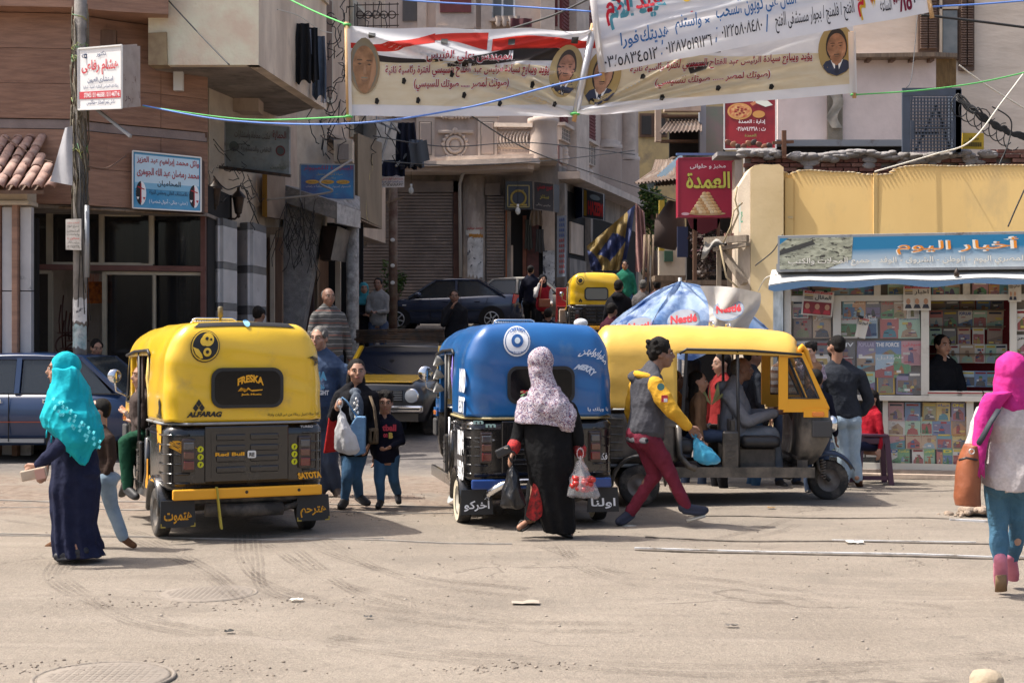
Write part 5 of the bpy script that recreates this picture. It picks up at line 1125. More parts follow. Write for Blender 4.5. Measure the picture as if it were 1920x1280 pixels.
mrow('right window beyond the opening',600,40,[(1918,22,'white'),(1945,30,'mint')]);mrow('middle row beyond the opening',650,44,[(1920,26,'white','شعر','202020'),(1950,30,'mint')]);mrow('low row beyond the opening',705,44,[(1922,26,'mint'),(1950,30,'tan')])
def newspaper(x0,y0,x1,y1,label,tilt=0,red=True,head='المقال',faces=3):
 (xa,za),(xb,zb)=kl(x0,y0),kl(x1,y1);t=thing('hanging_newspaper',label,'newspaper',KM@Vector(((xa+xb)/2,-.07,za)),KR,'newspapers clipped outside the kiosk')
 t.rotation_euler=(0,R(tilt),KR);w,h=xb-xa,za-kl((x0+x1)/2,y1)[1]
 mb=MB();mb.grid(lambda u,v:(-w/2+w*u,-.01*math.sin(u*7+v*3)-.02*(1-v),-h+h*v),8,8);part('sheet',mb,paint('d6cfc2',.9),t)
 qq=Quad((-w/2,-.035,-h),(w/2,-.035,-h),(w/2,-.015,0),(-w/2,-.015,0))
 shape(qq,rect(.05,.88,.95,.97),paint('b02a30'),t,.003,'print',False);letters(qq,'الوطن اليوم مصر',.1,.9,.895,.955,paint('e8e0d8'),t,.005,.02,world=False)
 letters(qq,head,.4,.92,.62,.84,paint('25221f'),t,.003,.04,world=False)
 for i in range(3):shape(qq,rect(.06,.64+i*.07,.34,.68+i*.07),paint('c8a84a' if i==2 else '55504a'),t,.003,'print',False)
 if red:shape(qq,rect(.05,.05,.95,.55),paint('7c2226'),t,.003,'print',False)
 for i in range(faces):
  cx_=.18+i*.32;shape(qq,oval(cx_,.36,.08,.12,10),paint('b88a6a'),t,.005,'print',False);shape(qq,[(cx_-.13,.08),(cx_+.13,.08),(cx_+.08,.24),(cx_-.08,.24)],paint('b03038' if red else '30303a'),t,.005,'print',False)
 part('clip',MB().box((-.06,-.03,0),(.04,.02,.03)).box((w/2-.1,-.03,0),(.04,.02,.03)),M_cable,t)
newspaper(1507,546,1565,592,'newspaper with a red team photograph clipped above the left kiosk window',5)
newspaper(1694,536,1745,582,'newspaper with three grey portraits clipped over the kiosk mullion',0,False,'اخبار',3)
newspaper(1890,526,1914,566,'colourful childrens paper clipped at the right end of the kiosk',0,False,'ميكي',2)
newspaper(1612,596,1632,634,'narrow strip of newsprint stuck aslant over the magazines',14,False,'اليوم',0)
for i,(x,y,w)in enumerate(((1772,733,60),(1818,735,44),(1868,733,44))):
 X,Z=kl(x,y);t=thing('newspaper_stack',['flat newspaper stack in front of the vendor','short newspaper stack right of the vendor hand','loose newspaper pile at the right of the kiosk counter'][i],'newspapers',KM@Vector((X,.05,kz(741))),KR)
 for k in range(4):part('newspaper',MB().box((rnd.uniform(-.01,.01),0,.008+k*.014),(w*18/F,.25,.012)),paint(['cfc8bb','bdb5a8','a83a34','d8d2c6'][k]),t)
lb=thing('hanging_lamp_socket','small dark lamp socket hanging under the middle of the kiosk awning','lamp socket',KM@Vector((kl(1792)[0],-.4,kz(522))));part('socket',MB().lathe([(0,0),(.03,.0),(.035,.05),(.015,.08),(0,.1)],10),M_metal_dk,lb)
#  SIGNS, BANNERS, POLES AND WIRES
def signq(x0,yb0,yt0,D0_,x1,yb1,yt1,D1_):return Quad(P(x0,yb0,D0_),P(x1,yb1,D1_),P(x1,yt1,D1_),P(x0,yt0,D0_))
def board(q,t,m,frame=None,th=.06,name='board',fw=.02):
 mb=MB();mb.prism([q.at(0,0,-.002),q.at(1,0,-.002),q.at(1,1,-.002),q.at(0,1,-.002)],-q.n*th);part(name,mb,m,t,True)
 if frame:
  mb=MB();e=fw
  for a,b in(((0,0),(1,0)),((1,0),(1,1)),((1,1),(0,1)),((0,1),(0,0))):mb.bar(q.at(*a,.004),q.at(*b,.004),e,e)
  part('frame',mb,frame,t,True)
PL=thing('utility_pole','old utility pole wrapped in frayed wires carrying the doctors light box','pole',(P(150,0,20.3).x,20.3,0))
px0=P(150,0,20.3).x
part('shaft',MB().tube([(px0,20.3,0),(px0,20.3,4.2),(px0+.02,20.3,9)],[.095,.088,.08],18),mat('scuffed_pole_paint',(.24,.22,.20),.8,var=(.15,.135,.12),vscale=5,dirt=(.35,.32,.29),dscale=4,bump=.3),PL,True)
wr=MB();rg=random.Random(3)
for k in range(46):
 z0=rg.uniform(3.3,6.5);L=rg.uniform(.4,1.6);a0=rg.uniform(0,6.28);rr=rg.uniform(.09,.13)
 wr.tube([(px0+rr*math.cos(a0+t*rg.uniform(.5,2)),20.3+rr*math.sin(a0+t),z0-L*t)for t in np.linspace(0,1,7)],rg.uniform(.006,.013),5)
part('wire_wrapping',wr,mat('frayed_wire',(.09,.075,.055),.9,var=(.16,.14,.1),vscale=20),PL,True,kind='stuff')
wr=MB()
for k in range(14):
 z0=rg.choice((6.05,5.6,5.5,5.45,4.9,4.2));a0=rg.uniform(2,5);wr.tube([(px0+.11*math.cos(a0+t*4),20.3+.11*math.sin(a0+t*4),z0+rg.uniform(-.15,.15)*t)for t in np.linspace(0,1,9)],.008,5)
part('string',wr,mat('green_string',(.07,.22,.14),.8,var=(.3,.25,.05),vscale=9),PL,True)
wr=MB()
for k in range(5):x=px0+.02+.03*k;wr.tube([(x,20.18,4.1-k*.05),(x+rg.uniform(-.05,.05),20.16,3.4),(x+rg.uniform(-.05,.07),20.17,2.2+rg.uniform(-.4,.5))],.007,5)
part('loose_wire',wr,M_cable,PL,True)
part('conduit',MB().tube([P(163,385,20.1),P(163,520,20.1)],.032,10),M_grey_metal,PL,True)
def pwrap(z0,z1,a0,a1,m,nm,r=.0945,rag=.03):
 mb=MB();e=[[rg.uniform(-rag,rag)for _ in range(11)]for _ in(0,1)]
 mb.grid(lambda u,v:(px0+r*math.cos(a0+(a1-a0)*u),20.3+r*math.sin(a0+(a1-a0)*u),(z0+e[0][round(u*10)])*(1-v)+(z1+e[1][round(u*10)])*v),10,1);return part(nm,mb,m,PL,True)
pwrap(ZY(604,20.3),ZY(560,20.3),R(185),R(355),M_pap,'torn_poster',.0955);pwrap(ZY(652,20.3),ZY(610,20.3),R(190),R(350),mat('torn_teal_paper',(.22,.36,.37),.9,var=(.5,.52,.5),vscale=7,dirt=(.1,.1,.1),dscale=9),'torn_poster',.096)
t=thing('light_box_sign','white eye doctors light box with red Arabic name fixed to the pole','sign',P(190,205,19.8))
q=signq(147,206,92,19.95,229,203,85,19.6);m_lb=mat('lightbox_white',(.80,.79,.78),.4)
sd=Quad(P(229,203,19.6),P(264,200,20.1),P(257,83,20.1),P(229,85,19.6))
M_lbs=mat('rusty_beige_side',(.42,.345,.30),.7,var=(.34,.27,.23),vscale=5,dirt=(.15,.07,.04),dscale=9,dmin=.62,dmax=.72)
part('casing',MB().prism([P(148,205.5,20.0),P(229,202.5,19.65),P(263,199.5,20.14),P(190,202,20.5)],(q.at(0,1)-q.at(0,0))),M_lbs,t,True)
part('side_panel',MB().prism([sd.at(0,0),sd.at(1,0),sd.at(1,1),sd.at(0,1)],-sd.n*.02),M_lbs,t,True)
board(q,t,m_lb,M_white,.01,'face')
NV=paint('23406e');RD=paint('c8414a')
letters(q,'دكتور',.42,.64,.84,.93,NV,t,.006,.02);letters(q,'هشام رفاعى',.08,.92,.55,.80,RD,t,.006,.05);letters(q,'استشارى العيون',.22,.80,.42,.52,NV,t,.006,.03);letters(q,'زمالة كلية الجراحين الملكية - ادنبرة - انجلترا',.12,.92,.325,.39,NV,t,.006,.02)
shape(q,rect(.03,.17,.97,.29),RD,t,.004);letters(q,'5759455 / 011 44665081 / 0111 44677 46',.14,.95,.19,.27,paint('f0e8e8'),t,.008,.02);letters(q,'٤٠ ش عمر المختار - جناكليس',.2,.85,.06,.15,NV,t,.006,.02)
part('eye_logo',MB().torus(q.at(.17,.87,.006),.045,.006,Matrix.Rotation(R(90),3,'X'),20,5,.6).torus(q.at(.17,.87,.006),.018,.006,Matrix.Rotation(R(90),3,'X'),14,5),NV,t,True)
letters(sd,'الاخبار',.15,.95,.10,.24,paint('5a3a35'),t,.003,.03)
part('support_arm',MB().bar(P(182,206,20.2),P(245,256,19.7),.035,.035),M_grey_metal,t,True)
mb=MB();mb.grid(lambda u,v:P(94+42*u+28*v*(1-u)+0*v,340-100*v+(8-12*v)*u,20.0+.04*math.sin(u*5+v*3)),8,10);single('torn_sheet','dirty white sheet hanging from the left side of the pole','cloth',mb,mat('dirty_white_sheet',(.50,.50,.52),.9,var=(.36,.36,.38),vscale=3))
t=thing('small_notice','small white printed notice strapped to the pole','notice',P(137,468,20.1));q=signq(123,468,411,20.15,152,469,410,20.05);board(q,t,paint('b9b4ae',.7,var=hexc('8d8883'),vscale=7),None,.01)
for i,(s_,c_)in enumerate((('أشرف سعيد','a03030'),('جميع انواع','303030'),('المشمعات','303030'),('واعلانات','303030'),('معالق ٥','a03030'),('وتركيب اعلان','303030'),('٠١٢٠٢٨٤١٢٢٦٩','303030'))):letters(q,s_,.1,.9,.84-i*.13,.93-i*.13,paint(c_),t,.004,.02)
t=thing('lawyers_sign','blue and white lawyers sign with red Arabic names above the shop window','sign',P(313,398,22.0))
q=signq(249,390,283,22.1,377,397,296,22.3);part('casing',MB().prism([q.at(0,0,-.015),q.at(1,0,-.015),q.at(1,1,-.015),q.at(0,1,-.015)],(-.05,.5,0)),mat('maroon_casing',(.06,.025,.02),.6),t,True)
m_bl=mat('blue_print_panel',(.03,.25,.50),.35,var=(.12,.36,.58),vscale=2);board(q,t,m_bl,M_white,.012)
shape(q,rect(.03,.45,.97,.95),paint('bcd6e6',.4),t,.004);shape(q,rect(.03,.35,.97,.46),paint('7db4d4',.4),t,.0042)
DR=paint('a01c2a');letters(q,'وائل محمد إبراهيم عبد العزيز',.06,.97,.77,.93,DR,t,.009,.04);letters(q,'محمد رمضان عبد الله الجوهرى',.06,.97,.56,.73,DR,t,.009,.04);letters(q,'المحاميان',.36,.70,.40,.52,paint('161a30'),t,.009,.03)
letters(q,'بالاستئناف العالى ومجلس الدولة',.24,.80,.25,.34,paint('161a30'),t,.009,.02);letters(q,'( مدنى - جنائى - أحوال شخصية )',.24,.80,.09,.19,paint('e8f0f4'),t,.009,.02)
for cu in(.12,.90):
 shape(q,oval(cu,.27,.075,.21),paint('e8ecf0'),t,.006,'scales_emblem');shape(q,[(cu+.075*math.cos(a),.27+.21*math.sin(a))for a in np.linspace(math.pi/2,3*math.pi/2,12)],paint('14161c'),t,.007,'scales_emblem')
 shape(q,[(cu-.008,.1),(cu+.008,.1),(cu+.006,.44),(cu-.006,.44)],paint('b02030'),t,.009,'scales_emblem');shape(q,[(cu-.05,.37),(cu+.05,.33),(cu+.05,.35),(cu-.05,.39)],paint('b02030'),t,.009,'scales_emblem')
 for s_ in(-1,1):shape(q,[(cu+s_*.045-.02,.2),(cu+s_*.045+.02,.2),(cu+s_*.045,.15)],paint('b02030' if s_>0 else 'e8ecf0'),t,.0095,'scales_emblem')
t=thing('grey_panel_sign','faded grey green sign panel seen against the light under the big balcony','sign',P(480,325,24.2))
q=signq(422,318,229,24.4,543,327,238,24.2);board(q,t,mat('faded_panel',(.085,.10,.10),.5,var=(.13,.14,.135),vscale=3,dirt=(.06,.06,.05),dscale=4),M_grey_metal,.05)
part('bottom_rail',MB().bar(P(398,312,24.4),P(545,330,24.1),.05,.05),M_metal_dk,t,True)
letters(q,'الحماية',.74,.95,.70,.9,paint('5a2428'),t,.006,.04);letters(q,'للتأمين',.7,.95,.08,.2,paint('4f5a48'),t,.006,.02);letters(q,'مكتب محاماة واستشارات',.15,.7,.66,.85,paint('4c4644'),t,.006,.02);letters(q,'النقض والدستورية العليا',.1,.72,.4,.55,paint('4c4644'),t,.006,.02)
shape(q,oval(.86,.48,.075,.11),paint('5a2428'),t,.005,'emblem');shape(q,oval(.86,.48,.055,.08),paint('3c4644'),t,.006,'emblem');shape(q,oval(.14,.5,.075,.11),paint('47504e'),t,.005,'emblem')
t=thing('blue_shop_sign','dark blue shop sign with three yellow ovals over the side street shops','sign',P(613,375,27.8))
q=signq(563,374,308,27.0,664,374,309,27.4);board(q,t,mat('navy_print',(.018,.028,.10),.35,var=(.01,.10,.22),vscale=2.4),M_grey_metal,.05)
letters(q,'السنيورة للكمبيوتر',.06,.97,.82,.97,paint('8a2c48'),t,.006,.03);letters(q,'صيانة لابتوب و محمول',.3,.78,.68,.76,paint('a08f52'),t,.006,.01);letters(q,'ستالايت و ادوات',.38,.65,.58,.65,paint('a08f52'),t,.006,.01)
for cu,s_ in((.22,'مينيوم'),(.5,'شبكة'),(.79,'دش')):shape(q,oval(cu,.5,.125,.06),paint('b58a2a'),t,.005);letters(q,s_,cu-.07,cu+.07,.465,.53,paint('5a2c20'),t,.008,.01)
letters(q,'اكسسوار كمبيوتر - كروت شاشة ذ رامات',.1,.93,.33,.41,paint('a8a8ae'),t,.006,.01);letters(q,'٠١٢ - ش الترعة',.3,.7,.12,.18,paint('70727a'),t,.006,.01)
t=thing('white_notice_sign','small white notice with red and blue Arabic lines hanging over the brown shutter','sign',P(736,352,33));q=signq(714,352,314,33,758,351,316,33.2);board(q,t,paint('c6c4c6',.6),None,.02)
for i,(s_,c_)in enumerate((('وليد داود','b0302c'),('استشارى جراحات التجميل','33508a'),('الجلدية و الاعضاء التناسلية','33508a'),('مدرسة طبية فوق مرحلى','b0302c'),('عضو الجمعية فوق نميرة','33508a'),('٠١٠٦٢٥١٨٨٧٢','202020'))):letters(q,s_,.05,.95,.84-i*.15-(.02 if i else 0),.97-i*.15 if i else .99,paint(c_),t,.005,.02)
t=thing('black_crest_sign','black sign box with a gold wreath emblem under the curved balcony','sign',P(973,392,45.2));part('casing',MB().box(P(973,368,45.2),(.80,.5,.85)),mat('black_gloss',(.012,.012,.018),.3),t,True)
q=signq(952,388,348,44.9,992,388,348,44.9);board(q,t,mat('black_navy',(.012,.014,.03),.3),mat('gold_trim',(.30,.24,.09),.4),.02,fw=.03)
part('wreath',MB().torus(q.at(.5,.42,.02),.22,.035,Matrix.Rotation(R(90),3,'X'),22,6),mat('dull_gold',(.28,.2,.04),.5),t,True);shape(q,rect(.1,.05,.9,.13),paint('a08a40'),t,.02);letters(q,'السلطان',.3,.75,.72,.82,paint('a08a40'),t,.02,.02)
t=thing('grey_red_letter_sign','dark grey sign with raised red letters right of the gold wreath box','sign',P(1020,396,44.8));q=signq(1001,392,340,44.9,1038,397,345,44.6);board(q,t,mat('charcoal_panel',(.045,.042,.045),.5,var=(.07,.065,.07),vscale=2),M_conc_dk,.4)
letters(q,'عمرو حسني',.18,.97,.66,.92,paint('a03038'),t,.02,.05);letters(q,'سنتر',.32,.78,.38,.55,paint('a89a40'),t,.02,.03);letters(q,'ملابس رجالى',.12,.85,.14,.24,paint('b0a8a0'),t,.02,.02)
t=thing('red_letter_shop_sign','dark sign box with big red latin letters and a blue side','sign',P(1110,410,47));q=signq(1093,407,353,47.0,1132,413,364,46.4);board(q,t,mat('dark_slate',(.035,.038,.045),.4),M_grey_metal,.06)
letters(q,'HAZEM',.26,.97,.12,.62,paint('a02c2c'),t,.02,.05);shape(q,rect(.06,.06,.2,.95),paint('8a6a20'),t,.02);shape(q,oval(.6,.78,.25,.1),paint('606a70'),t,.02)
sd=Quad(P(1064,412,49),P(1093,407,47),P(1093,353,47),P(1064,348,49));part('blue_side',MB().prism([sd.at(0,0),sd.at(1,0),sd.at(1,1),sd.at(0,1)],-sd.n*.1),mat('deep_blue_side',(.02,.04,.12),.5),t,True)
t=thing('price_board','tall narrow blue and red price board leaning at the shop door','board',P(1050,520,44));q=signq(1044,520,405,44.3,1060,518,404,44.0);board(q,t,mat('grey_blue_board',(.11,.13,.17),.6),None,.04)
for i in range(11):
 for j in range(3):shape(q,rect(.3+j*.22,.06+i*.085,.46+j*.22,.11+i*.085),paint('6a3038' if i<7 else '30406a'),t,.01)
for(x,y,D,lb)in((771,350,45.0,'bare light bulb hanging before the wide brown shutter'),(971,388,44.6,'bare light bulb hanging in front of the gold wreath box')):
 t=thing('light_bulb',lb,'light bulb',P(x,y,D));part('flex',MB().tube([(0,0,0),(0,0,.8)],.008,5),M_cable,t);part('bulb',MB().ell((0,0,-.12),(.08,.08,.11)),mat('dull_glass',(.5,.5,.48),.2),t);part('socket',MB().tube([(0,0,-.02),(0,0,.08)],.035,8),M_white,t)
t=thing('bakery_sign','square crimson bakery sign with yellow Arabic letters and a pile of pastries','sign',P(1326,407,23.6));q=signq(1272,406,297,23.6,1380,406,296,23.6);board(q,t,mat('crimson_print',(.42,.025,.055),.4,var=(.36,.02,.05),vscale=2),paint('a03048'),.35)
letters(q,'مخبز و حلوانى',.2,.82,.81,.90,paint('f0e4e4'),t,.008,.04);letters(q,'العمدة',.13,.90,.47,.77,paint('1e1a14'),t,.008,.10);letters(q,'العمدة',.135,.895,.475,.765,paint('d4cc5a'),t,.011,.06)
for r_ in range(7):
 for i in range(8-r_):part('pastry_print',MB().ell(q.at(.25+r_*.033+i*.066,.075+r_*.052,.006),(.042,.006,.032),None,7,5),paint(['d8b888','c89c68','e4cca4'][(i+r_)%3],.7),t,True)
shape(q,oval(.5,.05,.32,.03),paint('c8a878'),t,.005);shape(q,oval(.12,.045,.07,.025),paint('e0b8c0'),t,.006)
t=thing('pizza_sign','tall red sign showing a pizza and bread above the bakery awning','sign',P(1407,280,23.0));q=signq(1358,280,188,23.2,1455,279,150,23.0);board(q,t,mat('pizza_red',(.30,.012,.02),.4,var=(.16,.008,.015),vscale=1.5),M_white,.12)
q=signq(1358,280,188,23.2,1455,279,188,23.0)
shape(q,oval(.30,.77,.24,.17),paint('c89050'),t,.006);shape(q,oval(.30,.775,.20,.135),paint('d8b070',var=hexc('b04030'),vscale=16),t,.008);
for i in range(9):shape(q,oval(.3+.13*math.cos(i*2.4)*(.3+.08*i),.775+.10*math.sin(i*2.4)*(.3+.08*i),.028,.02,8),paint('8a2820'),t,.010)
shape(q,[(.55,.97),(.66,.99),(.84,.99),(.94,.90),(.80,.86)],paint('d8dcd0'),t,.006);shape(q,[(.5,.93),(.6,.98),(.62,.93),(.55,.88)],paint('c07850'),t,.007);shape(q,oval(.67,.71,.12,.075),paint('c08a48'),t,.006)
letters(q,'إدارة : العمدة',.28,.80,.50,.60,paint('f0e8e8'),t,.006,.03);letters(q,'ت : ٠٣/٥٧٤٢٣١٨',.24,.80,.37,.46,paint('f0e8e8'),t,.006,.03);letters(q,'العمدة',.4,.62,.25,.31,paint('8a9a50'),t,.006,.02)
for i in range(9):part('roll_print',MB().ell(q.at(.08+i*.10,.09+.05*math.cos(i*1.3),.006),(.06,.006,.045),Matrix.Rotation(R(30*(-1)**i),3,'Y'),8,5),paint(['6a4030','8a5a40','40302a'][i%3],.5),t,True)
def banner_mat(name,col,tr=.5):return mat(name,col,.75,translucent=tr)
M_bw=mat('banner_white',(.80,.80,.82),.7,translucent=.5,var=(.72,.72,.75),vscale=2);M_bs=mat('banner_sand',(.80,.73,.57),.7,translucent=.5,var=(.74,.64,.45),vscale=3,stretch=(1,1,4))
def bp(h):return mat('banner_print_'+h,hexc(h),.7,translucent=.5)
def bgrid(q,fv0,fv1,u0,u1,m,t,o,name='print',nu=60,nv=6):
 mb=MB();mb.grid(lambda a,b:q.at(u0+(u1-u0)*a,fv0(a)+(fv1(a)-fv0(a))*b,o),nu,nv);return part(name,mb,m,t,True)
def bbl(c,waves):
 c=[Vector(p)for p in c]
 def fn(u,v):
  p=(c[0]*(1-u)+c[1]*u)*(1-v)+(c[3]*(1-u)+c[2]*u)*v;return p+Vector((0,waves(u,v),.012*math.sin(u*17+v*2)*(v>.5)))
 return fn
def ridge(x,w):return math.exp(-(x/w)**2)
def w1(u,v):
 s_=0
 for k,sl in enumerate((.95,.70,.5)):s_+=.050*ridge((1-v)-.02-u*sl-.02*k,.022+.02*k)*min(1,u*4)*(1-.4*u)
 for k,sl in enumerate((2.5,1.4,.8,.4)):s_+=.035*ridge(v-.01-(1-u)*sl*.8,.03)*min(1,(1-u)*6)*ridge(u-1,.35)
 for k,sl in enumerate((1.2,.5,.22)):s_+=.03*ridge((1-v)-.02-(1-u)*sl*1.2,.03)*ridge(u-1,.4)
 return-1.9*s_+.03*math.sin(u*7)-.015*math.sin(u*19+v*5)
B_D=17.0
BN=thing('election_banner','left half of the sand coloured election banner, tied to a wooden stick','banner',P(870,218,B_D))
fn1=bbl((P(655,217,B_D),P(1078,219,B_D),P(1108,58,B_D),P(653,50,B_D)),w1);q1=Quad(P(655,217,B_D),P(1078,219,B_D),P(1108,58,B_D),P(653,50,B_D),fn1)
def bgsheet(q,t):
 mb=MB();N,M_=150,48;mb.grid(lambda a,b:q.at(a,b),N,M_);part('cloth',mb,M_bw,t,True)
 bgrid(q,lambda a:.12+.01*math.sin(a*9),lambda a:.60+.03*math.sin(a*6),.0,1,M_bs,t,.0035,'sand_print',150,24)
bgsheet(q1,BN)
RDB=bp('cf3a30');BKB=bp('3a3432');WHB=bp('e2e2e6')
bgrid(q1,lambda a:.75-.05*math.sin(a*3)+.08*a,lambda a:.81-.05*math.sin(a*3)+.13*a,0,.36,RDB,BN,.006);bgrid(q1,lambda a:.83+.04*math.sin(a*4)-.04*a,lambda a:.96-.07*(1-a)**2,.3,.58,RDB,BN,.007)
bgrid(q1,lambda a:.74+.07*a,lambda a:.88+.03*math.sin(a*3),.6,1,RDB,BN,.007);bgrid(q1,lambda a:.62-.02*a,lambda a:.70-.08*a,.1,.4,BKB,BN,.006)
bgrid(q1,lambda a:.54+.12*a,lambda a:.58+.2*a+.08*math.sin(a*3.1),.42,.92,BKB,BN,.0065)
PK=bp('a3283c')
def btext(q,t,s_,u0,u1,v0,v1,m=PK,halo=WHB,b1=.06,o=.011,arc=0,slant=0):
 if halo:letters(q,s_,u0-.003,u1+.003,v0-.014,v1+.014,halo,t,o,b1+.06,arc=arc,slant=slant)
 letters(q,s_,u0,u1,v0,v1,m,t,o+.004,b1*.6,arc=arc,slant=slant)
btext(q1,BN,'المهندس :علي الفليس',.33,.69,.58,.73);btext(q1,BN,'يؤيد ويبايع سيادة الرئيس عبد الفتاح السيسي لفترة رئاسية ثانية',.155,.855,.44,.58);btext(q1,BN,'(صوتك لمصر ...... صوتك للسيسي)',.28,.69,.28,.42)
portrait(q1,.067,.55,.065,.31,BN,.012,'b88c68','77705f',False,'8f7a5c');portrait(q1,.925,.53,.070,.31,BN,.012,'cf9a82','3a302c',True,'a89468')
def vents(q,t,pts):
 for u,v in pts:shape(q,[(u-.008,v-.03),(u+.005,v-.042),(u+.012,v),(u+.004,v+.035),(u-.006,v+.028)],M_black,t,.016,'wind_vent')
vents(q1,BN,[(.235,.40),(.12,.17),(.30,.18),(.50,.24),(.66,.14),(.79,.36),(.44,.48),(.90,.14)])
for u,v in((.10,.90),(.40,.84),(.68,.84),(.94,.89)):shape(q1,rect(u-.014,v-.035,u+.014,v+.03),paint('3a3a38',.8),BN,.016,'tape')
part('stick',MB().tube([P(650,42,B_D),P(654,226,B_D)],.028,10),mat('pale_stick',(.42,.25,.11),.7,var=(.5,.33,.17),vscale=8),BN,True)
part('hem',MB().grid(lambda a,b:P(651+6*a+3*b,54+164*b,B_D-.034),2,10),WHB,BN,True)
part('knot',MB().torus(P(651,47,B_D),.035,.014).torus(P(654,219,B_D),.035,.014),mat('green_rope',(.10,.45,.12),.7),BN,True)
BN2=thing('election_banner','right half of the sand coloured election banner, partly behind the painted one','banner',P(1340,200,B_D))
def w2(u,v):
 s_=0
 for k,sl in enumerate((.28,.45,.75,1.3)):s_+=.045*ridge(v-.01-u*sl*1.25,.03)*ridge(u,.5)
 for k,sl in enumerate((.6,1.2)):s_+=.03*ridge((1-v)-u*sl,.03)*ridge(u,.4)
 return-1.9*s_+.03*math.sin(u*9)
cs=(P(1080,219,B_D),P(1604,174,B_D),P(1600,35,B_D),P(1110,58,B_D));q2=Quad(*cs,bbl(cs,w2));bgsheet(q2,BN2)
bgrid(q2,lambda a:.78,lambda a:.88,0,.3,RDB,BN2,.007);bgrid(q2,lambda a:.6+.05*a,lambda a:.72+.08*a,.1,.5,BKB,BN2,.0065)
btext(q2,BN2,'يؤيد ويبايع سيادة الرئيس عبد الفتاح السيسي لفترة رئاسية ثانية',.17,.845,.44,.58);btext(q2,BN2,'(صوتك لمصر ...... صوتك للسيسي)',.27,.69,.25,.38)
portrait(q2,.935,.60,.068,.36,BN2,.012,'c08c6c','2c2420',True,'a08a58');portrait(q2,.072,.44,.068,.34,BN2,.012,'c89a80','2c2420',True,'a08a58')
vents(q2,BN2,[(.045,.17),(.22,.42),(.30,.14),(.5,.2),(.695,.17)]);shape(q2,[(.38,.52),(.46,.53),(.45,.44),(.395,.40)],BKB,BN2,.01)
part('stick',MB().tube([P(1112,45,B_D-.05),P(1076,228,B_D-.05)],.026,10),MATS['pale_stick'],BN2,True);part('silver_sleeve',MB().tube([P(1111,60,B_D-.06),P(1080,212,B_D-.06)],.042,10),mat('silver_wrap',(.5,.5,.52),.35,.5),BN2,True)
part('stick',MB().tube([P(1597,60,B_D-.02),P(1602,184,B_D-.02)],.024,10),MATS['pale_stick'],BN2,True);part('knot',MB().torus(P(1078,214,B_D-.05),.045,.014).torus(P(1601,178,B_D),.03,.012),MATS['green_rope'],BN2,True);part('hem',MB().grid(lambda a,b:P(1590+14*a+3*b,60+114*b,B_D-.045),3,10),WHB,BN2,True)
D3=16.4;BN3=thing('painted_banner','white hand painted Mothers Day banner with red, green and blue Arabic lines','banner',P(1430,80,D3))
cs=(P(1126,138,D3),P(1748,22,D3),P(1722,-200,D3),P(1102,-85,D3))
def w3(u,v):return-.06*ridge(v-.28-.10*u-.03*math.sin(u*5),.03)-.03*ridge(v-.5+.2*u,.03)+.03*math.sin(u*8+v*3)+.02*math.sin(u*23)*(v<.6)-.03*ridge(v-.05-.3*u,.04)*(u<.7)
q3=Quad(*cs,bbl(cs,w3));mb=MB();mb.grid(lambda a,b:q3.at(a,b),150,40);part('cloth',mb,M_bw,BN3,True)
H3=223.0;vv=lambda px,py:(0,0)
Rr,Tt,Bl,Bk,Gr,Gd,Mr=bp('d42c40'),bp('5fa6b8'),bp('2f6fae'),bp('2c2c34'),bp('12805a'),bp('d8b43c'),bp('7c1c3c')
L3=lambda s_,a,b,c,d,m,bold=.03,o=.01,**k:letters(q3,s_,a,b,c,d,m,BN3,o,bold,**k)
L3('عيد الأم',.045,.215,.34,.64,Tt,.09,.010);L3('عيد الأم',.035,.205,.38,.68,Rr,.06,.014)
L3('فورا',.07,.125,.17,.30,Bl,.03);L3('هديتك',.13,.215,.17,.32,Bl,.03);L3('واستلم ',.235,.315,.20,.35,Bl,.03);L3('×',.325,.34,.25,.29,Bl,.02)
L3('اسأل على كوبون السحب',.36,.60,.24,.42,Bl,.03);L3('أقوى عروض',.27,.47,.47,.68,Gr,.05,.013);L3('أقوى عروض',.265,.475,.45,.66,Gd,.06,.009);L3('وبالتقسيط',.64,.80,.32,.56,Bl,.03);L3('من هدايا',.5,.64,.55,.75,Rr,.05)
L3('٠٣/٥٨٣٤٥١٢',.015,.175,.035,.14,Bk,.01);L3('/',.185,.195,.06,.18,Bl,.02);L3('٠١٢٨٧٥١٩١٣٦',.20,.34,.06,.16,Bk,.01);L3('/',.35,.36,.08,.2,Bl,.02);L3('٠١٢٢٥٨٠٨٤٨٠',.37,.49,.10,.2,Bk,.01);L3('/',.5,.51,.08,.22,Bl,.02)
L3('الفتح / فلمنج / بجوار مستشفى الفتح',.53,.77,.05,.22,Bk,.02);L3('٧ م',.785,.845,.03,.30,Gd,.06,.010);L3('٧ م',.78,.84,.06,.32,Rr,.05,.014);L3('الساعة',.85,.885,.08,.2,Bk,.02);L3('٣/١٥',.89,.945,.05,.24,Mr,.05);L3('يوم',.95,.99,.10,.26,Bk,.03)
shape(q3,rect(.285,.36,.292,.37),Rr,BN3,.01)
part('stick',MB().tube([P(1104,-60,D3),P(1131,152,D3)],.025,10),MATS['pale_stick'],BN3,True);part('stick',MB().tube([P(1742,0,D3),P(1748,34,D3)],.025,10),MATS['pale_stick'],BN3,True)
part('sleeve',MB().tube([P(1103,-70,D3-.02),P(1129,136,D3-.02)],.036,10),M_bw,BN3,True)
BR=mat('blue_rope',(.10,.22,.62),.6);GR=MATS['green_rope'];TW=mat('thin_grey_wire',(.06,.06,.06),.7);WW=mat('white_wire',(.62,.58,.5),.7)
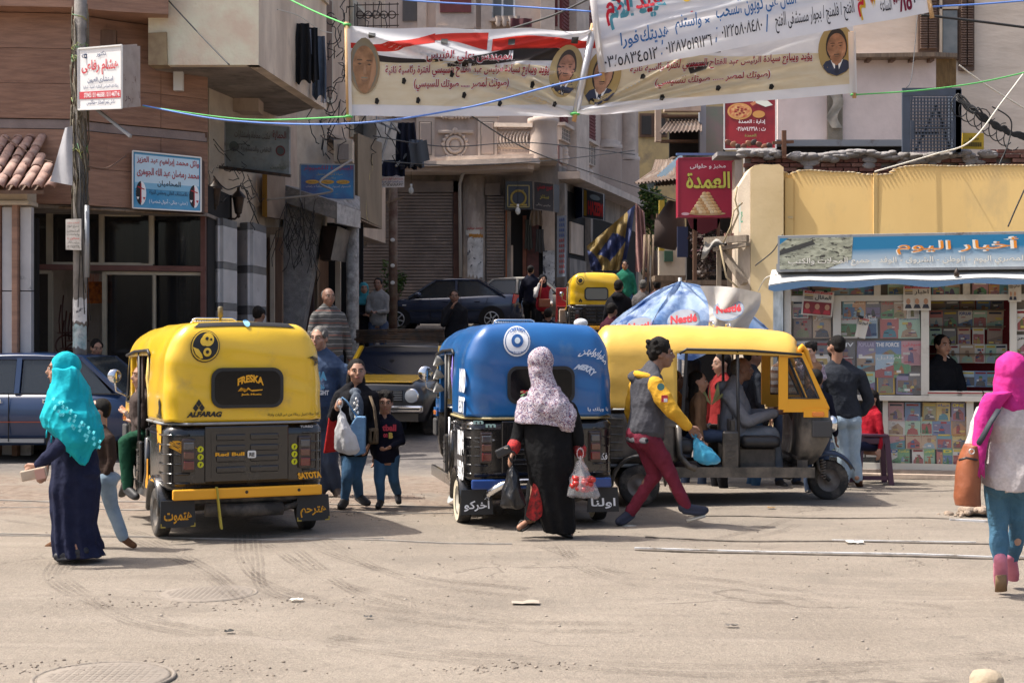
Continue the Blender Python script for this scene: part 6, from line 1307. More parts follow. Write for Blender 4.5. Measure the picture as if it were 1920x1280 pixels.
def rope(pix,r,m,label,group='ropes and wires over the street',cat='wire',name='wire',sag=0):
 pts=[P(*p)for p in pix];n=len(pts);out=[]
 for i in range(n-1):
  p0,p1,p2,p3=pts[max(i-1,0)],pts[i],pts[i+1],pts[min(i+2,n-1)]
  for t_ in np.linspace(0,1,9,endpoint=False):out.append(.5*((2*p1)+(p2-p0)*t_+(2*p0-5*p1+4*p2-p3)*t_*t_+(-p0+3*p1-3*p2+p3)*t_**3))
 out.append(pts[-1]);mb=MB();mb.tube(out,r,6);return single(name,label,cat,mb,m,group)
rope([(268,198,19.8),(430,226,19),(652,232,17.2),(860,205,16.9),(1040,160,16.6),(1128,140,16.3)],.011,BR,'blue rope running from the light box across the election banner',name='rope',cat='rope')
rope([(268,199,19.8),(460,224,19),(652,219,17.05)],.010,GR,'green rope from the light box to the foot of the banner stick',name='rope',cat='rope')
rope([(520,-12,19),(590,22,18),(651,47,17.05)],.010,GR,'green rope rising from the top of the left banner stick',name='rope',cat='rope')
rope([(660,-14,17.5),(780,2,17),(960,12,16.7),(1108,22,16.4)],.010,BR,'blue rope along the top edge above the left banner half',name='rope',cat='rope')
rope([(1746,13,16.4),(1840,8,16.4),(1940,0,16.4)],.010,BR,'blue rope tied to the upper right end of the painted banner',name='rope',cat='rope')
rope([(1601,178,17),(1720,170,17),(1830,156,17),(1940,132,17)],.009,GR,'green rope from the right banner stick to the right edge',name='rope',cat='rope')
rope([(1728,28,20),(1830,40,20),(1940,54,20)],.018,M_cable,'thick black cable at the upper right crossing the shuttered window')
rope([(1798,122,20),(1850,160,20),(1940,215,20)],.011,WW,'pale wire slanting down to the right above the tangled cables')
rope([(1940,110,19.5),(1880,190,19.2),(1820,265,19),(1750,290,19),(1640,322,19)],.010,WW,'long pale wire curving down to the top of the yellow wall')
rope([(1890,425,18.4),(1905,390,18.4),(1928,340,18.4)],.010,M_cable,'short black wire on the yellow wall above the kiosk sign')
rope([(1700,165,17.5),(1710,140,20),(1720,30,22)],.006,TW,'thin wire dropping from the beige house to the slate grille')
rope([(1860,200,20.9),(1895,225,20.9),(1890,270,20.9),(1870,320,20.7),(1855,400,19.2)],.010,M_cable,'black wire hanging from the cable bundle at the right')
rope([(310,-5,22),(370,60,21),(430,122,20.5)],.010,TW,'thin wire slanting before the big balcony front')
rope([(700,255,30),(840,275,34),(1000,268,40),(1190,290,46)],.014,TW,'thin sagging wire before the carved balcony crest',sag=0)
rope([(690,300,30),(860,310,34),(1040,300,40),(1190,282,46)],.014,TW,'second thin wire just under the curved balcony')
rope([(880,215,30),(1000,285,34),(1190,350,40),(1280,380,42)],.014,TW,'thin wire slanting down to the right past the balustrade')
rope([(955,55,18),(1040,28,17),(1110,-5,16.5)],.012,TW,'dark wire rising right above the left banner half')
rope([(5,255,21.2),(60,290,21),(100,305,20.8)],.010,mat('brown_wire',(.16,.09,.06),.7),'brown wire drooping over the tiled porch')
rope([(165,312,20.2),(200,315,20.6),(236,292,21.8)],.010,MATS['brown_wire'],'brown wire from the pole to the lawyers sign')
rope([(1467,440,18.2),(1450,470,18.6),(1416,498,19.2)],.008,TW,'thin wire from the kiosk sign to the pale pier')
rope([(1455,515,18.1),(1435,522,18.7),(1422,545,19.2)],.008,WW,'pale wire from the kiosk corner to the pier')
rope([(400,330,24),(425,355,24),(455,350,24.4),(470,385,25),(485,420,25.6)],.010,M_cable,'looping black wire round the wall lanterns')
rope([(540,385,26.4),(560,440,26.8),(566,380,26.8),(575,470,26.8),(590,395,26.6)],.010,M_cable,'black wire looping down the slanting pier')
rope([(500,375,25.8),(620,360,26),(600,340,26),(660,300,27)],.02,mat('grey_conduit',(.28,.25,.22),.7),'pale grey conduit bending past the blue shop sign',name='conduit',cat='pipe')
tg=MB();rg=random.Random(9)
for k in range(34):
 x,y=rg.uniform(590,715),rg.uniform(-10,250);D=rg.uniform(28,30);out=[]
 for i in range(9):out.append(P(x,y,D));x+=rg.uniform(-14,14);y+=rg.uniform(-6,26)
 tg.tube(out,.010,5)
for k in range(8):
 c_=(rg.choice((620,660,690)),rg.uniform(30,240));rr=rg.uniform(8,20);tg.tube([P(c_[0]+rr*math.cos(a_),c_[1]+rr*1.3*math.sin(a_),29)for a_ in np.linspace(0,5.6,14)],.010,5)
props(single('wire_tangle','dark tangle of wires hanging over the balconies between the laundry and the banner','wires',tg,M_cable),kind='stuff')
tg=MB()
for k in range(22):
 x,y=rg.uniform(530,600),rg.uniform(370,420);out=[]
 for i in range(8):out.append(P(x,y,26.5));x+=rg.uniform(-9,9);y+=rg.uniform(2,24)
 tg.tube(out,.007,5)
for k in range(16):
 x,y=rg.uniform(398,470),rg.uniform(260,380);out=[]
 for i in range(7):out.append(P(x,y,23.6));x+=rg.uniform(-10,14);y+=rg.uniform(-8,14)
 tg.tube(out,.007,5)
props(single('wire_tangle','thin bare wires clinging to the slanting pier and round the lanterns','wires',tg,M_cable),kind='stuff')
t=thing('iron_window_guard','black wrought iron window guard at the top beside the wires','window guard',P(700,55,31))
for i in range(5):part('scroll',MB().torus(P(675+i*15,28,31),.075,.012,Matrix.Rotation(R(90),3,'X'),14,5),M_metal_dk,t,True)
for i in range(3):part('bar',MB().bar(P(668,10+i*20,31),P(748,8+i*20,31),.018,.018),M_metal_dk,t,True)
for i in range(6):part('bar',MB().bar(P(670+i*15,5,31),P(670+i*15,52,31),.015,.015),M_metal_dk,t,True)
t=thing('air_conditioner','pale air conditioner unit on the wall above the blue shop sign','air conditioner',P(645,305,28.5));part('casing',MB().box(P(645,285,28.7),(.36,.35,.42)),M_plaster,t,True,bevel=.01);part('grille',MB().box(P(643,285,28.5),(.22,.03,.3)),M_conc_dk,t,True)
garment(568,44,.28,.94,24.0,paint('101218',.9),'black shirt at the left end of the washing line',group='laundry on the balcony line',n=2,fl=.05)
garment(587,52,.19,.88,24.5,paint('15171d',.9),'black trousers with white side stripes on the washing line',group='laundry on the balcony line',n=2,fl=.05)
garment(579,55,.1,.4,24.3,paint('a8b0c0',.9),'pale blue cloth between the two black garments',group='laundry on the balcony line',n=2)
garment(599,68,.25,1.02,24.9,mat('denim_laundry',(.06,.08,.12),.9,var=(.10,.13,.18),vscale=6),'long grey blue jeans at the right end of the washing line',group='laundry on the balcony line',n=2,fl=.05)
garment(607,168,.1,.22,25.0,paint('c0c0c8',.9),'small white rag below the hanging jeans',group='laundry on the balcony line',n=2)
rope([(520,18,22.6),(560,30,23.7),(600,56,24.9),(622,62,25.8)],.008,WW,'washing line along the side of the big balcony',name='washing_line',cat='rope')
garment(762,230,.5,1.0,32.5,paint('14182a',.9),'navy garment bunched under the white balcony box',group='laundry under the white balcony',fl=.1)
garment(780,262,.38,.6,32.4,mat('washed_denim',(.16,.19,.23),.9,var=(.06,.07,.1),vscale=7),'bleached denim cloth hung beside the navy garment',group='laundry under the white balcony',fl=.08)
mb=MB();mb.grid(lambda u,v:P(772+34*u-6*v,310-38*v+14*u*v*0-10*u,32.0+.25*v+.05*math.sin(u*9)),6,6);single('rubber_sheet','grey folded sheet slung low at the end of the balcony struts','sheet',mb,paint('3c4044',.8))
garment(737,300,.55,.35,32.6,paint('1a2038',.9),'dark blue scarf tied above the little white notice',group='laundry under the white balcony',fl=.06)
t=thing('wooden_pole','brown wooden pole with a nailed crosspiece in front of the wide shutter','pole',(P(737,0,39).x,39,ground_z(39)));xw=P(737,0,39).x
part('shaft',MB().tube([(xw,39,ground_z(39)),(xw,39,ZY(345,39))],.115,10),mat('red_brown_post',(.11,.055,.038),.85,var=(.2,.15,.11),vscale=4,bump=.4),t,True);part('crosspiece',MB().bar(P(721,382,38.8),P(757,369,38.8),.07,.05),M_wood,t,True);part('upright_batten',MB().bar(P(727,388,38.8),P(733,352,38.8),.04,.05),M_wood,t,True)
for z in(450,498,530):part('white_patch',MB().ell(P(736,z,38.88),(.06,.01,.05)),M_white,t,True)
#  VEHICLES
M_tyre=mat('tyre_rubber',(.028,.026,.025),.85,dirt=(.17,.145,.12),dscale=6,dmin=.48,dmax=.75,bump=.3,bscale=60)
M_rimd=mat('dark_rim',(.09,.085,.08),.5,.4,dirt=(.22,.19,.16),dscale=6,dmin=.45,dmax=.7)
M_chrome=mat('chrome',(.75,.75,.76),.12,1.0)
M_under=mat('underbody',(.03,.028,.026),.8,dirt=(.13,.11,.09),dscale=5,dmin=.45,dmax=.7)
M_rub=mat('rubber_seal',(.015,.015,.016),.5)
M_seat=mat('black_vinyl',(.02,.02,.022),.45)
def rbox(lo,hi,r,cell,keep=None,faces='xXyYzZ',smooth=True):
 """rounded box shell made of cells; r: (rx, ry, rz) corner radii; keep(x, y, z) drops cells for openings"""
 lo=np.array(lo,float);hi=np.array(hi,float);r=np.array(r if isinstance(r,(list,tuple))else(r,)*3,float)
 n=np.maximum(1,np.round((hi-lo)/cell).astype(int));key={};vs=[];fs=[]
 def V(i):
  i=tuple(int(a)for a in i)
  if i not in key:
   p=lo+(hi-lo)*np.array(i)/n
   q=np.clip(p,lo+r,hi-r);d=(p-q)/r;L=np.linalg.norm(d);m=np.max(np.abs(d))
   if L>1e-9:d=np.tan(d*math.pi/4);d=d/np.linalg.norm(d)*min(1,m)
   key[i]=len(vs);vs.append(tuple(q+d*r))
  return key[i]
 for ax,nm in enumerate('xyz'):
  a,b=[k for k in range(3)if k!=ax]
  for side,fl in((0,nm),(n[ax],nm.upper())):
   if fl not in faces:continue
   for i in range(n[a]):
    for j in range(n[b]):
     c=np.zeros(3);c[ax]=side;c[a]=i+.5;c[b]=j+.5;pc=lo+(hi-lo)*c/n
     if keep and not keep(*pc):continue
     q=[]
     for di,dj in((0,0),(1,0),(1,1),(0,1)):
      k=[0,0,0];k[ax]=side;k[a]=i+di;k[b]=j+dj;q.append(V(k))
     if(side!=0)==(ax!=1):fs.append(tuple(q))
     else:fs.append(tuple(q[::-1]))
 mb=MB();mb.add(vs,fs,smooth);return mb
def rrect(cx,cz,hw,hh,r,n=6):
 out=[]
 for sx,sz,a0 in((1,1,0),(-1,1,90),(-1,-1,180),(1,-1,270)):
  for k in range(n+1):a=R(a0+90*k/n);out.append((cx+sx*(hw-r)+r*math.cos(a),cz+sz*(hh-r)+r*math.sin(a)))
 return out
def wheel(parent,x,y,z,r,w,rim=.55,hub=M_rimd,ww=False,name='wheel'):
 t=part(name,MB().lathe([(r*rim,-w*.42),(r*.86,-w*.5),(r*.97,-w*.42),(r,-w*.25),(r,w*.25),(r*.97,w*.42),(r*.86,w*.5),(r*rim,w*.42)],32,Matrix.Rotation(R(90),4,'Y')),M_tyre,parent,loc=(x,y,z))
 part('rim',MB().lathe([(0,-w*.30),(r*.15,-w*.32),(r*.2,-w*.22),(r*.42,-w*.2),(r*rim,-w*.40),(r*rim*1.04,-w*.43),(r*rim*1.04,w*.43),(r*rim,w*.40),(r*.42,w*.2),(r*.2,w*.22),(r*.15,w*.32),(0,w*.30)],24,Matrix.Rotation(R(90),4,'Y')),hub,t)
 if ww:
  for s_ in(-1,1):part('whitewall',MB().lathe([(r*.62,s_*w*.455),(r*.88,s_*w*.505)],32,Matrix.Rotation(R(90),4,'Y')),paint('d8cdb4'),t)
 tr_=MB()
 for i in range(28):
  a=2*math.pi*i/28;M_=Matrix.Rotation(a,4,'X')@Matrix.Translation((0,0,r))
  tr_.add([M_@Vector(v)for v in((-w*.35,-.006,.003),(-w*.05,.008,.003),(-w*.05,.018,.003),(-w*.35,.004,.003),(.35*w,-.006,.003),(w*.05,.008,.003),(w*.05,.018,.003),(.35*w,.004,.003))],[(0,1,2,3),(7,6,5,4)])
 part('tread',tr_,M_under,t,kind='stuff');return t
def rickshaw(name_label,loc,rz,canopy,lower,bumper,opts):
 t=thing('auto_rickshaw',name_label,'auto rickshaw',loc,rz,'auto rickshaws')
 W=.66;zt=1.75;zb=.955
 cell=.04
 def keep(x,y,z):return z>zb and not(z<1.53 and y>.38 and abs(x)>.55)
 cm=rbox((-W,-.43,zb-.24),(W,1.62,zt),(.19,.15,.28),cell,keep,'xXyZ')
 out=[]
 for x,y,z in cm.v:
  k=max(0,(z-1.3)/.45);z2=z+.035*k*(1-(x/W)**2)-.07*k*max(0,(y-.4)/1.2)**1.5;x2=x*(1+.0*k);
  sg=.006*math.sin(9*x+4*z+2*math.sin(5*y))*math.sin(7*y+3*z)+.004*math.sin(23*z+6*x)*(1 if y<-.3 else .5)
  out.append((x2*(1-.075*max(0,(z-1.0)/.75)**2.2)+sg*(abs(x)>.6),y+sg*(y<-.35),z2+sg*k))
 cm.v=out;co=part('canopy',cm,canopy,t)
 md=co.modifiers.new('s','SOLIDIFY');md.thickness=.018;md.offset=-1
 q=[(-W-.004,.38),(-W-.004,-.25),(-W+.16,-.437),(W-.16,-.437),(W+.004,-.25),(W+.004,.38)]
 part('trim_line',MB().tube([(x,y,zb-.004)for x,y in q],.012,6),opts.get('trim',M_grey_metal),t)
 for s_ in(-1,1):part('drip_rail',MB().tube([(s_*(W-.02),.40,1.50),(s_*(W-.015),.47,1.545),(s_*(W-.015),1.1,1.53),(s_*(W-.03),1.6,1.49)],.014,6),M_rub,t)
 def keep2(x,y,z):return True
 tub=rbox((-W,-.42,.40),(W,.40,zb-.012),(.10,.12,.05),.05,None);part('rear_tub',tub,lower,t)
 for k in range(6):
  z=.47+k*.078
  for s_ in(-1,1):part('corner_rib',MB().tube([(s_*(W+.002),-.16,z),(s_*(W+.002),-.29,z),(s_*(W-.03),-.385,z),(s_*(W-.11),-.424,z),(s_*(W-.19),-.424,z)],.010,5),lower,t)
 for s_ in(-1,1):
  part('side_rib',MB().bar((s_*(W+.001),-.12,.80),(s_*(W+.001),.36,.80),.012,.03),lower,t);part('side_rib',MB().bar((s_*(W+.001),-.12,.88),(s_*(W+.001),.36,.88),.012,.02),lower,t)
  ar_=MB();rings=[]
  for i in range(13):
   a=math.pi*(.02+.96*i/12);y,z=-.0-.275*math.cos(a),.215+.30*math.sin(a)
   rings.append([(s_*(W-.16),y,z),(s_*(W+.025),y,z),(s_*(W+.04),y*.97,z-.02),(s_*(W+.03),y*.93,z-.04),(s_*(W-.16),y*.93,z-.04)])
  ar_.loft(rings);part('wheel_arch',ar_,lower,t)
 ec=part('engine_cover',MB().box((0,-.425,.70),(.70,.03,.46)),lower,t,bevel=.012)
 part('cover_recess',MB().box((0,-.443,.70),(.60,.006,.38)),M_under if opts.get('dusty')else lower,ec)
 for i in range(4):
  for s_ in(-1,1):part('louvre',MB().box((s_*.14,-.452,.575+i*.088),(.24,.02,.05)),lower,ec,bevel=.02);part('louvre_slot',MB().box((s_*.14,-.449,.553+i*.088),(.22,.02,.012)),M_black,ec)
 for s_ in(-1,1):
  tl=part('tail_lamp',MB().box((s_*.485,-.432,.70),(.11,.05,.27)),mat('dark_lamp_housing',(.03,.02,.02),.3,coat=.5),t,bevel=.015)
  part('red_lens',MB().box((s_*.485,-.462,.62),(.085,.02,.07)),mat('red_lens',(.12,.006,.006),.15,coat=1),tl,bevel=.008);part('amber_lens',MB().box((s_*.485,-.462,.70),(.085,.02,.06)),mat('smoked_lens',(.10,.03,.02),.15,coat=1),tl,bevel=.008);part('clear_lens',MB().box((s_*.485,-.462,.775),(.085,.02,.06)),mat('clear_lens',(.06,.065,.075),.15,coat=1),tl,bevel=.008)
 if bumper:
  b=part('bumper',MB().box((0,-.475,.385),(1.24,.045,.085)),bumper,t,bevel=.012)
  for x in(-.02,.42):part('bolt',MB().disc((x,-.4985,.39),.014,10,Matrix.Rotation(R(90),4,'X')),M_metal_dk,b)
 part('chassis',MB().box((0,.3,.30),(.9,1.1,.06)),M_under,t);part('rear_beam',MB().bar((-.5,-.38,.33),(.5,-.38,.33),.05,.05),M_under,t)
 part('exhaust',MB().tube([(-.34,-.40,.25),(-.05,-.42,.235),(.30,-.42,.235)],.055,12).tube([(.30,-.42,.235),(.42,-.40,.26),(.45,-.3,.3)],.025,8),M_under,t)
 part('engine',MB().box((0,-.15,.34),(.45,.4,.2)).tube([(-.4,0,.25),(.4,0,.25)],.05,10),M_under,t,bevel=.02)
 part('axle_arm',MB().tube([(-.56,0,.2),(-.2,.12,.27),(.2,.12,.27),(.56,0,.2)],.035,8),M_under,t)
 hb=opts.get('hub',M_rimd)
 wheel(t,-.62,0,.205,.205,.115,.56,hb,opts.get('ww'));wheel(t,.62,0,.205,.205,.115,.56,hb,opts.get('ww'))
 fw=wheel(t,0,1.97,.205,.205,.11,.56,hb,opts.get('ww'))
 if opts.get('flaps',True):
  for s_ in(-1,1):
   fl=part('mud_flap',MB().prism([(s_*.43,-.40,.335),(s_*.70,-.40,.335),(s_*.71,-.41,.12),(s_*.42,-.41,.12)][::s_],(0,-.012,0)),mat('black_flap',(.02,.02,.021),.6),t)
   fq=Quad((s_*.565-.14,-.425,.12),(s_*.565+.14,-.425,.12),(s_*.565+.14,-.415,.33),(s_*.565-.14,-.415,.33))
   if opts.get('flap_text'):letters(fq,opts['flap_text'][0 if s_<0 else 1],.1,.9,.14,.58,opts.get('flap_col',paint('d89a1c')),fl,.003,.05,world=False)
   if opts.get('flap_trim'):shape(fq,[(.0,.0),(.14,.0),(.14,.04),(.03,.06),(.03,.16),(0,.16)],paint('a8943a'),fl,.004,'corner_trim',False);shape(fq,[(1,.0),(.86,.0),(.86,.04),(.97,.06),(.97,.16),(1,.16)],paint('a8943a'),fl,.004,'corner_trim',False)
 part('floor',MB().box((0,1.05,.32),(1.24,1.35,.05)),M_under,t)
 for s_ in(-1,1):
  part('sill',MB().bar((s_*(W-.01),.34,.335),(s_*(W-.01),1.72,.335),.03,.10),lower,t)
  part('sill_curve',MB().tube([(s_*(W-.01),.385,.80),(s_*(W-.01),.40,.50),(s_*(W-.01),.48,.40),(s_*(W-.01),.56,.37)],.035,6),lower,t)
  part('rear_post',MB().bar((s_*(W-.025),.43,.9),(s_*(W-.035),.47,1.53),.02,.03),M_rub,t)
  part('mid_post',MB().tube([(s_*(W-.03),.98,.36),(s_*(W-.035),.97,1.52)],.016,8),M_rub,t)
  part('partition_side',MB().box((s_*(W-.03),.90,.54),(.05,.16,.40)),lower,t,bevel=.02)
  for k in range(4):part('vent_rib',MB().bar((s_*(W-.002),.84,.48+k*.06),(s_*(W-.002),.95,.48+k*.06),.008,.012),M_under,t)
 part('partition',MB().box((0,.93,.60),(1.16,.05,.5)),lower,t,bevel=.01)
 part('rear_seat',rbox((-.56,.02,.50),(.56,.55,.66),.05,.06),M_seat,t);part('rear_backrest',rbox((-.56,-.12,.64),(.56,.02,1.15),.04,.06),M_seat,t)
 part('driver_seat',rbox((-.30,1.02,.56),(.50,1.42,.68),.04,.06),M_seat,t);part('seat_base',MB().box((.05,1.2,.45),(.66,.36,.2)),lower,t,bevel=.01)
 part('driver_backrest',rbox((-.28,.95,.74),(.30,1.0,1.02),.03,.06),M_seat,t)
 fr=opts.get('frame',canopy)
 A=[(-.50,1.60,1.55),(.50,1.60,1.55),(.56,1.86,.96),(-.56,1.86,.96)]
 part('windscreen_frame',MB().tube([A[0],A[1],A[2],A[3],A[0]],.024,8),fr,t)
 part('windscreen',MB().prism([A[3],A[2],A[1],A[0]],(0,.006,.002)),M_glass_clear,t);part('seal',MB().tube([(a*.93,b-.01,c)for a,b,c in(A[0],A[1],A[2],A[3],A[0])],.014,6),M_rub,t)
 for s_ in(-1,1):
  part('corner_cap',MB().tube([(s_*.56,1.55,1.50),(s_*.53,1.62,1.57),(s_*.50,1.66,1.52),(s_*.53,1.70,1.35)],.030,8),fr,t)
  f=part('quarter_frame',MB().bar((s_*.60,1.42,.95),(s_*.60,1.42,1.50),.04,.09).bar((s_*.60,1.42,.99),(s_*.58,1.84,.99),.04,.13).bar((s_*.60,1.42,1.49),(s_*.58,1.60,1.49),.04,.06).bar((s_*.585,1.60,1.50),(s_*.58,1.85,.96),.04,.05),fr,t)
  part('quarter_glass',MB().prism([(s_*.60,1.45,1.05),(s_*.59,1.78,1.05),(s_*.585,1.60,1.47),(s_*.595,1.45,1.47)][::s_],(s_*.004,0,0)),M_glass_clear,f)
  part('quarter_seal',MB().tube([(s_*.605,1.46,1.06),(s_*.60,1.77,1.06),(s_*.595,1.60,1.46),(s_*.60,1.46,1.46),(s_*.605,1.46,1.06)],.014,6),M_rub,f)
 cw_=MB();secs=[]
 for z,yf,yb,w in((.40,1.78,1.56,.52),(.50,1.86,1.58,.58),(.65,1.93,1.60,.60),(.80,1.95,1.60,.60),(.92,1.93,1.60,.60),(.97,1.88,1.60,.59)):
  ring=[(-w,yb,z),(-w,yf-.16,z),(-w*.86,yf-.04,z),(-w*.5,yf,z),(0,yf+.02,z),(w*.5,yf,z),(w*.86,yf-.04,z),(w,yf-.16,z),(w,yb,z)];secs.append(ring)
 cw_.loft(secs);part('front_cowl',cw_,lower,t);
 part('footwell',MB().box((0,1.62,.42),(1.1,.1,.12)),M_under,t)
 for s_ in(-1,1):
  part('cowl_trim',MB().bar((s_*.612,1.62,.915),(s_*.612,1.86,.915),.02,.08),fr,t)
  ind=part('indicator',MB().box((s_*.618,1.76,.905),(.03,.12,.045)),mat('amber_lens',(.75,.22,.02),.2,coat=1),t,bevel=.008)
  mbx=part('glove_box',MB().box((s_*.60,1.80,.76),(.05,.20,.17)),mat('dusty_black_box',(.05,.05,.052),.7),t,bevel=.015)
  hl=part('headlight',MB().lathe([(.02,.03),(.07,.02),(.085,-.02),(.06,-.06)],18,Matrix.Translation((s_*.38,1.96,.80))@Matrix.Rotation(R(-90),4,'X')),M_chrome,t)
 fd=MB();rings=[]
 for i in range(11):
  a=math.pi*(.12+.72*i/10);y,z=1.97+.275*math.cos(a)*1.0,.215+.265*math.sin(a);rings.append([(-.11,y,z-.02),(-.08,y*1.0,z+.012),(0,y,z+.03),(.08,y,z+.012),(.11,y,z-.02),(0,y,z+.01)])
 fd.loft(rings);part('front_fender',fd,opts.get('fender',lower),t)
 for s_ in(-1,1):part('fork',MB().tube([(s_*.09,1.97,.205),(s_*.10,1.86,.32),(s_*.07,1.84,.45)],.020,8),M_under,t)
 sp=MB();sp.tube([(.10+.026*math.cos(k*.8),1.90+.026*math.sin(k*.8),.23+k*.0035)for k in range(56)],.006,5);part('spring',sp,mat('dusty_spring',(.20,.17,.14),.7),t)
 part('handlebar',MB().tube([(-.25,1.50,.92),(-.10,1.56,.94),(.10,1.56,.94),(.25,1.50,.92)],.017,8).tube([(0,1.57,.94),(0,1.75,.55)],.03,8),M_metal_dk,t);part('dashboard',MB().box((0,1.68,.93),(.9,.14,.10)),M_seat,t,bevel=.02)
 for s_,rr in opts.get('mirrors',((-1,.06),(1,.06))):
  mo=part('mirror',MB().lathe([(0,.012),(rr,.008),(rr*1.06,0),(rr,-.03),(0,-.045)],18,Matrix.Translation((s_*.74,1.62,1.30))@Matrix.Rotation(R(90),4,'X')),M_chrome,t)
  part('mirror_arm',MB().tube([(s_*.60,1.66,1.10),(s_*.72,1.66,1.16),(s_*.74,1.65,1.30)],.009,6),M_chrome,mo)
 hw,hh,wz=.30,.165,1.24
 wr_=part('rear_window',MB().prism([(x,-.440,z)for x,z in rrect(0,wz,hw,hh,.09)],(0,-.016,0)),M_rub,t)
 gl=MB();gl.prism([(x,-.4565,z)for x,z in rrect(0,wz,hw-.028,hh-.028,.07)],(0,-.003,0));part('glass',gl,mat('smoked_window',(.006,.006,.007),.14,spec=.3)if not opts.get('clear')else mat('grey_window',(.20,.21,.19),.2),wr_)
 sc=part('roof_scoop',MB().tube([(-.20,.78,1.77),(-.19,.78,1.815),(-.16,.78,1.825),(.16,.78,1.825),(.19,.78,1.815),(.20,.78,1.77)],.009,6).tube([(-.19,.95,1.765),(-.16,.95,1.80),(.16,.95,1.80),(.19,.95,1.765)],.009,6),M_chrome,t)
 mesh_=MB()
 for i in range(16):x=-.17+i*.0225;mesh_.bar((x,.78,1.772),(x+.022,.78,1.82),.004,.005).bar((x+.022,.78,1.772),(x,.78,1.82),.004,.005)
 part('scoop_mesh',mesh_,M_grey_metal,sc,kind='stuff')
 return t
def rearq(w=.66,z0=.955,z1=1.75):return Quad((-w,-.436,z0),(w,-.436,z0),(w,-.436,z1),(-w,-.436,z1))
def bent(q_,t,o=.004):
 def fn(u,v):
  z=.955+.795*v;x=-.66+1.32*u;r=.28;zc=1.75-r;y=-.43
  if z>zc:
   a=min(1.,(z-zc)/r);y=-.43+.15*(1-math.sqrt(max(0,1-a*a)))
  ax=max(0,abs(x)-.47)/.19
  y+=.15*(1-math.sqrt(max(0,1-min(1,ax)**2)))if ax>0 else 0
  k=max(0,(z-1.3)/.45);return Vector((x*(1-.075*max(0,(z-1.0)/.75)**2.2),y,z+.035*k*(1-(x/.66)**2)))
 return fn
def RQ():
 q=Quad((-.66,-.436,.955),(.66,-.436,.955),(.66,-.436,1.75),(-.66,-.436,1.75));q.fn=bent(None,None);q.n=Vector((0,-1,.25)).normalized()*1.6;return q
LQ=Quad((-.66,-.425,.40),(.66,-.425,.40),(.66,-.425,.955),(-.66,-.425,.955));LQ.n=Vector((0,-1,0))
SQ=Quad((-.663,.40,.40),(-.663,-.42,.40),(-.663,-.42,.955),(-.663,.40,.955));SQ.n=Vector((-1,0,0))
S2=Quad((-.660,.40,.955),(-.660,-.42,.955),(-.640,-.42,1.6),(-.640,.40,1.6));S2.n=Vector((-1,0,0))
def curtains(t,col,col2):
 for y,n in((.50,3),):
  mb=MB()
  for k in range(5):
   y0=.46+k*.035;mb.tube([(-.60-.01*(k%2),y0,1.52),(-.60+.02*math.sin(k),y0+.01,1.3),(-.61,.50+.02*k,1.12+.02*k),(-.60,y0-.03,.98)],[.02,.022,.02,.028],6)
  part('curtain',mb,col,t)
 mb=MB();mb.grid(lambda u,v:Vector((-.60+.02*math.sin(u*16),.95+.30*u*(.4+.6*v),1.52-.45*(1-v)-.0)),14,4);part('curtain',mb,col2,t)
M_ryel=mat('rickshaw_yellow',(.80,.50,.018),.28,coat=.6,var=(.72,.44,.02),vscale=.9,dirt=(.40,.27,.09),dscale=3.0,dmin=.56,dmax=.85,bump=.12,bscale=7)
M_rblk=mat('rickshaw_black',(.012,.0115,.012),.22,coat=.7,dirt=(.06,.05,.04),dscale=3.2,dmin=.55,dmax=.8)
M_rorg=mat('bumper_orange',(.78,.36,.015),.5,dirt=(.06,.04,.03),dscale=6,dmin=.66,dmax=.7)
OY=paint('e0a01a',.5);BK2=paint('1c1a16',.45)
y1=rickshaw('bright yellow and black auto rickshaw seen from behind, nearest on the left',(-2.354,12.68,0),R(24),M_ryel,M_rblk,M_rorg,dict(flaps=True,flap_text=('هتموت','هترحم'),flap_trim=True,mirrors=((-1,.06),)))
q=RQ()
def rl(s_,x0,z0,x1,z1,m,t,q=None,**k):
 q=q or RQ();return letters(q,s_,(x0+.66)/1.32,(x1+.66)/1.32,(z0-.955)/.795,(z1-.955)/.795,m,t,k.pop('o',.006),k.pop('bold',.03),world=False,**k)
def lw(s_,x0,z0,x1,z1,m,t,**k):return letters(LQ,s_,(x0+.66)/1.32,(x1+.66)/1.32,(z0-.4)/.555,(z1-.4)/.555,m,t,k.pop('o',.004),k.pop('bold',.04),world=False,**k)
rl('ALFARAG',-.50,1.0,-.22,1.045,BK2,y1,bold=.06,slant=.05,arc=.12);rl('كلها عمالة تعمل رجالة من غير اثبات وادلة',.17,.995,.63,1.025,BK2,y1);rl('MARWAN',.52,1.43,.64,1.47,BK2,y1,bold=.05,rot=R(-62),arc=.5,o=.012)
rl('FRESKA',-.09,1.245,.13,1.305,OY,y1,o=.026,bold=.05,arc=.5);rl('Jack Music',-.06,1.165,.11,1.185,OY,y1,o=.026,bold=.04)
shape(q,[((x+.66)/1.32,(z-.955)/.795)for x,z in((-.09,1.20),(-.06,1.235),(-.03,1.205),(.0,1.235),(.03,1.21),(.12,1.218),(.12,1.21),(.03,1.2),(0,1.222),(-.03,1.195),(-.06,1.222))],OY,y1,.024,'emblem',False)
for cx,cz,a in((-.40,1.115,0),(-.425,1.078,1),(-.375,1.078,2)):shape(q,[((cx+dx+.66)/1.32,(cz+dz-.955)/.795)for dx,dz in((0,.036),(.024,0),(0,-.03),(-.024,0))],BK2,y1,.006,'three_diamond_emblem',False)
ying=lambda x,z,r:[((x+r*math.cos(a)+.66)/1.32,(z+r*math.sin(a)-.955)/.795)for a in np.linspace(0,2*math.pi,26)[:-1]]
